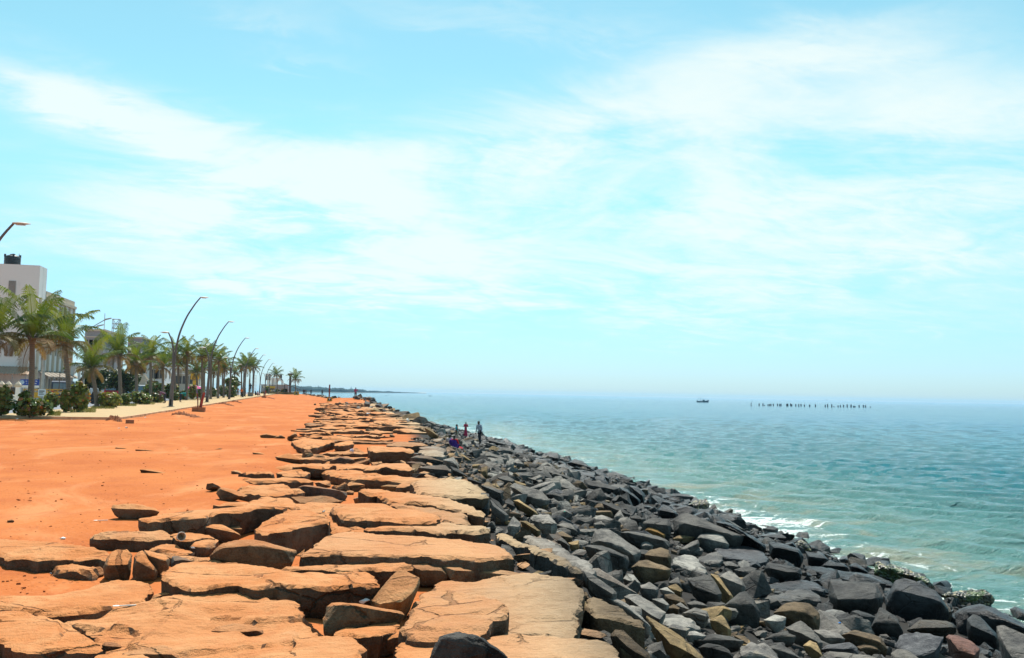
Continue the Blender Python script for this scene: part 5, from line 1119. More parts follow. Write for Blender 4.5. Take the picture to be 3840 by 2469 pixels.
def shrub(x0, x1, yt, yb, label, ripe=.0, lo=.07, hi=.13, dist=None, z0=.14, n=None, lumps=4, group="sea-grape shrubs along the promenade"):
    cx = (x0+x1)/2; b = unp(cx, yb, z0) if dist is None else np.append(at_dist(cx, yb, dist)[:2], z0); D = depth(b); w = .84*(x1-x0)*D/F; h = .92*max(.3, at_dist(cx, yt, b[1])[2]-z0)
    rng = np.random.default_rng(int(x0*7+yt) % 100000); root = empty("shrub", b, 0, label, 'shrub', group); Vs, Fs, n0 = [], [], 0
    n = n or int(min(1500, 260+900*w*h/3))
    for k in range(lumps):
        f = (k+.5)/lumps; c = (w*(f-.5)*.62, rng.normal(0, .12*w), h*rng.uniform(.42, .60)); V, Fc = leaf_cloud(rng, n//lumps, (w*.36, w*.36, h*.46), c, lo, hi)
        V[:, 2] = np.abs(V[:, 2]-.02)+.02; Vs.append(V); Fs += (Fc+n0).tolist(); n0 += len(V)
    meshobj("foliage", np.vstack(Vs), Fs, M_GRAPE_R if ripe else M_GRAPE, root)
    mb = MB()
    for k in range(5):
        a = k*1.256+rng.uniform(0, 1); mb.tube([(.08*math.cos(a), .08*math.sin(a), -.05), (w*.14*math.cos(a), w*.14*math.sin(a), h*.4), (w*.25*math.cos(a), w*.25*math.sin(a), h*.78)], [.035, .025, .01], 5)
    mb.build("stem", M_BARK, root); return root
for a in [(-45, 40, 1432, 1560, "sea-grape bush cut off by the left picture edge", 1), (45, 190, 1488, 1563, "low dark sea-grape shrub around the nearest palm's foot", 0), (66, 112, 1455, 1561, "tall sprig of sea grape left of the nearest palm trunk", 0), (165, 218, 1470, 1530, "reddish sea-grape bush right of the nearest palm", 1),
          (258, 330, 1424, 1546, "tall sea-grape bush with red-tinged leaves right of the slim second palm", 1), (225, 262, 1462, 1546, "small sea-grape clump left of the slim second palm", 1), (362, 452, 1468, 1530, "rounded light green bush between the short leaning palm and the dark palm", 1), (455, 486, 1476, 1522, "small dark bush right of the dark upright palm", 0), (484, 570, 1468, 1517, "wide dark bush around the short yellowish palm", 0),
          (566, 613, 1468, 1511, "bush left of the bending man in mauve", 0), (640, 672, 1466, 1503, "bush beside the bending woman in teal", 0), (668, 708, 1462, 1500, "leafy bush between the two bent people and the planter posts", 0), (705, 738, 1440, 1498, "tall bush under the pink parasol", 1), (740, 764, 1448, 1495, "dark bush behind the planter with red posts", 0), (782, 812, 1452, 1489, "bush right of the second tall lamp", 0), (812, 854, 1442, 1486, "dense dark bush left of the third tall lamp", 0)]:
    shrub(*a)
for a in [(535, 612, 1420, 1490, "big green bush behind the silver car", 0, .10, .18, 108), (612, 668, 1432, 1490, "big bush across the road behind the nearest lamp", 0, .10, .18, 112), (850, 884, 1440, 1485, "far bush across the promenade from the third lamp", 0, .1, .2, 150)]:
    shrub(*a)
def tree(x0, x1, yt, yb, y, label, n=2600, lo=.09, hi=.17, m=None, seed=1, lumps=13, cat="tree"):
    cx = (x0+x1)/2; b = np.append(at_dist(cx, yb, y)[:2], 0); w = (x1-x0)*depth(b)/F; h = at_dist(cx, yt, y)[2]; rng = np.random.default_rng(seed); root = empty("tree", b, 0, label, cat, "broadleaf trees behind the road")
    mb = MB(); mb.tube([(0, 0, -.2), (.1, 0, h*.18), (-.05, .1, h*.36), (.1, 0, h*.55)], [.28, .2, .17, .10], 8); Vs, Fs, n0 = [], [], 0
    for k in range(lumps):
        a = k*2.4; rr = w*.34*math.sqrt((k+.5)/lumps); c = (rr*math.cos(a), rr*math.sin(a)*.8, h*(.36+.42*rng.random())); q = w*rng.uniform(.15, .24)
        mb.tube([(0, 0, h*.25), (c[0]*.5, c[1]*.5, c[2]*.75), c], [.09, .06, .02], 5)
        V, Fc = leaf_cloud(rng, n//lumps, (q, q, q*.85), c, lo, hi, 6, .3); V[:, 2] = np.maximum(V[:, 2], .25); Vs.append(V); Fs += (Fc+n0).tolist(); n0 += len(V)
    mb.build("trunk", M_BARK, root, 60); meshobj("crown", np.vstack(Vs), Fs, m or M_DARKLEAF, root); return root
tree(292, 408, 1366, 1500, 106, "dark broadleaf tree behind the short leaning palm", seed=3)
tree(392, 528, 1372, 1500, 112, "dark broadleaf tree behind the two parked cars", seed=5)
tree(470, 560, 1285, 1495, 150, "grey-green tree crown rising behind the short yellowish palm", seed=8, n=2000, lo=.14, hi=.24)
tree(840, 900, 1395, 1482, 185, "pale green tree beyond the third tall lamp", seed=9, n=1500, lo=.14, hi=.24, m=M_GRAPE)
# --- grass tufts at the palms' feet
M_GRASS = leaf_mat("grass", [(.12, .13, .035), (.22, .19, .07)], .8, .2, 3)
V, Fc = [], []; rng = np.random.default_rng(4)
for x0, x1, y0, y1, n in [(185, 226, 1550, 1560, 420), (262, 358, 1537, 1548, 800), (342, 428, 1526, 1534, 700), (440, 512, 1516, 1524, 500), (520, 580, 1510, 1518, 350), (565, 615, 1505, 1512, 260), (640, 760, 1494, 1500, 500), (780, 860, 1484, 1489, 300)]:
    for _ in range(n):
        u, v_ = rng.random(), rng.random(); p = unp(x0+(x1-x0)*u, y0+(y1-y0)*v_, .14); hgt_ = rng.uniform(.06, .22); a = rng.uniform(0, 6.28); dx, dy = math.cos(a), math.sin(a); q = rng.normal(0, .08, 2); b = len(V)
        V += [(p[0]-dx*.02, p[1]-dy*.02, .13), (p[0]+dx*.02, p[1]+dy*.02, .13), (p[0]+q[0], p[1]+q[1], .13+hgt_)]; Fc.append((b, b+1, b+2))
tag(meshobj("grass", V, Fc, M_GRASS), kind='stuff')
# ------------------------------------------------------------------ street lamps
M_POLE = plain("lamp_steel", (.13, .115, .11), .55, .4, .15, 2, .3); M_HEAD = plain("lamp_head", (.42, .38, .33), .5, .4, .15, 5); M_GLASS = plain("lamp_glass", (.55, .52, .45), .25, .5, .1)
M_BLACK = plain("black_rubber", (.02, .02, .022), .6, .3, .2); M_DARK = plain("dark_opening", (.02, .02, .022), .8, .2, .2)
def lamp(b, label, rz=0.0, short=True):
    root = empty("street_lamp", b, rz, label, 'street lamp', "curved street lamps along the promenade"); mb = MB()
    mb.tube([(0, 0, -.1), (0, 0, .02), (.02, 0, .9), (.06, 0, 2.4), (.10, 0, 3.2)], [.17, .165, .155, .125, .11], 12)
    mb.build("pole", M_POLE, root, 40)
    mb = MB(); mb.box(-.25, .25, -.25, .25, -.06, .035); mb.build("base_plate", M_POLE, root)
    mb = MB(); mb.prism([(-.06, .10), (.06, .10), (.045, .52), (0, .60), (-.045, .52)], 'y', -.172, -.150); mb.build("access_door", M_DARK, root)
    def arm(pts, nm, hx):
        mb = MB(); P = [Vector(p) for p in pts]; Q = []
        for i in range(len(P)-1):
            p0, p1, p2, p3 = P[max(0, i-1)], P[i], P[i+1], P[min(len(P)-1, i+2)]
            for s in range(4):
                f = s/4; Q.append(.5*((2*p1)+(p2-p0)*f+(2*p0-5*p1+4*p2-p3)*f*f+(3*p1-p0-3*p2+p3)*f**3))
        Q.append(P[-1]); n = len(Q); mb.tube(Q, [.085-.04*i/n for i in range(n)], 8); a = mb.build(nm, M_POLE, root, 50)
        e = P[-1]; mb = MB(); sg = 1 if hx > 0 else -1; L = .62
        prof = [(-.06, .03), (.0, .07), (.18, .10), (.40, .085), (L, .02)]; vs, fs = [], []
        for x, w in prof:
            for k in range(8):
                an = 2*math.pi*k/8; vs.append((e.x+sg*x, 1.25*w*math.cos(an), e.z+.01+w*.62*math.sin(an)))
        for i in range(len(prof)-1):
            for k in range(8): q = i*8+k; r_ = i*8+(k+1) % 8; fs.append((q, r_, r_+8, q+8))
        fs += [tuple(range(8)), tuple(range(len(vs)-8, len(vs)))]; mb.add(vs, fs); h = mb.build("lamp_head", M_HEAD, root, 60)
        mb = MB(); mb.box(min(e.x+sg*.08, e.x+sg*.42), max(e.x+sg*.08, e.x+sg*.42), -.085, .085, e.z-.062, e.z-.045); mb.build("lens", M_GLASS, h)
    arm([(.10, 0, 3.2), (.20, 0, 4.5), (.36, 0, 5.5), (.60, 0, 6.3), (.9, 0, 7.05), (1.2, 0, 7.6), (1.5, 0, 8.1), (1.83, 0, 8.55)], "tall_arm", 1)
    if short: arm([(.05, 0, 2.9), (.02, 0, 3.6), (0, 0, 4.4), (-.13, 0, 5.05), (-.28, 0, 5.42), (-.42, 0, 5.72)], "short_arm", -1)
    return root
LN = ["nearest complete double-arm lamp, tallest in view", "second double-arm lamp, beyond the planter with red posts", "third double-arm lamp counting from the tallest", "fourth double-arm lamp, its pole by the orange shirt", "fifth lamp, rising from the dense palm clump", "sixth lamp, half lost behind the palm clump", "seventh lamp, a thin line behind the palm clump", "eighth lamp, barely above the palm fronds", "farthest lamp at the end of the row"]
for k, (px, py) in enumerate([(640, 1526), (776, 1509), (859, 1497.5), (910, 1490)]): lamp(unp(px, py, .14), LN[k]); ylast = unp(px, py, .14)
for k in range(5): lamp((ylast[0]-.05*k, ylast[1]+29*(k+1), .14), LN[4+k])
h0 = at_dist(52, 838, 38.5); lamp((h0[0]-1.83, 38.5, h0[2]-8.55), "lamp cut off by the left edge, only one arm and head showing")

# ------------------------------------------------------------------ buildings on the left
def stained(name, col, dirt=.5):
    m, t, b, geo, tc = mat(name, .9, .15); P = geo.outputs['Position']; n = t.noise(t.scale(P, (1, 1, .25)), .9, 5, .65); n2 = t.noise(P, 3.5, 4, .65)
    c = t.mix(t.ramp(n, .52, .74, 0, dirt), col, tuple(x*.42 for x in col)); c = t.mix(t.ramp(n2, .55, .75, 0, .3), c, tuple(x*.7 for x in col)); t.val(b.inputs['Base Color'], c); return m
M_WALL = stained("limewash", (.76, .75, .72)); M_WALL2 = stained("limewash_warm", (.56, .49, .38)); M_TRIM = stained("weathered_trim", (.52, .45, .35), .3); M_WIN = plain("window_dark", (.05, .045, .04), .3, .5, .3)
M_AWN = stained("awning_concrete", (.26, .22, .18)); M_TANK = plain("tank_plastic", (.022, .028, .033), .5, .4, .15); M_STEEL = plain("galvanised", (.30, .29, .28), .5, .4, .2); M_TILE = plain("roof_tile", (.34, .10, .055), .85, .2, .4, 4)
M_LATT = plain("lattice", (.36, .34, .31), .8, .2, .1)
BY = 100.0
bx1 = float(at_dist(125, 1440, BY)[0]); zt = float(at_dist(122, 995, BY)[2]); zl = float(at_dist(146, 1108, BY+3)[2])
by2 = BY+14.5
root = empty("white_building", (bx1-8, BY+6, 0), 0, "tall stained white building with roof tank at the left edge", 'building')
def part(mb, nm, m, par, smooth=None): 
    o = mb.build(nm, m, par, smooth); r = par
    while r.parent: r = r.parent
    o.data.transform(Matrix.Translation(-Vector(r.location))); return o
mb = MB(); mb.box(bx1-22, bx1, BY+2.6, by2, -.2, zl-.45); mb.box(bx1-22, bx1, BY, BY+2.598, -.2, zl-.45)
wall = part(mb, "wall", M_WALL, root)
mb = MB(); mb.box(bx1-22, bx1-.003, BY+.003, BY+2.6, zl-.45, zt); part(mb, "tower", M_WALL, root)
mb = MB(); mb.box(bx1-22, bx1+.25, BY+2.6, by2+.2, zl-.45, zl-.15); mb.box(bx1-22, bx1+.05, BY+2.62, by2, zl-.15, zl+.45); part(mb, "parapet", M_TRIM, root)
for px0, px1, py0, py1 in [(31, 60, 1055, 1108), (22, 51, 1290, 1336), ]:
    a = at_dist(px0, py1, BY); b_ = at_dist(px1, py0, BY); mb = MB(); mb.box(a[0], b_[0], BY-.02, BY+.02, a[2], b_[2]); g = part(mb, "vent_grille", M_DARK, root)
    mb = MB(); nx, nz = 9, 13
    for i in range(nx+1): x = a[0]+(b_[0]-a[0])*i/nx; mb.box(x-.018, x+.018, BY-.06, BY-.021, a[2]-.02, b_[2]+.02)
    for i in range(nz+1): z = a[2]+(b_[2]-a[2])*i/nz; mb.box(a[0]-.015, b_[0]+.015, BY-.058, BY-.023, z-.02, z+.02)
    part(mb, "lattice", M_LATT, g)
def sidez(py, y): return float(at_dist(150, py, y)[2])
# east side: pilasters, tall upper windows, sloping concrete awnings below
for k in range(8):
    y = BY+.5+k*1.95; mb = MB(); mb.box(bx1-.02, bx1+.22, y-.16, y+.16, -.1, zl-.46); part(mb, "pilaster", M_TRIM if k % 3 else M_WALL2, root)
for k in range(7):
    y = BY+1.47+k*1.95
    mb = MB(); mb.box(bx1-.05, bx1+.03, y-.48, y+.48, 4.9, 7.0); w = part(mb, "window", M_WIN, root)
    mb = MB(); mb.box(bx1+.03, bx1+.07, y-.03, y+.03, 4.9, 7.0); mb.box(bx1+.03, bx1+.068, y-.48, y+.48, 5.9, 5.97); part(mb, "frame", M_TRIM, w)
    mb = MB(); mb.box(bx1-.05, bx1+.03, y-.55, y+.55, .9, 2.3); w = part(mb, "window", M_WIN, root)
    mb = MB(); mb.prism([(bx1+.02, 3.15), (bx1+.02, 3.02), (bx1+1.25, 2.42), (bx1+1.25, 2.52)], 'y', y-.82, y+.82); part(mb, "awning", M_AWN, root)
    mb = MB(); mb.box(bx1-.05, bx1+.03, y-.40, y+.40, 8.6, 9.5); part(mb, "window", M_WIN, root)
mb = MB(); mb.box(bx1-.02, bx1+.75, BY+.2, by2, 7.25, 7.36); part(mb, "ledge", M_AWN, root)
# corrugated lean-to along the front
c0 = at_dist(-120, 1397, BY-3.2); c1 = at_dist(108, 1397, BY-3.2); mb = MB(); n = 60
vs, fs = [], []
for i in range(n+1):
    x = c0[0]+(c1[0]-c0[0])*i/n; d = .05*math.sin(i*1.9); vs += [(x, BY-3.2, c0[2]-.05+d), (x, BY-.05, c0[2]+.75+d), (x, BY-3.2, c0[2]-.09+d), (x, BY-.05, c0[2]+.71+d)]
for i in range(n): a = 4*i; fs += [(a, a+4, a+5, a+1), (a+2, a+3, a+7, a+6), (a, a+2, a+6, a+4)]
mb.add(vs, fs); part(mb, "canopy", plain("canopy_sheet", (.36, .25, .18), .8), root)
mb = MB()
for i in range(5): x = c0[0]+.3+(c1[0]-c0[0]-.6)*i/4; mb.tube([(x, BY-3.1, -.1), (x, BY-3.1, c0[2]-.06)], .06, 6)
part(mb, "canopy_post", M_STEEL, root)
# roof tank
tk = at_dist(46, 990, BY+1.3); root = empty("water_tank", (tk[0], BY+1.3, zt), 0, "black plastic water tank on the white building's roof", 'water tank'); mb = MB()
mb.lathe([(.74, 0), (.78, .05), (.78, .25), (.75, .28), (.78, .31), (.78, .55), (.75, .58), (.78, .61), (.78, .85), (.70, .98), (.35, 1.12)], 24); mb.build("body", M_TANK, root, 40)
mb = MB(); mb.lathe([(.24, 1.10), (.26, 1.14), (.24, 1.22), (.05, 1.25)], 16); mb.build("lid", M_TANK, root, 40)
mb = MB(); 
for k in range(4): a = k*math.pi/2+.4; mb.box(.70*math.cos(a)-.08, .70*math.cos(a)+.08, .70*math.sin(a)-.08, .70*math.sin(a)+.08, .88, 1.18)
mb.build("lifting_lug", M_TANK, root)
for px, pt, nm in [(72, 952, "thin roof aerial beside the black water tank"), (78, 972, "short bent pipe on the roof right of the water tank")]:
    q = at_dist(px, pt, BY+1.2); mb = MB(); mb.tube([(q[0], BY+1.2, zt-.02), (q[0], BY+1.2, q[2])] + ([(q[0]-.25, BY+1.2, q[2])] if px == 78 else []), .03, 6); tag(mb.build("aerial", M_STEEL), nm, 'aerial')
# gate pillars, railings, dwarf wall in front of it
M_GATE = plain("gate_iron", (.10, .085, .075), .7, .3, .3)
PY_ = 88.5; gxs = []
for px in (-35, 4, 30, 66):
    q = at_dist(px, 1483, PY_); gxs.append(q[0]); root = empty("gate_pillar", (q[0], PY_, 0), 0, {-35: "capped gate pillar outside the left picture edge", 4: "stone-capped gate pillar cut by the left edge", 30: "stone-capped gate pillar, middle of those at far left", 66: "stone-capped gate pillar left of the blue signboard"}[px], 'gate pillar', "capped white gate pillars"); root.scale = (.62, .62, .68)
    mb = MB(); mb.box(-.27, .27, -.27, .27, -.1, 2.05); mb.build("shaft", M_WALL, root)
    mb = MB(); mb.box(-.40, .40, -.40, .40, 2.05, 2.17); mb.box(-.48, .48, -.48, .48, 2.172, 2.30); mb.box(-.38, .38, -.38, .38, 2.302, 2.42); mb.add([(-.34, -.34, 2.422), (.34, -.34, 2.422), (.34, .34, 2.422), (-.34, .34, 2.422), (0, 0, 2.86)], [(0, 1, 4), (1, 2, 4), (2, 3, 4), (3, 0, 4), (3, 2, 1, 0)]); mb.build("cap", M_TRIM, root)
for a, b_, lb in [(gxs[0], gxs[1], "dark iron gate at the left edge"), (gxs[1], gxs[2], "dark iron gate between two stone pillars at far left"), (gxs[2], gxs[3], "dark iron gate left of the blue signboard")]:
    root = empty("iron_gate", ((a+b_)/2, PY_, 0), 0, lb, 'gate', "dark iron gates"); root.scale = (1, 1, .68); w = (b_-a)/2-.20; mb = MB(); mb.box(-w, w, -.03, .03, .25, .33); mb.box(-w, w, -.029, .031, 1.62, 1.70); mb.box(-w, w, -.008, .008, .33, 1.3); mb.build("gate_frame", M_GATE, root)
    mb = MB()
    for k in range(11): x = -w+2*w*k/10; mb.tube([(x, 0, .2), (x, 0, 1.95), (x, 0, 2.02)], [.022, .022, .004], 5)
    mb.build("bars", M_GATE, root)
mb = MB(); a = at_dist(18, 1500, 86.5); b_ = at_dist(64, 1500, 86.5); mb.box(a[0], b_[0], 86.3, 86.7, -.05, .62); mb.box(a[0]-.03, b_[0]+.03, 86.26, 86.74, .62, .70); tag(mb.build("dwarf_wall", M_WALL), "low white block wall in front of the iron gates", 'wall')
# blue signboard: two rows of small white lettering that the photograph does not resolve, and a round emblem
M_BLUE = plain("sign_blue", (.018, .055, .30), .5, .4, .08); M_WHITE = plain("sign_white", (.70, .70, .68), .6, .3, .05)
sx0 = at_dist(76, 1445, 90.5); sx1 = at_dist(148, 1424, 90.5); root = empty("signboard", (sx0[0], 90.5, 0), 0, "blue signboard with white lettering behind the nearest palm", 'sign'); w = sx1[0]-sx0[0]; z0, z1 = sx0[2], sx1[2]
mb = MB(); mb.box(0, w, -.03, .03, z0, z1); bd = mb.build("board", M_BLUE, root)
mb = MB(); mb.box(0, w, -.025, .025, z0-.22, z0-.005); mb.build("lower_strip", M_WHITE, root)
mb = MB(); rng = np.random.default_rng(3)
for row, hgt_ in ((.72, .055), (.33, .045)):
    x = .45 if row > .5 else .5; zz = z0+(z1-z0)*row
    while x < w-.2:
        g = rng.uniform(.03, .07); mb.box(x, x+g, -.042, -.031, zz-hgt_, zz+hgt_*rng.uniform(.2, 1)); x += g+rng.choice([.022, .022, .03, .12])
mb.build("lettering", M_WHITE, bd)
mb = MB(); mb.lathe([(.19, 0), (.19, .01)], 20); o = mb.build("emblem", plain("emblem_pale", (.35, .48, .62)), bd); o.rotation_euler = (R(90), 0, 0); o.location = (.15, -.031, (z0+z1)/2)
mb = MB(); mb.tube([(.2, .06, -.1), (.2, .06, z0+.3)], .04, 6); mb.tube([(w-.2, .06, -.1), (w-.2, .06, z0+.3)], .04, 6); mb.build("posts", M_STEEL, root)
# police-type barricades in yellow
M_YEL = plain("barricade_yellow", (.62, .32, .015), .5, .4, .12); M_REFL = plain("barricade_white", (.62, .62, .62), .5, .4, .05)
def barricade(px, py, y, label):
    q = at_dist(px, py, y); root = empty("barricade", (q[0], y, .12), R(random.uniform(-12, 12)), label, 'barricade', "yellow steel barricades"); mb = MB()
    for x in (-.75, .75): mb.tube([(x, -.3, 0), (x, 0, .35), (x, 0, 1.12)], .03, 6); mb.tube([(x, .3, 0), (x, 0, .35)], .03, 6)
    mb.tube([(-.75, 0, 1.1), (.75, 0, 1.1)], .03, 6); mb.tube([(-.75, 0, .86), (0, 0, 1.1), (.75, 0, .86)], .022, 6); mb.build("frame", M_YEL, root)
    mb = MB(); mb.box(-.74, .74, -.015, .015, .35, .84); mb.build("panel", M_YEL, root)
    mb = MB(); mb.box(-.30, .02, -.03, -.016, .42, .78); mb.build("notice", M_REFL, root)
    mb = MB(); mb.box(-.27, -.01, -.042, -.031, .60, .70); mb.build("blue_band", M_BLUE, root)
for a in [(122, 1478, 86, "yellow barricade right behind the nearest palm trunk"), (140, 1478, 87, "yellow barricade left of the white notice board"), (183, 1479, 90, "yellow barricade with white notice, right of the pale concrete pole"), (203, 1479, 92, "yellow barricade nearest the dark van")]: barricade(*a)
# pale poles
def simple_pole(px, pb, pt, y, r, label, m=M_STEEL, cat='pole', name="utility_pole"):
    b = at_dist(px, pb, y); t_ = at_dist(px, pt, y); mb = MB(); mb.tube([(0, 0, -.2), (0, 0, t_[2])], [r, r*.7], 10); o = mb.build(name, m, None, 50); o.location = (b[0], y, 0); return tag(o, label, cat)
M_CONC = plain("pole_concrete", (.42, .39, .34), .85, .2, .15, 2)
simple_pole(158, 1462, 1245, 84, .16, "pale concrete pole in front of the white building's side", M_CONC); simple_pole(221, 1465, 1395, 92, .05, "thin black post before the awninged windows", M_GATE)
simple_pole(389, 1262, 1176, 140, .06, "thin mast on a flat roof, left of the dark upright palm")
root = empty("road_lamp", (at_dist(312, 1430, 97)[0], 97, 0), 0, "grey road lamp with two slanting arms, behind the short leaning palm", 'street lamp'); hh = at_dist(316, 1228, 97)[2]
mb = MB(); mb.tube([(0, 0, -.1), (0, 0, 3.2)], [.13, .11], 10); mb.build("base", M_CONC, root, 50); mb = MB(); mb.tube([(0, 0, 3.2), (0, 0, hh)], .075, 8); mb.build("pole", M_STEEL, root, 50)
for ex, ez in ((1.75, .85), (1.05, .15)):
    mb = MB(); mb.tube([(0, -.02, hh-.35), (ex, -.02, hh+ez)], .045, 6); a_ = mb.build("arm", M_STEEL, root); mb = MB(); mb.prism([(ex-.05, hh+ez-.08), (ex+.62, hh+ez+.14), (ex+.60, hh+ez+.22), (ex, hh+ez+.08)], 'y', -.14, .10); mb.build("lamp_head", M_HEAD, root)
# small white notice
q = at_dist(160, 1472, 83); root = empty("notice_board", (q[0], 83, .1), 0, "small white notice board tied to the pale pole's foot", 'sign'); mb = MB(); mb.box(-.30, .30, -.22, -.19, .55, 1.15); bd = mb.build("board", M_WHITE, root); mb = MB(); mb.box(-.22, .2, -.232, -.221, .95, 1.04); mb.box(-.22, .1, -.232, -.221, .82, .88); mb.box(-.22, .16, -.232, -.221, .70, .75); mb.build("lettering", M_GATE, bd); mb = MB(); mb.tube([(0, -.17, 0), (0, -.17, 1.1)], .03, 6); mb.build("post", M_STEEL, root)
# other buildings
def block(name, px0, px1, pt, y, dep, label, m, wins=(), trim=True, cat='building'):
    a = at_dist(px0, 1480, y); b_ = at_dist(px1, 1480, y); h = at_dist(px0, pt, y)[2]; root = empty(name, ((a[0]+b_[0])/2, y, 0), 0, label, cat); w = (b_[0]-a[0])/2
    mb = MB(); mb.box(-w, w, 0, dep, -.2, h); mb.build("wall", m, root)
    if trim: mb = MB(); mb.box(-w-.2, w+.2, -.2, dep+.2, h, h+.25); mb.box(-w-.1, w+.1, -.1, .1, h-.9, h-.75); mb.build("cornice", M_TRIM if m is not M_WALL2 else M_WALL, root)
    for (u, v, du, dv) in wins:
        x = -w+2*w*u; z = h*v; mb = MB(); mb.box(x-du, x+du, -.04, .03, z-dv, z+dv); wn = mb.build("window", M_WIN, root); mb = MB(); mb.box(x-du-.08, x+du+.08, -.10, -.041, z-dv-.1, z-dv); mb.box(x-.03, x+.03, -.07, -.041, z-dv, z+dv); mb.build("frame", M_TRIM, wn)
    for s in (1,):
        for k in range(3):
            yy = dep*(k+.5)/3; mb = MB(); mb.box(w-.03, w+.04, yy-.5, yy+.5, h*.45, h*.7); mb.build("window", M_WIN, root)
    return root, w, h
gm = stained("grey_plaster", (.27, .27, .28)); 
block("flat_roofed_house", 308, 378, 1240, 132, 14, "long flat-roofed grey house behind the short leaning palm", gm, [(.2, .8, .5, .6), (.45, .8, .5, .6), (.7, .8, .5, .6), (.3, .55, .5, .6), (.6, .55, .5, .6)])
block("house", 470, 520, 1268, 165, 14, "grey house with flat roof behind the short yellowish palm", gm, [(.3, .8, .5, .6), (.7, .8, .5, .6)])
block("white_house", 523, 612, 1330, 150, 12, "whitish house with grilled windows seen between palm trunks", M_WALL, [(.55, .55, .6, .7), (.8, .55, .6, .7), (.35, .3, .5, .5), (.65, .25, .4, .45), (.85, .25, .4, .45)])
block("shop_house", 634, 742, 1385, 190, 12, "low pale shop house behind the palms past the nearest lamp", M_WALL2, [(.3, .6, .6, .8), (.55, .6, .6, .8), (.8, .6, .6, .8)])
block("compound_wall", 455, 532, 1447, 140, .4, "yellowish compound wall behind the two parked cars", plain("ochre_wash", (.50, .43, .27), .9), (), False, 'wall')
# rooftop lattice tank stand
q = at_dist(437, 1206, 134); root = empty("tank_stand", (q[0], 134, 0), 0, "steel lattice frame on a roof above the dark upright palm", 'frame'); mb = MB(); zb, zt2 = q[2]-1.0, at_dist(437, 1198, 134)[2]; w = .45
for x in (-w, w):
    for y in (-w, w): mb.tube([(x, y, 7), (x, y, zt2)], .04, 5)
for zz in (zb, (zb+zt2)/2, zt2): mb.tube([(-w, -w, zz), (w, -w, zz), (w, w, zz), (-w, w, zz), (-w, -w, zz)], .035, 5)
for a, b_ in (((-w, -w, zb), (w, -w, zt2)), ((w, -w, zb), (-w, -w, zt2)), ((-w, w, zb), (w, w, zt2))): mb.tube([a, b_], .04, 5)
mb.build("frame", M_STEEL, root)
# pointed arch with a tiled porch
ay = 112; q0 = at_dist(262, 1440, ay); q1 = at_dist(298, 1440, ay); root = empty("arched_gateway", ((q0[0]+q1[0])/2, ay, 0), 0, "white pointed-arch gateway with red tiled edge behind the slim palm", 'gateway'); w = (q1[0]-q0[0])/2; h = at_dist(280, 1370, ay)[2]
mb = MB(); L_ = [(-w, 0), (-w, h), (0, h+.4), (w, h), (w, 0), (w*.62, 0), (w*.58, h*.62), (w*.3, h*.84), (0, h*.95), (-w*.3, h*.84), (-w*.58, h*.62), (-w*.62, 0)]
for i in range(5): pass
mb.prism([(-w, -.1), (-w*.6, -.1), (-w*.6, h*.6), (-w, h*.6)], 'y', 0, .5); mb.prism([(w*.6, -.1), (w, -.1), (w, h*.6), (w*.6, h*.6)], 'y', 0, .5)
mb.prism([(-w, h*.602), (-w*.6, h*.602), (-w*.35, h*.82), (0, h*.94), (0, h+.4), (-w, h)], 'y', 0, .5); mb.prism([(0, h*.94), (w*.35, h*.82), (w*.6, h*.602), (w, h*.602), (w, h), (0, h+.4)], 'y', .002, .498); mb.build("arch", M_WALL, root)
mb = MB()
for k in range(9): z = h+.9-.38*k; x = -w-.1-.10*k; mb.prism([(x-.9, z), (x, z-.12), (x, z-.30), (x-.9, z-.2)], 'y', -.6-.002*k, .7)
mb.build("tiled_edge", M_TILE, root)
# picket fence
q0 = at_dist(318, 1470, 118); q1 = at_dist(376, 1470, 118); root = empty("picket_fence", (q0[0], 118, 0), 0, "white picket fence under the dark broadleaf tree", 'fence'); mb = MB(); n = 26; w = q1[0]-q0[0]
for k in range(n): x = w*k/(n-1); mb.prism([(x-.05, .05), (x+.05, .05), (x+.05, 1.65), (x, 1.8), (x-.05, 1.65)], 'y', -.02, .02)
mb.build("pickets", M_TRIM, root); mb = MB(); mb.box(-.1, w+.1, .021, .06, .5, .6); mb.box(-.1, w+.1, .021, .06, 1.3, 1.4); mb.build("rail", M_TRIM, root)
# tiered pale gate post
q = at_dist(531, 1448, 138); root = empty("tiered_gatepost", (q[0], 138, 0), 0, "pale tiered gate post left of the silver car's roof", 'gate pillar'); mb = MB(); mb.box(-.6, .6, -.6, .6, -.1, 2.6); mb.build("shaft", M_TRIM, root); mb = MB()
for k in range(4): s = .85-.15*k; mb.box(-s, s, -s, s, 2.6+.22*k, 2.79+.22*k)
mb.build("cap", M_TRIM, root)
# yellow shop boards
for px, py, w, h, lb, y in [(731, 1412, .75, .6, "square yellow-orange shop board behind the thin-trunked palm", 170), (733, 1435, .45, .4, "small orange board below the larger yellow shop board", 168)]:
    q = at_dist(px, py, y); root = empty("shop_board", (q[0], y, 0), 0, lb, 'sign'); mb = MB(); mb.box(-w, w, -.05, .05, q[2]-h, q[2]+h); mb.build("board", M_YEL, root); mb = MB(); mb.tube([(0, .1, -.1), (0, .1, q[2]-h+.2)], .06, 6); mb.tube([(0, .1, q[2]-h+.2), (0, .06, q[2])], .05, 6); mb.build("post", M_STEEL, root)
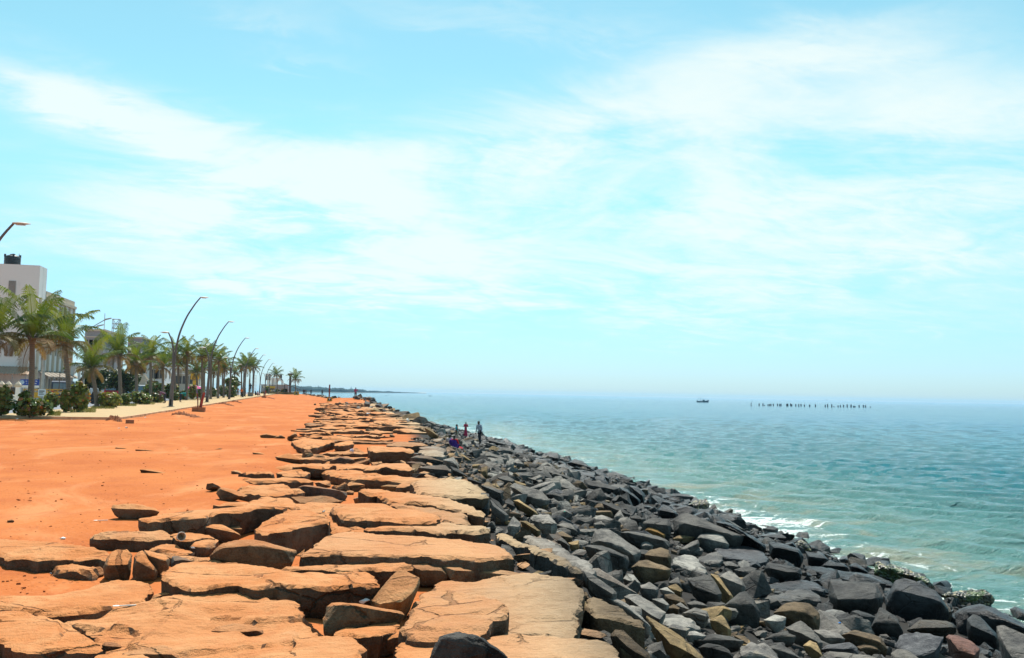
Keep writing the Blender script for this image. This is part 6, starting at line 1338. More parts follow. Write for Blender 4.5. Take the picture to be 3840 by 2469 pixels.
# pink parasol
q = at_dist(728, 1456, 128); root = empty("parasol", (q[0], 128, 0), 0, "pink parasol showing above the bush", 'parasol'); mb = MB(); zt2 = at_dist(728, 1446, 128)[2]; mb.lathe([(1.15, zt2-.45), (.9, zt2-.25), (.5, zt2-.08), (.05, zt2)], 14); mb.build("canopy", plain("pink_cloth", (.36, .035, .15), .8), root, 30); mb = MB(); mb.tube([(0, 0, 0), (0, 0, zt2)], .025, 6); mb.build("pole", M_STEEL, root)

# ------------------------------------------------------------------ vehicles
M_TYRE = M_BLACK; M_CGLASS = plain("car_glass", (.10, .16, .20), .08, .6, .1); M_CHROME = plain("bright_metal", (.55, .55, .55), .3, .5, .1, metal=.8); M_TAIL = plain("tail_lamp", (.45, .02, .02), .3, .5, .1)
def car(px, py, y, rz, label, col, z=.03, tall=1.0):
    """seen from behind; the car's back faces -Y"""
    q = at_dist(px, py, y); root = empty("parked_car", (q[0], y, z), rz, label, 'car', "cars parked along the road"); body = plain("car_paint", col, .3, .5, .06, 2)
    mb = MB(); L, W2, h = 2.15, .88, 1.68*tall
    sec = [(-L, .45), (-L-.02, .80), (-L+.06, .98), (-L+.02, 1.02), (-1.0, 1.03), (.9, 1.00), (L-.1, .88), (L, .62), (L-.02, .38), (-L+.05, .32)]
    vs = [(-W2, y_, z_) for y_, z_ in sec]+[(W2, y_, z_) for y_, z_ in sec]; n = len(sec); fs = [tuple(range(n)), tuple(range(2*n-1, n-1, -1))]+[(k, k+n, (k+1) % n+n, (k+1) % n) for k in range(n)]; mb.add(vs, fs)
    cab = [(-L+.03, 1.02, .86), (-L+.30, h-.10, .70), (-L+.55, h, .66), (.1, h-.02, .66), (.45, h-.14, .70), (1.15, 1.0, .84)]
    vs = [(-w_, y_, z_) for y_, z_, w_ in cab]+[(w_, y_, z_) for y_, z_, w_ in cab]; n = len(cab); mb.add(vs, [tuple(range(n)), tuple(range(2*n-1, n-1, -1))]+[(k, k+n, (k+1) % n+n, (k+1) % n) for k in range(n)])
    bo = mb.build("body", body, root, 25)
    mb = MB(); mb.add([(-.74, -L+.045, 1.08), (.74, -L+.045, 1.08), (.62, -L+.265, h-.17), (-.62, -L+.265, h-.17), (-.74, -L+.03, 1.08), (.74, -L+.03, 1.08), (.62, -L+.25, h-.17), (-.62, -L+.25, h-.17)], [(3, 2, 1, 0), (4, 5, 6, 7), (0, 1, 5, 4), (2, 3, 7, 6), (1, 2, 6, 5), (3, 0, 4, 7)]); mb.build("rear_window", M_CGLASS, root)
    for sg in (-1, 1):
        mb = MB(); pts = [(-L+.42, 1.07), (-L+.52, h-.18), (-.05, h-.18), (.35, h-.26), (.85, 1.07)]
        mb.add([(sg*(.80-.115*(z_-1.05)/.5), y_, z_) for y_, z_ in pts]+[(sg*(.885-.20*(z_-1.05)/.55), y_, z_) for y_, z_ in pts], [tuple(range(5)), tuple(range(9, 4, -1))]+[(k, k+5, (k+1) % 5+5, (k+1) % 5) for k in range(5)]); mb.build("side_window", M_CGLASS, root)
        mb = MB(); mb.box(sg*.72-.12, sg*.72+.12, -L-.05, -L+.04, .72, .98); mb.build("tail_lamp", M_TAIL, root)
        for yy in (-1.35, 1.35):
            mb = MB(); mb.lathe([(.20, -.10), (.32, -.09), (.33, 0), (.32, .09), (.20, .10)], 18); o = mb.build("wheel", M_TYRE, root, 40); o.rotation_euler = (0, R(90), 0); o.location = (sg*.79, yy, .33)
            mb = MB(); mb.lathe([(.05, -.112), (.19, -.11), (.19, .11), (.05, .112)], 14); mb.build("rim", M_CHROME, o)
        mb = MB(); mb.box(min(sg*.86, sg*1.02), max(sg*.86, sg*1.02), .75, .9, 1.02, 1.16); mb.build("mirror", body, root)
    mb = MB(); mb.box(-.80, .80, -L-.07, -L+.02, .40, .56); mb.build("bumper", M_BLACK, root); mb = MB(); mb.box(-.25, .25, -L-.085, -L-.02, .60, .71); mb.build("number_plate", M_WHITE, root); return root
car(426, 1490, 121, R(4), "dark red car seen from behind, left of the dark palm trunk", (.26, .02, .025)); car(540, 1489, 137, R(3), "silver grey car seen from behind between two palm trunks", (.30, .33, .36), tall=1.1)
car(474, 1490, 132, R(10), "pale blue car half hidden right of the dark palm trunk", (.16, .30, .42)); car(771, 1490, 160, R(-30), "white off-roader beside the second lamp's pole", (.62, .63, .64), tall=1.1); car(398, 1490, 128, R(5), "grey-white car mostly hidden behind the rounded green bush", (.5, .5, .5))
q = at_dist(236, 1500, 95); root = empty("van", (q[0], 95, .03), R(6), "dark navy van behind the slim second palm", 'van'); navy = plain("van_paint", (.018, .025, .055), .35, .5, .1)
mb = MB(); mb.prism([(-1.9, .35), (-1.95, 1.1), (-1.85, 1.9), (-1.6, 2.02), (1.0, 2.0), (1.45, 1.75), (1.9, 1.05), (1.95, .4)], 'x', -.82, .82); mb.build("body", navy, root, 25); mb = MB(); mb.box(-.66, .66, -1.95, -1.885, 1.2, 1.78); mb.build("rear_window", M_CGLASS, root)
for sg in (-1, 1):
    for yy in (-1.2, 1.3): mb = MB(); mb.lathe([(.2, -.09), (.32, -.08), (.32, .08), (.2, .09)], 16); o = mb.build("wheel", M_TYRE, root, 40); o.rotation_euler = (0, R(90), 0); o.location = (sg*.76, yy, .32)
    mb = MB(); mb.box(sg*.7-.08, sg*.7+.08, -1.98, -1.9, .8, 1.1); mb.build("tail_lamp", M_TAIL, root)
def motorbike(px, y, rz, label, z=.03):
    q = at_dist(px, 1500, y); root = empty("motorbike", (q[0], y, z), rz, label, 'motorbike', "parked motorbikes")
    for nm, yy in (("wheel", -.62), ("wheel", .66)):
        mb = MB(); n = 22; mb.lathe([(.22, -.03), (.29, -.045), (.31, 0), (.29, .045), (.22, .03), (.20, 0)], n); o = mb.build(nm, M_TYRE, root, 50); o.rotation_euler = (0, R(90), 0); o.location = (0, yy, .31)
        mb = MB()
        for k in range(5): a = k*1.2566; mb.tube([(0, 0, 0), (.21*math.cos(a), .21*math.sin(a), 0)], .02, 5)
        mb.build("rim", M_CHROME, o)
    mb = MB(); mb.tube([(0, -.62, .31), (0, -.2, .45), (0, .25, .55), (0, .42, .88)], .05, 6); mb.box(-.14, .14, -.22, .2, .28, .55); mb.build("engine", M_GATE, root); mb = MB(); mb.ball((0, .18, .78), .2, 10, 7, (.8, 1.35, .75)); mb.build("tank", M_BLACK, root, 60); mb = MB(); mb.prism([(-.75, .82), (-.7, .74), (-.05, .70), (.02, .78), (-.2, .80)], 'x', -.13, .13); mb.build("seat", M_BLACK, root)
    mb = MB(); mb.tube([(-.34, .34, 1.02), (-.1, .44, .98), (.1, .44, .98), (.34, .34, 1.02)], .02, 6); mb.tube([(0, .44, .95), (0, .66, .31)], .035, 6); mb.build("handlebar", M_CHROME, root); mb = MB(); mb.ball((0, .56, .88), .1, 10, 7); mb.build("headlight", M_CHROME, root, 60); mb = MB(); mb.prism([(-.95, .62), (-.75, .72), (-.45, .70), (-.45, .64), (-.72, .66)], 'x', -.09, .09); mb.build("mudguard", M_BLACK, root); mb = MB(); mb.box(-.1, .1, -.97, -.95, .55, .66); mb.build("number_plate", M_WHITE, root); return root
motorbike(223, 82, R(-12), "black motorbike parked in front of the dark navy van"); motorbike(322, 84, R(80), "black motorbike beside the person in the bright blue shirt"); motorbike(372, 92, R(70), "motorbike right of the short leaning palm's trunk"); motorbike(340, 88, R(60), "motorbike under the man in the pale shirt")

# ------------------------------------------------------------------ far end of the beach: arched white building, kiosk, hut
FY = 310.0
def fx(px): return float(at_dist(px, 1473, FY)[0])
def fz(py, px=1040): return float(at_dist(px, py, FY)[2])
M_GREYW = stained("grey_render", (.34, .33, .34), .3)
root = empty("arched_building", (fx(1030), FY, 0), 0, "low grey-white building with round-arched roof pavilion at the beach's far end", 'building'); X0 = fx(1030)
mb = MB(); mb.box(fx(978)-X0, fx(1080)-X0, 0, 9, -.5, fz(1444)); mb.build("wall", M_GREYW, root)
mb = MB(); mb.box(fx(976)-X0, fx(1082)-X0, -.15, 9.2, fz(1444), fz(1442.4)); mb.build("coping", M_WALL, root)
mb = MB(); zb, ztp = fz(1442.4), fz(1418); a0, a1 = fx(1012)-X0, fx(1063)-X0; c_, r_ = fx(1046)-X0, (fx(1053.5)-fx(1039.5))/2; zc = fz(1434.5); N = 14
arc = [(c_+r_*math.cos(math.pi-math.pi*k/N), zc+r_*1.1*math.sin(math.pi*k/N)) for k in range(N+1)]
mb.prism([(a0, zb), (arc[0][0], zb), (arc[0][0], zc), (arc[0][0], ztp), (a0, ztp)], 'y', .5, 5); mb.prism([(arc[-1][0], zb), (a1, zb), (a1-.1, zc+.4), (a1-.7, ztp-.5), (a1-1.6, ztp), (arc[-1][0], ztp)], 'y', .5, 5)
for k in range(N): mb.prism([arc[k], arc[k+1], (arc[k+1][0], ztp), (arc[k][0], ztp)], 'y', .5+.0005*k, 5)
mb.build("roof_pavilion", M_WALL, root)
mb = MB(); mb.box(fx(983)-X0, fx(986)-X0, -.06, .02, fz(1457), fz(1451)); mb.build("window", M_WIN, root)
mb = MB(); mb.box(fx(1051)-X0-.35, fx(1051)-X0+.35, 1.5, 2.2, ztp, fz(1405)); mb.build("chimney", M_GATE, root)
root = empty("billboard", (fx(1004), FY-2, 0), 0, "dark six-paned panel board on a white pole, left of the far arch", 'billboard'); w = (fx(1014)-fx(995))/2; z0, z1 = fz(1427), fz(1404); mb = MB(); mb.box(-w-.1, w+.1, .05, .2, z0-.1, z1+.1); mb.tube([(0, .3, -.3), (0, .3, z1)], .28, 8); mb.build("frame", M_WALL, root)
for i in range(2):
    for j in range(3): mb = MB(); mb.box(-w+i*w+.12, -w+(i+1)*w-.12, 0, .049, z0+(z1-z0)*j/3+.1, z0+(z1-z0)*(j+1)/3-.1); mb.build("panel", M_WIN, root)
root = empty("kiosk", (fx(1018), FY-6, 0), 0, "kiosk with a yellow fascia board before the far white building", 'kiosk'); X0 = fx(1018); mb = MB(); mb.box(fx(1004)-X0, fx(1031)-X0, 0, 3, -.3, fz(1457)); mb.build("booth", plain("kiosk_brown", (.22, .16, .12)), root); mb = MB(); mb.box(fx(1003)-X0, fx(1032.5)-X0, -.5, 3.2, fz(1457), fz(1449.5)); mb.build("fascia", plain("kiosk_yellow", (.55, .36, .03), .6), root); mb = MB(); mb.box(fx(989)-X0, fx(1003)-X0-.02, -.4, 2, fz(1455.5), fz(1448.5)); mb.build("side_sign", plain("kiosk_cream", (.65, .55, .36)), root); mb = MB(); mb.box(fx(1010)-X0, fx(1026)-X0, -.04, .05, .9, fz(1459)); mb.build("serving_hatch", M_WIN, root); mb = MB(); mb.tube([(fx(990)-X0, 0, -.2), (fx(990)-X0, 0, fz(1449))], .1, 6); mb.build("post", M_STEEL, root)
root = empty("thatched_hut", (fx(1092), FY-12, 0), 0, "open hut with a dark sloping roof left of the far shore palm", 'hut'); mb = MB(); w = 2.2; mb.add([(-w, -1.5, 3.6), (-w, 3, 3.6), (w+.9, 3, 1.7), (w+.9, -1.5, 1.7), (-w, -1.5, 3.4), (-w, 3, 3.4), (w+.9, 3, 1.5), (w+.9, -1.5, 1.5)], [(0, 3, 2, 1), (4, 5, 6, 7), (0, 4, 7, 3), (1, 2, 6, 5), (0, 1, 5, 4), (2, 3, 7, 6)]); mb.build("roof", M_GATE, root); mb = MB()
for x, y in ((-w+.2, -1.2), (w, -1.2), (-w+.2, 2.6), (w, 2.6)): mb.tube([(x, y, -.3), (x, y, 3.3 if x < 0 else 1.9)], .1, 6)
mb.build("posts", M_BARK, root)
q = fx(1087.5); mb = MB(); zt2 = fz(1404); mb.tube([(0, 0, -.3), (0, 0, zt2-.3)], [.42, .36], 8); mb.lathe([(.3, zt2-.5), (.95, zt2-.1), (.95, zt2+.25), (.3, zt2+.4)], 8); o = mb.build("chimney_stack", M_GATE, None, 40); o.location = (q, FY-4, 0); tag(o, "dark tall stack with a knobbed top beside the far white building", 'chimney')
for px, pt, lb in [(949, 1403, "dark ladder-like mast left of the dark panel board"), (933, 1421, "thin bare post left of the ladder-like mast")]:
    mb = MB(); zt2 = float(at_dist(px, pt, 270)[2]); mb.tube([(0, 0, -.2), (0, 0, zt2)], .22 if px == 949 else .12, 6)
    if px == 949:
        for k in range(12): mb.tube([(0, 0, .8+k*(zt2-1)/12), (.9, 0, 1.0+k*(zt2-1)/12)], .06, 4)
    o = mb.build("mast", M_STEEL); o.location = (float(at_dist(px, 1470, 270)[0]), 270, 0); tag(o, lb, 'mast')
mb = MB(); mb.box(fx(985), fx(1120), FY-14.5, FY-14, -.3, .75); o = mb.build("low_hedge_wall", plain("hedge_wall", (.16, .14, .06), .9, .1, .5, .5)); tag(o, "low mossy wall in front of the far white building", 'wall')
for px, w_, lb in [(1040, 12, "dark shrub under the slender far palm"), (1062, 16, "dark shrub before the far building's right end"), (1072, 8, "small dark shrub near the thatched hut"), (1000, 14, "green shrub left of the kiosk")]:
    shrub(px-w_/2, px+w_/2, 1458 if px != 1000 else 1452, 1474, lb, 0, .25, .5, FY-10, 0, 260, 3, "shrubs before the far building")
# ------------------------------------------------------------------ people
def cloth(name, col, rough=.85, check=False):
    m, t, b, geo, tc = mat(name, rough, .2); P = tc.outputs['Object']
    if check:
        n = t.new('ShaderNodeTexChecker'); t.l.new(t.scale(P, (14, 14, 14)), n.inputs['Vector']); n.inputs['Scale'].default_value = 1.0; n.inputs['Color1'].default_value = (.07, .09, .17, 1); n.inputs['Color2'].default_value = (.80, .82, .86, 1); c = n.outputs[0]
    else: c = t.mix(t.ramp(t.noise(P, 6, 4, .6), .35, .65), tuple(x*.75 for x in col), tuple(min(1, x*1.2) for x in col))
    t.val(b.inputs['Base Color'], c); t.l.new(t.bump(t.noise(P, 9, 3, .6), .4, .02), b.inputs['Normal']); return m
M_SKIN = plain("skin", (.10, .05, .028), .6, .3, .1, 8); M_HAIR = plain("hair", (.008, .007, .007), .6, .3, .2)
def skinned(name, verts, edges, radii, m, parent, root=0, sub=1):
    me = bpy.data.meshes.new(name); me.from_pydata([tuple(v) for v in verts], edges, []); o = bpy.data.objects.new(name, me); COL.objects.link(o)
    sk = o.modifiers.new("s", 'SKIN'); sk.use_smooth_shade = True
    for i, r in enumerate(radii):
        s = me.skin_vertices[0].data[i]; s.radius = (r, r) if not isinstance(r, tuple) else r; s.use_root = (i == root)
    sb = o.modifiers.new("b", 'SUBSURF'); sb.levels = sb.render_levels = sub
    dg = bpy.context.evaluated_depsgraph_get(); ev = o.evaluated_get(dg); me2 = bpy.data.meshes.new_from_object(ev); me2.name = name; o.modifiers.clear(); o.data = me2; bpy.data.meshes.remove(me)
    me2.materials.clear(); me2.materials.append(m); me2.polygons.foreach_set('use_smooth', np.ones(len(me2.polygons), dtype=bool)); o.parent = parent; return o
def lerp(a, b, f): return tuple(a[i]+(b[i]-a[i])*f for i in range(3))
def pose_joints(H_, kind='stand', arms=None, lean=0.0, step=.0, turn=0.0):
    """joints of a body of height H_, facing -Y (towards the viewer) before it is turned; lean bends at the hips"""
    J = {}; hipz = .50*H_
    if kind == 'sit': hipz = .11*H_
    J['pelvis'] = (0, 0, hipz); c, s = math.cos(lean), math.sin(lean)
    def up(x, y, z): return (x, y*c-z*s, hipz+y*s+z*c)
    J['spine'] = up(0, 0, .12*H_); J['chest'] = up(0, .005*H_, .24*H_); J['neck'] = up(0, 0, .325*H_); J['head'] = up(0, -.012*H_, .385*H_); J['top'] = up(0, -.005*H_, .455*H_)
    for sd, sg in (('l', 1), ('r', -1)):
        J['sh'+sd] = up(sg*.105*H_, 0, .295*H_); J['hip'+sd] = (sg*.052*H_, 0, hipz-.02*H_)
        if kind == 'sit': J['knee'+sd] = (sg*.09*H_, -.22*H_, hipz+.12*H_); J['ank'+sd] = (sg*.08*H_, -.30*H_, hipz-.09*H_)
        elif kind == 'squat': pass
        else:
            st = step*sg; J['knee'+sd] = (sg*.055*H_, -.02*H_-.10*H_*st, .275*H_); J['ank'+sd] = (sg*.058*H_, .005*H_-.17*H_*st+.02*H_, .045*H_+(.02*H_ if st < 0 else 0))
        a = J['ank'+sd]; J['toe'+sd] = (a[0]+sg*.012*H_, a[1]-.10*H_, a[2]-.028*H_); J['heel'+sd] = (a[0], a[1]+.022*H_, a[2]-.028*H_)
        e, h = (arms or {}).get(sd, ((.03, .02, -.165), (.02, -.05, -.15)))
        E_ = tuple(J['sh'+sd][i]+(sg*e[0] if i == 0 else e[i])*H_ for i in range(3)); J['el'+sd] = E_; J['wr'+sd] = tuple(E_[i]+(sg*h[0] if i == 0 else h[i])*H_ for i in range(3))
    return J
def person(loc, rz, H_, label, shirt=None, legs=None, kind='stand', arms=None, lean=0.0, step=0.0, skirt=None, hair='short', group=None, simple=False, shirt_m=None, drape=None):
    root = empty("person", loc, rz, label, 'person', group); J = pose_joints(H_, kind, arms, lean, step); V, E, Rr = [], [], []; ix = {}
    def add(nm, p, r, par=None):
        ix[nm] = len(V); V.append(p); Rr.append(r*H_)
        if par: E.append((ix[par], ix[nm]))
    add('pelvis', J['pelvis'], .062); add('spine', J['spine'], .060, 'pelvis'); add('chest', J['chest'], .070, 'spine'); add('neck', J['neck'], .030, 'chest')
    add('jaw', lerp(J['neck'], J['head'], .62), .036, 'neck'); add('head', J['head'], .047, 'jaw'); add('top', J['top'], .036, 'head')
    hx, hy, hz = J['head']; d = (0, -math.cos(lean), -math.sin(lean))
    add('nose', (hx, hy+d[1]*.060*H_, hz-.004*H_+d[2]*.06*H_), .008, 'head')
    for sd, sg in (('l', 1), ('r', -1)):
        add('ear'+sd, (hx+sg*.050*H_, hy+.004*H_, hz), .008, 'head'); add('sh'+sd, J['sh'+sd], .032, 'chest'); add('el'+sd, J['el'+sd], .023, 'sh'+sd); add('wr'+sd, J['wr'+sd], .015, 'el'+sd)
        w, e = np.array(J['wr'+sd]), np.array(J['el'+sd]); dv = (w-e)/np.linalg.norm(w-e); sv = np.cross(dv, [0, 1, 0.2]); sv = sv/max(1e-6, np.linalg.norm(sv)); add('palm'+sd, tuple(w+dv*.045*H_), .017, 'wr'+sd)
        if not simple:
            pv = np.cross(sv, dv)
            for k, (o_, L) in enumerate(((-.012, .042), (-.004, .048), (.004, .045), (.012, .036))):
                b0 = w+dv*.058*H_+sv*o_*H_; m_ = b0+dv*L*.55*H_; t_ = m_+(dv*.8-pv*.6)*L*.5*H_; add(f'f{k}a'+sd, tuple(m_), .0046, 'palm'+sd); add(f'f{k}b'+sd, tuple(t_), .0040, f'f{k}a'+sd)
            add('th'+sd, tuple(w+dv*.035*H_+sv*.028*H_-pv*.006*H_), .0055, 'palm'+sd)
        add('hip'+sd, J['hip'+sd], .050, 'pelvis'); add('kn'+sd, J['knee'+sd], .034, 'hip'+sd); add('an'+sd, J['ank'+sd], .022, 'kn'+sd); add('toe'+sd, J['toe'+sd], .018, 'an'+sd)
    skinned("body", V, E, Rr, M_SKIN, root)
    def sub(nm, names, chain, grow, m):
        vv = [names_[1] for names_ in chain]; return skinned(nm, [c[1] for c in chain], [(c[2], i) for i, c in enumerate(chain) if c[2] is not None], [c[3]*H_ for c in chain], m, root)
    if shirt or shirt_m:
        ch = [('pelvis', lerp(J['pelvis'], J['spine'], -.25), None, .071), ('spine', J['spine'], 0, .069), ('chest', J['chest'], 1, .079), ('neck', lerp(J['chest'], J['neck'], .72), 2, .042)]
        for sd in 'lr': b = len(ch); ch += [('s', J['sh'+sd], 2, .041), ('e', lerp(J['sh'+sd], J['el'+sd], 1.0), b, .033), ('w', lerp(J['el'+sd], J['wr'+sd], .75 if shirt_m else .12), b+1, .026)]
        sub("shirt", None, ch, 0, shirt_m or cloth("shirt_cloth", shirt))
    if legs:
        ch = [('p', J['pelvis'], None, .066)]
        for sd in 'lr': b = len(ch); ch += [('h', J['hip'+sd], 0, .056), ('k', J['knee'+sd], b, .042), ('a', lerp(J['knee'+sd], J['ank'+sd], .92), b+1, .034)]
        sub("trousers", None, ch, 0, cloth("trouser_cloth", legs))
    if skirt:
        mb = MB(); zp = J['pelvis'][2]+.06*H_; mb.lathe([(.070*H_, zp), (.078*H_, zp-.10*H_), (.095*H_, zp-.26*H_), (.125*H_, .05*H_), (.118*H_, .03*H_)], 18, sy=.85); o = mb.build("skirt", cloth("skirt_cloth", skirt), root, 60)
        n_ = len(o.data.vertices)
        for v in o.data.vertices: f = max(0, (zp-v.co.z)/zp); a = math.atan2(v.co.y, v.co.x); k = 1+.10*f*math.sin(a*7); v.co.x *= k; v.co.y *= k
    if drape:
        mb = MB(); c0, n0_, s0 = np.array(J['chest']), np.array(J['neck']), np.array(J['shl']); p = [np.array(J['pelvis'])+np.array((-.07, -.03, .02))*H_, c0+np.array((-.02, -.088, .0))*H_, s0+np.array((-.02, -.02, .035))*H_, s0+np.array((-.03, .075, -.06))*H_, np.array(J['pelvis'])+np.array((.05, .09, -.06))*H_]
        vs = []
        for k, q in enumerate(p): w_ = np.array((.05, 0, .035))*H_; vs += [q-w_, q+w_, q-w_+np.array((0, .008, 0))*H_, q+w_+np.array((0, .008, 0))*H_]
        fs = []
        for k in range(4): a = 4*k; fs += [(a, a+1, a+5, a+4), (a+2, a+6, a+7, a+3), (a, a+4, a+6, a+2), (a+1, a+3, a+7, a+5)]
        mb.add(vs, fs); mb.build("sari_end", cloth("drape_cloth", drape), root, 60)
    mb = MB(); mb.ball((hx, hy+.012*H_, hz+.022*H_), .056*H_, 12, 8, (.95, 1.0, .98))
    if hair == 'long': mb.tube([(hx, hy+.05*H_, hz+.0*H_), (hx, hy+.07*H_, hz-.09*H_), (hx, hy+.075*H_, hz-.20*H_)], [.035*H_, .028*H_, .012*H_], 8)
    if hair == 'bun': mb.ball((hx, hy+.065*H_, hz-.01*H_), .032*H_, 8, 6)
    o = mb.build("hair", M_HAIR, root, 70)
    for v in o.data.vertices:   # keep the face clear
        if v.co.y < hy-.030*H_ and v.co.z < hz+.035*H_: v.co.y = hy-.02*H_; 
    if not simple:
        for sg in (1, -1): mb = MB(); mb.ball((hx+sg*.017*H_, hy-.046*H_, hz+.006*H_), .0065*H_, 8, 6); mb.build("eye", M_BLACK, root, 70)
        mb = MB(); mb.ball((hx, hy-.047*H_, hz-.026*H_), .012*H_, 8, 6, (1.2, .4, .4)); mb.build("mouth", plain("lips", (.12, .035, .03)), root, 70)
    return root
AR_F = {'l': ((.02, .0, -.165), (-.05, -.13, .02)), 'r': ((.02, .0, -.165), (-.05, -.13, .02))}     # both hands in front at the waist
def standing_spot(px, py, y): p = at_dist(px, py, y); return (p[0], p[1], p[2])
checks = cloth("checked_shirt", (.2, .2, .3), check=True)
p = standing_spot(1799, 1668, 61); MAN = person((p[0], p[1], p[2]), R(-55), 1.74, "man in a blue-white checked shirt and dark trousers looking down on the rocks", legs=(.012, .014, .022), shirt_m=checks, lean=.22, step=.35, arms={'l': ((.03, .03, -.165), (.01, -.03, -.15)), 'r': ((.05, .03, -.16), (-.02, -.06, -.14))})
p = standing_spot(1746, 1638, 84); person((p[0], p[1], p[2]), R(-15), 1.46, "girl in a long crimson dress standing near the water", shirt=(.55, .03, .08), skirt=(.55, .025, .08), hair='long', arms=AR_F)
p = standing_spot(1712, 1641, 82); person((p[0], p[1], p[2]-.25), R(55), 1.55, "woman in a turquoise blouse and beige sari behind the seated pair", shirt=(.02, .42, .50), skirt=(.42, .30, .19), hair='long', arms=AR_F, drape=(.45, .14, .05))
p = standing_spot(1702, 1690, 50); W1 = person((p[0], p[1], p[2]), R(150), 1.52, "seated woman with her back turned in a purple sari over a red blouse", shirt=(.60, .02, .03), kind='sit', legs=(.075, .02, .19), hair='bun', arms={'l': ((.05, -.06, -.15), (-.06, -.12, .03)), 'r': ((.05, -.06, -.15), (-.06, -.12, .03))}, drape=(.075, .02, .20))
mb = MB(); mb.lathe([(.30, -.02), (.31, .10), (.27, .28), (.235, .48), (.20, .62)], 16, sx=1.05, sy=.8); o = mb.build("sari", cloth("purple_silk", (.070, .018, .19)), W1, 60); o.location = (.05, .03, -.02)
mb = MB(); mb.tube([(.1, -.3, .1), (-.2, -.62, .02), (-.35, -.82, -.12)], [.20, .15, .09], 10); mb.build("sari_hem", cloth("red_hem", (.60, .02, .05)), W1, 60)
p = standing_spot(1686, 1684, 51.5); person((p[0], p[1], p[2]), R(160), 1.5, "seated person in a white patterned top beside the purple sari", shirt=(.55, .50, .48), kind='sit', legs=(.05, .05, .07), hair='bun', simple=True, arms={'l': ((.05, -.06, -.15), (-.06, -.12, .03)), 'r': ((.05, -.06, -.15), (-.06, -.12, .03))})
yz = 130.5; p = at_dist(1333, 1492, yz); zz = float(terrain(np.array([p[0]]), np.array([yz]))[0]); person((p[0], yz, min(zz, p[2])+.02), R(175), 1.72, "man in a magenta shirt and grey trousers with his back turned on the mound", shirt=(.33, .06, .16), legs=(.11, .09, .085), arms={'l': ((.02, .0, -.16), (-.02, -.10, -.04)), 'r': ((.06, -.03, -.13), (.0, -.12, .10))})
def prom_person(px, py, lb, H_=1.68, rz=0, y=None, z=.14, **k):
    q = unp(px, py, z) if y is None else np.append(at_dist(px, py, y)[:2], z); return person((q[0], q[1], z), R(rz), H_, lb, simple=True, **k)
PGp = "people along the promenade"
prom_person(905, 1491, "person in an orange shirt left of the fourth lamp's pole", rz=170, shirt=(.62, .14, .02), legs=(.02, .02, .025), group=PGp, step=.3)
prom_person(919, 1489, "person in black clothes right of the fourth lamp's pole", rz=100, shirt=(.015, .015, .018), legs=(.02, .02, .025), group=PGp)
q = unp(938, 1487, .14); mb = MB(); mb.box(-.45, .45, -.35, .35, -.1, .70); mb.box(-.5, .5, -.4, .4, .70, .78); o = mb.build("stone_block", M_AWN); o.location = (q[0], q[1], .14); tag(o, "stone block under the tall dark figure by the palm clump", 'stone block')
person((q[0], q[1], .92), R(170), 1.85, "tall dark-clothed figure standing on a block by the palm clump", shirt=(.012, .014, .03), legs=(.015, .017, .03), simple=True, arms={'l': ((.05, -.03, -.10), (-.03, -.07, .12)), 'r': ((.03, .02, -.165), (.02, -.05, -.15))})
for px, lb, rz, sh, lg, st in [(868, "walker in a red top at the left of the far crowd", 10, (.5, .05, .05), (.05, .05, .06), .3), (872, "walker in dark clothes second in the far crowd", 30, (.03, .03, .05), (.03, .03, .04), .2), (879, "walker in a white shirt in the middle of the far crowd", 0, (.6, .6, .58), (.05, .05, .06), .4), (888.5, "walker in grey behind the white-shirted walker", 170, (.2, .2, .22), (.04, .04, .04), .3), (892, "walker in a peach top and black trousers in the far crowd", 5, (.6, .25, .15), (.02, .02, .02), .4)]:
    prom_person(px, 1484.5, lb, rz=rz, shirt=sh, legs=lg, step=st, group="walkers in the far crowd on the promenade")
prom_person(958, 1482, "seated person in black at the promenade's far rim", rz=60, kind='sit', shirt=(.015, .015, .02), legs=(.02, .02, .02), y=186, z=.3, group=PGp); prom_person(966, 1482, "seated person in pale pink beside the one in black", rz=60, kind='sit', shirt=(.60, .38, .38), legs=(.5, .4, .4), y=186, z=.3, group=PGp)
prom_person(676, 1509, "bending woman in a teal top beside the nearest lamp", 1.62, rz=110, shirt=(.01, .22, .22), legs=(.03, .035, .06), lean=1.35, group=PGp); prom_person(618, 1513, "bending man in a mauve shirt left of the nearest lamp", 1.68, rz=-70, shirt=(.20, .09, .16), legs=(.04, .045, .07), lean=1.2, group=PGp)
prom_person(319, 1500, "person in a bright blue shirt at the motorbikes", rz=20, shirt=(.02, .32, .60), legs=(.015, .015, .02), y=86, z=.03, group="people at the road's far side"); prom_person(344, 1500, "man in a pale shirt standing by a motorbike", rz=150, shirt=(.55, .58, .60), legs=(.02, .02, .03), y=90, z=.03, group="people at the road's far side"); prom_person(358, 1500, "man in a light grey shirt right of the leaning palm", rz=-20, shirt=(.42, .45, .46), legs=(.05, .05, .06), y=91, z=.03, group="people at the road's far side"); prom_person(492, 1490, "man in a white shirt beside the pale blue car", rz=90, shirt=(.6, .6, .6), legs=(.05, .05, .06), y=128, z=.03, group="people at the road's far side")
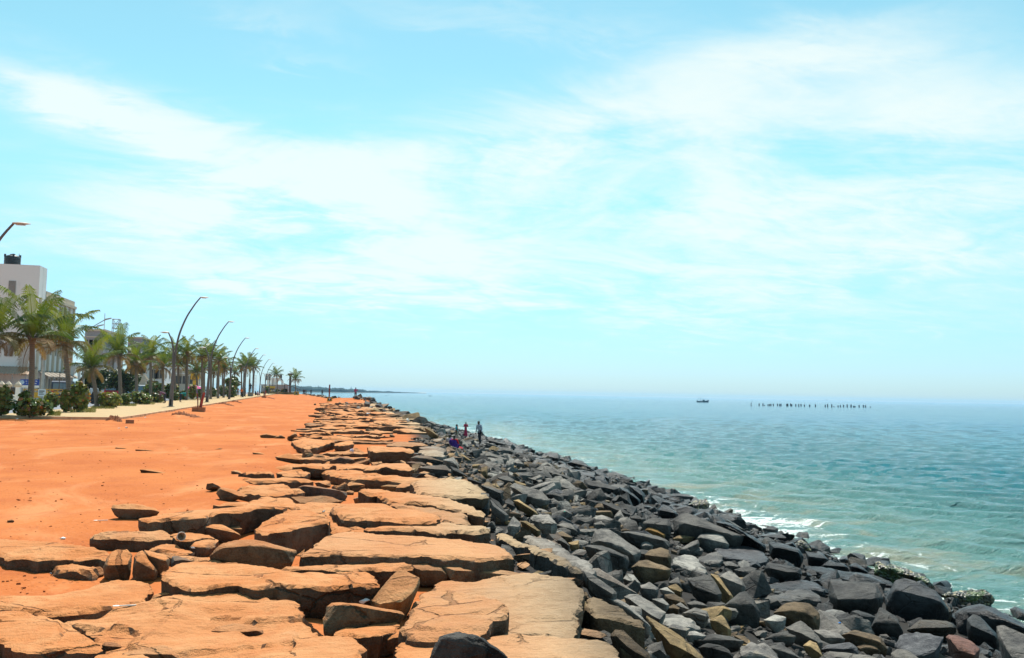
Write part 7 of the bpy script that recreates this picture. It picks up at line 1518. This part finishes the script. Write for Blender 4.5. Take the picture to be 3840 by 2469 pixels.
for px, lb, sh, lg, rz in [(1015, "far person in a yellow dress before the kiosk", (.55, .38, .12), (.5, .35, .15), 10), (1019, "far person in cream right of the yellow dress", (.55, .48, .36), (.3, .25, .2), 40), (1027, "far person in navy trousers before the kiosk", (.45, .47, .5), (.02, .025, .05), 0), (1031, "far person in pale blue at the kiosk's right", (.35, .45, .58), (.3, .4, .5), 120), (1048, "far dark-clothed person right of the slender far palm", (.06, .06, .07), (.03, .03, .03), 30), (1062, "far person in grey before the dark shrub", (.3, .3, .32), (.1, .1, .1), 0)]:
    q = at_dist(px, 1476, 300); person((q[0], 300, 0), R(rz), 1.68, lb, shirt=sh, legs=lg, simple=True, group="far people at the kiosk", step=.2)
for px, y, lb, z in [(1137.5, 262, "far dark figure, left of the pair on the shore sand", -.2), (1142.5, 262, "far dark figure, taller of the pair on the shore sand", -.15), (1166, 250, "far lone grey figure at the water's edge", -.9), (1208, 215, "far tall dark figure on the stone spit", -.62), (1213, 216, "far small figure on the stone spit", -.62), (1218, 217, "far crouching figure on the stone spit", -.62), (1221, 218, "far figure rightmost on the stone spit", -.62)]:
    q = at_dist(px, 1480, y); g = float(terrain(np.array([q[0]]), np.array([y]))[0]); person((q[0], y, max(g, -1.6)+.25), R(20), 1.62 if px not in (1213, 1218) else 1.2, lb, shirt=(.05, .05, .06), legs=(.03, .03, .04), simple=True, group="far figures by the water")
q = at_dist(1147.5, 1480, 262); mb = MB(); mb.tube([(0, 0, -.8), (.05, 0, 1.5)], .09, 6); o = mb.build("wooden_post", M_BARK); o.location = (q[0], 262, 0); tag(o, "far short post beside the pair on the shore sand", 'post')

# ------------------------------------------------------------------ beach furniture
M_RUST = plain("red_oxide_steel", (.17, .035, .025), .7, .3, .35, 3); M_RED = plain("red_paint", (.30, .04, .025), .6, .35, .3, 4); M_BLOCK = plain("laterite_block", (.30, .14, .075), .95, .1, .25, 4, bump=.4)
def planter(px, py, lb, w=.42, y=None, posts=True):
    q = unp(px, py, 0); root = empty("post_footing", (q[0], q[1], 0), 0, lb, 'footing', "concrete footings with red posts"); mb = MB(); mb.box(-w, w, -.3, .3, -.1, .30); mb.build("block", M_BLOCK, root)
    mb = MB(); mb.tube([(.12, 0, .25), (.20, .02, .8), (.30, .03, 1.32)], [.085, .08, .085], 10); mb.build("thick_post", M_RED, root, 50); mb = MB(); mb.tube([(.06, .1, .28), (.14, .1, .9)], [.06, .06], 8); mb.build("stub_post", M_RUST, root, 50)
    mb = MB(); mb.tube([(-.06, 0, .25), (-.10, 0, .9), (-.16, 0, 1.25)], .04, 8); a = mb.build("thin_post", M_RUST, root, 50); mb = MB(); mb.tube([(-.16, 0, 1.252), (-.21, 0, 1.55)], .041, 8); mb.build("lilac_tip", plain("lilac_paint", (.15, .13, .26)), a, 50)
planter(745, 1544, "concrete footing with slanting red posts beside the promenade, nearer one"); planter(990, 1493, "concrete footing with red post, the far one amid cables")
b = hit(1236, 1506); zg = float(terrain(np.array([b[0]]), np.array([b[1]]))[0])+.02; root = empty("yellow_notice", (b[0], b[1], zg), R(-6), "yellow square notice with a dark round emblem standing on the sand", 'sign'); w = 9.5/F*depth(b); h = 15.5/F*depth(b)
mb = MB(); mb.box(-w, w, -.03, .03, -.05, h); bd = mb.build("board", plain("notice_yellow", (.50, .31, .02), .6, .3, .1, 5), root); N = 24; r = h*.40; c = (0, h*.5)
mb = MB(); mb.prism([(c[0]+r*math.cos(k*6.2832/N), c[1]+r*math.sin(k*6.2832/N)) for k in range(N)], 'y', -.042, -.031); mb.build("disc", plain("notice_dark", (.03, .045, .05), .6), bd)
mb = MB(); mb.prism([(-r*.55, c[1]+r*.55), (-r*.1, c[1]+r*.78), (r*.45, c[1]+r*.5), (r*.62, c[1]-r*.1), (r*.38, c[1]+r*.15), (r*.15, c[1]+r*.1), (r*.12, c[1]-r*.75), (-r*.2, c[1]-r*.75), (-r*.12, c[1]+r*.1), (-r*.4, c[1]+r*.2)], 'y', -.054, -.043); mb.build("figure", M_WHITE, bd)
q = at_dist(1234, 1492, b[1]+2.2); mb = MB(); zt2 = at_dist(1235.5, 1443, b[1]+2.2)[2]; mb.tube([(0, 0, -.3), (.03, 0, zt2)], [.09, .10], 12); o = mb.build("steel_post", M_RUST, None, 50); o.location = (q[0], b[1]+2.2, 0); tag(o, "tall reddish-brown round post behind the yellow notice", 'post')
b = unp(1111.5, 1482, 0); root = empty("yellow_notice", (b[0], b[1], 0), 0, "small far yellow notice at the far palm's foot", 'sign'); w = .75; h = 1.05; mb = MB(); mb.box(-w, w, -.03, .03, -.05, h); bd = mb.build("board", plain("notice_yellow_far", (.50, .33, .05), .6), root); mb = MB(); mb.lathe([(.3, 0), (.3, .02)], 16); o = mb.build("disc", M_GATE, bd); o.rotation_euler = (R(90), 0, 0); o.location = (0, -.031, .55)
q = unp(1095, 1480, 0); mb = MB(); mb.lathe([(.36, -.05), (.36, .05)], 16); o = mb.build("round_sign", M_WHITE); o.rotation_euler = (R(90), 0, 0); o.location = (q[0], q[1], .45); tag(o, "small round white disc sign left of the far yellow notice", 'sign')
# cable and pipes on the sand
mb = MB(); pts = [unp(x, y, .05) for x, y in [(965, 1492), (970, 1489), (985, 1487.5), (1005, 1490), (1030, 1497)]]; mb.tube(pts, .06, 6); tag(mb.build("cable", M_RUST, None, 50), "rusty hose curling on the sand round the far footing", 'hose')
for pl, lb in [([(640, 1560), (660, 1556), (690, 1556), (720, 1562), (765, 1565)], "low dark heap of dug earth before the nearer footing"), ([(812, 1518), (838, 1516), (885, 1524)], "low dark strip on the sand right of the second lamp"), ([(865, 1509), (880, 1507), (910, 1513)], "low dark strip on the sand near the third lamp"), ([(393, 1579), (425, 1577), (458, 1581)], "broken kerb edge lying before the promenade corner")]:  # long low dark-brown strips raised slightly above the sand
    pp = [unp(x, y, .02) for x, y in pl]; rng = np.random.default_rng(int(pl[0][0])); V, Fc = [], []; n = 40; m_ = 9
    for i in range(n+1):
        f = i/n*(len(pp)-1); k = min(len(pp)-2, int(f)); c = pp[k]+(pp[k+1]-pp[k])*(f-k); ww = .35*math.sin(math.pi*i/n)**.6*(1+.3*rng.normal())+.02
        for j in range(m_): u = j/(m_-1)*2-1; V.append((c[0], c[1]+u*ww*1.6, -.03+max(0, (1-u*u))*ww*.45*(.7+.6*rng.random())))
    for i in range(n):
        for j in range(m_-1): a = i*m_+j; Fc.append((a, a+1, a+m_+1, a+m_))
    V = np.array(V); V[:, 2] += terrain(V[:, 0], V[:, 1]); o = meshobj("low_heap", V, Fc, plain("heap_brown", (.20, .075, .035), .95, .1, .5, 3, bump=.5), smooth=60); tag(o, lb, 'earth heap')
q = unp(487, 1580, .1); mb = MB(); mb.box(-.16, .16, -.12, .12, -.05, .16, .3); o = mb.build("broken_block", M_BLOCK); o.location = (q[0], q[1], 0); tag(o, "loose brown block lying at the promenade corner", 'block')
# ------------------------------------------------------------------ litter
M_PAPER = plain("white_paper", (.72, .72, .70), .8, .2, .08); M_PLAST = plain("white_plastic", (.68, .66, .60), .45, .4, .06)
def lay(px, py): p = hit(px, py, .0); return p
def top_at(x, y):
    """height of whatever lies under x, y"""
    dg = bpy.context.evaluated_depsgraph_get(); r = SC.ray_cast(dg, Vector((x, y, 6)), Vector((0, 0, -1))); return r[1].z if r[0] else 0.0
def first_hit(px, py):
    dg = bpy.context.evaluated_depsgraph_get(); d = Vector(ray(px, py)).normalized(); r = SC.ray_cast(dg, Vector(CAMP)+d*.3, d); return r[1] if r[0] else Vector(hit(px, py))
def spoon(px, py, rz, L, lb):
    p = first_hit(px, py); root = empty("plastic_spoon", p, rz, lb, 'spoon', "white plastic spoons on the ground"); mb = MB(); mb.ball((-L*.36, 0, .012), L*.16, 10, 6, (1, .62, .16)); mb.build("bowl", M_PLAST, root, 60); mb = MB(); mb.box(-L*.22, L*.5, -L*.025, L*.025, .006, .014); mb.build("handle", M_PLAST, root)
spoon(378, 1955, R(8), .16, "white plastic spoon on the red sand, upper one"); spoon(467, 2277, R(4), .16, "white plastic spoon on the sand-strewn slab, lower one")
def scrap(px, py, s, lb, m=M_PAPER, name="paper_scrap", cat='litter', hgt_=.4):
    p = first_hit(px, py); rng = np.random.default_rng(int(px)); P = rng.normal(size=(12, 3)); P /= np.linalg.norm(P, axis=1)[:, None]; P *= np.array([1, .7, hgt_])*s*.36; V, Fc = hull([tuple(q) for q in P]); V, Fc = rockify(V, Fc, 2, px*.1, .06, .1); V[:, 2] -= V[:, 2].min()+.004
    o = meshobj(name, V, Fc, m, smooth=25); o.location = p; return tag(o, lb, cat)
for a in [(234, 2022, .10, "crumpled white paper on the red sand above the left ledge"), (193, 2150, .05, "small white paper scrap in the hollow under the left ledge"), (727, 2058, .09, "crumpled silver foil beside a small undercut slab"), (1360, 2262, .17, "white plastic scrap tucked behind the brown shaded boulder"), (1215, 1920, .12, "torn pale rag at the left end of a long slab"), (65, 1573, .22, "white litter against the promenade kerb at far left"), (268, 1573, .14, "small pale litter by the kerb below the slim palm"), (473, 1606, .25, "scattered white scrap on the sand below the promenade corner"), (446, 1607, .16, "pale scrap left of another on the sand"), (545, 1567, .2, "white scrap beside the promenade edge")]: scrap(*a)
scrap(1320, 1697, .24, "white plastic bag with a lilac tint lying among the slabs", plain("bag_plastic", (.66, .62, .72), .5, .4, .1), "plastic_bag", 'bag', .75); scrap(1528, 1584, .36, "large white crumpled sack on the rocks near the crest", M_PLAST, "sack", 'sack', .95); scrap(1380, 1553, .4, "small white sack lying on the far crest stones", M_PAPER, "sack", 'sack', .5)
scrap(495, 2167, .05, "tiny red scrap on the sand-strewn slab", plain("red_scrap", (.5, .05, .05)), "wrapper", 'litter', .3); scrap(2117, 1920, .11, "green plastic scrap among the dark stones", plain("green_scrap", (.0, .22, .14)), "wrapper", 'litter', .4); scrap(3148, 2338, .09, "bright blue plastic scrap in a gap of the dark stones", plain("blue_scrap", (.02, .22, .6)), "wrapper", 'litter', .5)
p = first_hit(671, 2032); root = empty("paper_cup", p+Vector((0, 0, .042)), R(20), "brown-stained paper cup lying on its side among slabs", 'cup'); mb = MB(); n = 18
mb.lathe([(.030, 0), (.031, .002), (.043, .105), (.045, .107), (.043, .109), (.040, .106), (.028, .006)], n); o = mb.build("cup", plain("cup_paper", (.50, .33, .22), .6, .3, .25, 20), root, 50); o.rotation_euler = (R(74), 0, 0)
mb = MB(); ring = [(.0445*math.cos(k*6.2832/24), .0445*math.sin(k*6.2832/24), .107) for k in range(25)]; mb.tube(ring, .0026, 5, False); o2 = mb.build("rim", M_PLAST, o, 50)
# ------------------------------------------------------------------ boats, stakes
bw = unp(2635, 1509.5, SEA); D = depth(bw); s = 46/F*D/13.0
root = empty("fishing_boat", (bw[0], bw[1], SEA), math.atan2(-cr[1]*-1, cr[0])*-1 if False else math.atan2(cr[1], cr[0]), "small teal fishing trawler anchored offshore", 'boat'); root.scale = (s, s, s)
hullm = plain("hull_teal", (.012, .060, .085), .5, .4, .25, .6); hullg = plain("cabin_teal", (.03, .16, .18), .5, .4, .2)
st = [(-6.3, 2.0, 1.6), (-5.5, 2.1, 1.35), (-2, 2.3, 1.15), (2, 2.2, 1.35), (4.5, 1.5, 1.9), (6.0, .6, 2.5), (6.6, .05, 2.8)]; vs, fs = [], []
for x, w, z in st: k = min(1, max(.12, w/2.3)); vs += [(x, -w, z), (x*.94-.1, -w*.7, .1), (x*.92-.1, 0, -.6*k), (x*.94-.1, w*.7, .1), (x, w, z)]
for i in range(len(st)-1):
    for j in range(4): a = i*5+j; fs.append((a, a+1, a+6, a+5))
    a = i*5; fs.append((a+4, a, a+5, a+9))
fs += [(0, 4, 3, 2, 1), tuple(range(len(vs)-5, len(vs)))]; mb = MB(); mb.add(vs, fs); mb.build("hull", hullm, root)
mb = MB(); mb.box(.2, 2.0, -1.0, 1.0, 1.2, 2.7); cb = mb.build("wheelhouse", hullg, root); mb = MB(); mb.box(1.98, 2.03, -.8, .8, 2.0, 2.5); mb.box(.5, 1.6, -1.03, -.98, 1.9, 2.5); mb.build("window", M_WIN, cb)
mb = MB(); mb.box(-3.2, 2.4, -1.3, 1.3, 2.72, 2.85); mb.build("roof", M_WHITE, root); mb = MB(); mb.box(2.45, 5.0, -1.0, 1.0, 2.9, 2.98); mb.build("awning", plain("awning_blue", (.08, .22, .42)), root); mb = MB()
for x in (-3.1, -1.6, -.4): 
    for y in (-1.2, 1.2): mb.tube([(x, y, 1.1), (x, y, 2.72)], .09, 5)
for x in (3.2, 4.8): mb.tube([(x, 0, 1.5), (x, 0, 2.9)], .07, 5)
mb.build("roof_posts", M_WHITE, root); mb = MB(); mb.tube([(-2.3, 0, 1.1), (-2.3, 0, 5.6)], .11, 6); mb.build("mast", M_STEEL, root); mb = MB(); mb.tube([(-3.8, 0, 2.9), (-5.0, 0, 5.5)], .09, 6); mb.build("boom", M_STEEL, root); mb = MB(); mb.tube([(-5.6, 0, 1.4), (-5.2, 0, 2.5), (-5.8, 0, 2.7)], .1, 5); mb.build("stern_gear", M_GATE, root); mb = MB(); mb.tube([(6.6, 0, 2.7), (7.6, 0, 1.6), (9.0, 0, .2), (9.6, 0, -.3)], .035, 4); mb.build("anchor_line", M_STEEL, root)
M_STAKE = plain("wet_timber", (.05, .042, .040), .8, .2, .3)
ZX, ZY, ZS = 2790, 1490, 4.79
stk = [(272, 112, 158, .0), (342, 112, 158, 2), (370, 150, 158, 1), (434, 126, 158, 1), (462, 124, 158, 2), (486, 118, 158, 2), (530, 118, 158, 4), (606, 118, 158, 3), (644, 120, 160, 2), (667, 118, 160, 2), (768, 120, 162, -1), (778, 118, 162, 0), (790, 120, 162, 2), (840, 114, 160, 3), (862, 126, 162, 4), (934, 124, 164, 3), (988, 124, 166, 4), (1030, 122, 166, 6), (1088, 134, 168, 4), (1175, 134, 170, -3), (1186, 134, 170, 4), (1286, 130, 174, 3), (1458, 136, 178, -2), (1506, 124, 178, 4), (1576, 128, 180, -1), (1618, 168, 180, 2), (1694, 148, 180, 4), (1734, 144, 180, 2), (1790, 138, 180, 3), (1856, 130, 180, 3), (1918, 150, 182, -3), (1930, 132, 182, 5), (1975, 155, 184, 6), (1992, 156, 184, -1), (2074, 142, 182, 6), (2146, 140, 184, 2), (2188, 144, 184, 6), (2270, 170, 186, 0)]
for k, (x, zt2, zb, tl) in enumerate(stk):
    px, pt, pb = ZX+x/ZS, ZY+zt2/ZS, ZY+zb/ZS; b = unp(px, pb, SEA); D = depth(b); h = max(.5, (pb-pt)/F*D); rr = .0026*D*.30; mb = MB(); dx = -tl/ZS/F*D*1.3; c_ = cr*dx
    mb.tube([(0, 0, -1.5), (c_[0], c_[1], h)], [rr, rr*.8], 6); o = mb.build("mooring_stake", M_STAKE, None, 60); o.location = (b[0], b[1], SEA)
    where = f"old timber stake standing in the sea, number {k+1} from the left of the row" if False else None
    ordn = ["first", "second", "third", "fourth", "fifth", "sixth", "seventh", "eighth", "ninth", "tenth", "eleventh", "twelfth", "thirteenth", "fourteenth", "fifteenth", "sixteenth", "seventeenth", "eighteenth", "nineteenth"]
    n_ = len(stk); lab = (f"{ordn[k]} stake from the left in the sea row" if k < n_//2 else f"{ordn[n_-1-k]} stake from the right in the sea row"); adj = "short stub-like" if h < 12/F*D*.6 else ("leaning" if abs(tl) >= 4 else "upright")
    tag(o, f"{adj} dark timber stake, {lab}", 'stake', "timber stakes of a ruined pier")
b = unp(ZX+128/ZS, ZY+155/ZS, SEA); D = depth(b); u_ = D/F; root = empty("marker_pile", (b[0], b[1], SEA), math.atan2(cr[1], cr[0]), "capped pile with a slanting rod at the left end of the stake row", 'pile'); mb = MB(); mb.tube([(0, 0, -1), (0, 0, 8.5*u_)], 1.1*u_, 8); mb.box(-2.6*u_, 2.6*u_, -1.2*u_, 1.2*u_, 8.5*u_, 9.6*u_); mb.build("pile", M_STAKE, root); mb = MB(); mb.box(-1.8*u_, 3.2*u_, -1.5*u_, 1.5*u_, -.4*u_, 1.5*u_); mb.build("footing", M_STAKE, root); mb = MB(); mb.tube([(.8*u_, 0, 9.5*u_), (5*u_, 0, 21*u_)], .35*u_, 5); mb.build("rod", M_STAKE, root)
def canoe(px, py, L, lb, crew=2):
    b = unp(px, py, SEA); D = depth(b); root = empty("rowing_boat", (b[0], b[1], SEA), math.atan2(cr[1], cr[0]), lb, 'boat', "small far rowing boats"); s = L/F*D/6; mb = MB(); vs, fs = [], []; st = [(-3, .05, .75), (-2, .5, .5), (0, .75, .42), (2, .5, .5), (3, .05, .75)]
    for x, w, z in st: vs += [(x*s, -w*s, z*s), (x*s*.95, 0, -.3*s), (x*s, w*s, z*s)]
    for i in range(4): a = 3*i; fs += [(a, a+1, a+4, a+3), (a+1, a+2, a+5, a+4), (a+2, a, a+3, a+5)]
    mb.add(vs, fs); mb.build("hull", M_STAKE, root)
    for k in range(crew): mb = MB(); x = (-1+1.8*k)*s; mb.tube([(x, 0, .2*s), (x, 0, .9*s), (x, 0, 1.3*s)], [.28*s, .34*s, .14*s], 8); mb.ball((x, 0, 1.55*s), .22*s, 8, 6); mb.build("oarsman", M_GATE, root, 60)
canoe(1448, 1485, 8, "tiny rowing boat with two people, left one near the mound"); canoe(1613, 1486.5, 12, "tiny rowing boat with two people, further right off the crest"); canoe(1377, 1483, 5, "tiny dark boat just right of the magenta-shirted man", 1); canoe(3052, 1500.5, 5, "tiny boat on the horizon above the stakes", 1); canoe(3100, 1501, 8, "tiny pair-like boat on the horizon above the stakes, right one", 2)
# ------------------------------------------------------------------ what sets each stone apart
LM = [(r['short'], r['px'], r) for r in ROCKS if r.get('short')]
for nm, px, py in [("the man in the checked shirt", 1799, 1620), ("the seated women", 1697, 1665), ("the girl in crimson", 1746, 1615), ("the magenta-shirted man", 1333, 1470), ("the yellow notice", 1236, 1500), ("the white bag", 1320, 1697), ("the white sack", 1528, 1582), ("the bottom right corner", 3840, 2469), ("the bottom edge", 2600, 2469)]: LM.append((nm, np.array([px, py], float), None))
used = {}
ORD = ["nearest", "second nearest", "third nearest", "fourth nearest", "fifth nearest", "sixth nearest", "seventh nearest", "eighth nearest", "ninth nearest", "tenth nearest", "eleventh nearest", "twelfth nearest", "thirteenth nearest", "fourteenth nearest", "fifteenth nearest", "sixteenth nearest", "seventeenth nearest", "eighteenth nearest", "nineteenth nearest", "twentieth nearest"]
TONEW = {'dust': 'dusty', 'grey': 'grey', 'dark': 'dark', 'brown': 'brown', 'tan': 'tan', 'ochre': 'ochre', 'wet': 'wet black', 'light': 'pale grey', 'moss': 'weedy', 'red': 'reddish', 'blue': 'bluish grey'}
buckets = {}
for r in ROCKS:
    if r['label']: continue
    best = sorted(LM, key=lambda L: np.hypot(*(L[1]-r['px'])*np.array([1, 1.6])) if L[2] is not r else 1e9)[0]
    d = r['px']-best[1]; ax = d*np.array([1, 1.7])
    rel = ("right of" if ax[0] > 0 else "left of") if abs(ax[0]) > abs(ax[1]) else ("in front of" if ax[1] > 0 else "behind")
    if best[0].startswith("the bottom"): rel = "by"
    sz = r['size']; m = max(sz[0], sz[1]); wpx = m/depth(r['c'])*F
    sw = "large" if wpx > 300 else ("mid-sized" if wpx > 130 else "small")
    shp = "slab" if r['cat'] == 'rock slab' else ("flat boulder" if sz[2] < .42*m else ("long boulder" if m > 2.0*min(sz[0], sz[1]) else "blocky boulder"))
    tw = "dust-covered" if r['dusty'] > .45 else TONEW[r['tone']]
    buckets.setdefault((sw, tw, shp, rel, best[0]), []).append((float(np.hypot(*d)), r))
for (sw, tw, shp, rel, lm), L in buckets.items():
    L.sort(key=lambda q: q[0])
    for k, (_, r) in enumerate(L):
        r['label'] = f"{sw} {tw} {shp} {rel} {lm}" + ("" if len(L) == 1 else f", {ORD[min(k, 19)]} to it")
for r in ROCKS: tag(r['o'], r['label'], r['cat'], "slabs of the sea wall's top" if r['cat'] == 'rock slab' else "boulders of the sea wall")
# ------------------------------------------------------------------ sea air
hz = MB(); hz.box(-3400, 6200, -60, 6000, -9.0, 17.5)
m = bpy.data.materials.new("haze"); m.use_nodes = True; t = NT(m.node_tree); t.n.remove(t.n['Principled BSDF'])
v = t.new('ShaderNodeVolumePrincipled'); v.inputs['Density'].default_value = .00009; v.inputs['Color'].default_value = (.42, .74, 1.0, 1); v.inputs['Anisotropy'].default_value = .1
t.l.new(v.outputs[0], t.n['Material Output'].inputs['Volume'])
tag(hz.build("haze", m), kind='stuff')

for o in bpy.data.objects:
    if o.get('category') and not o.get('kind'): o['kind'] = 'thing'
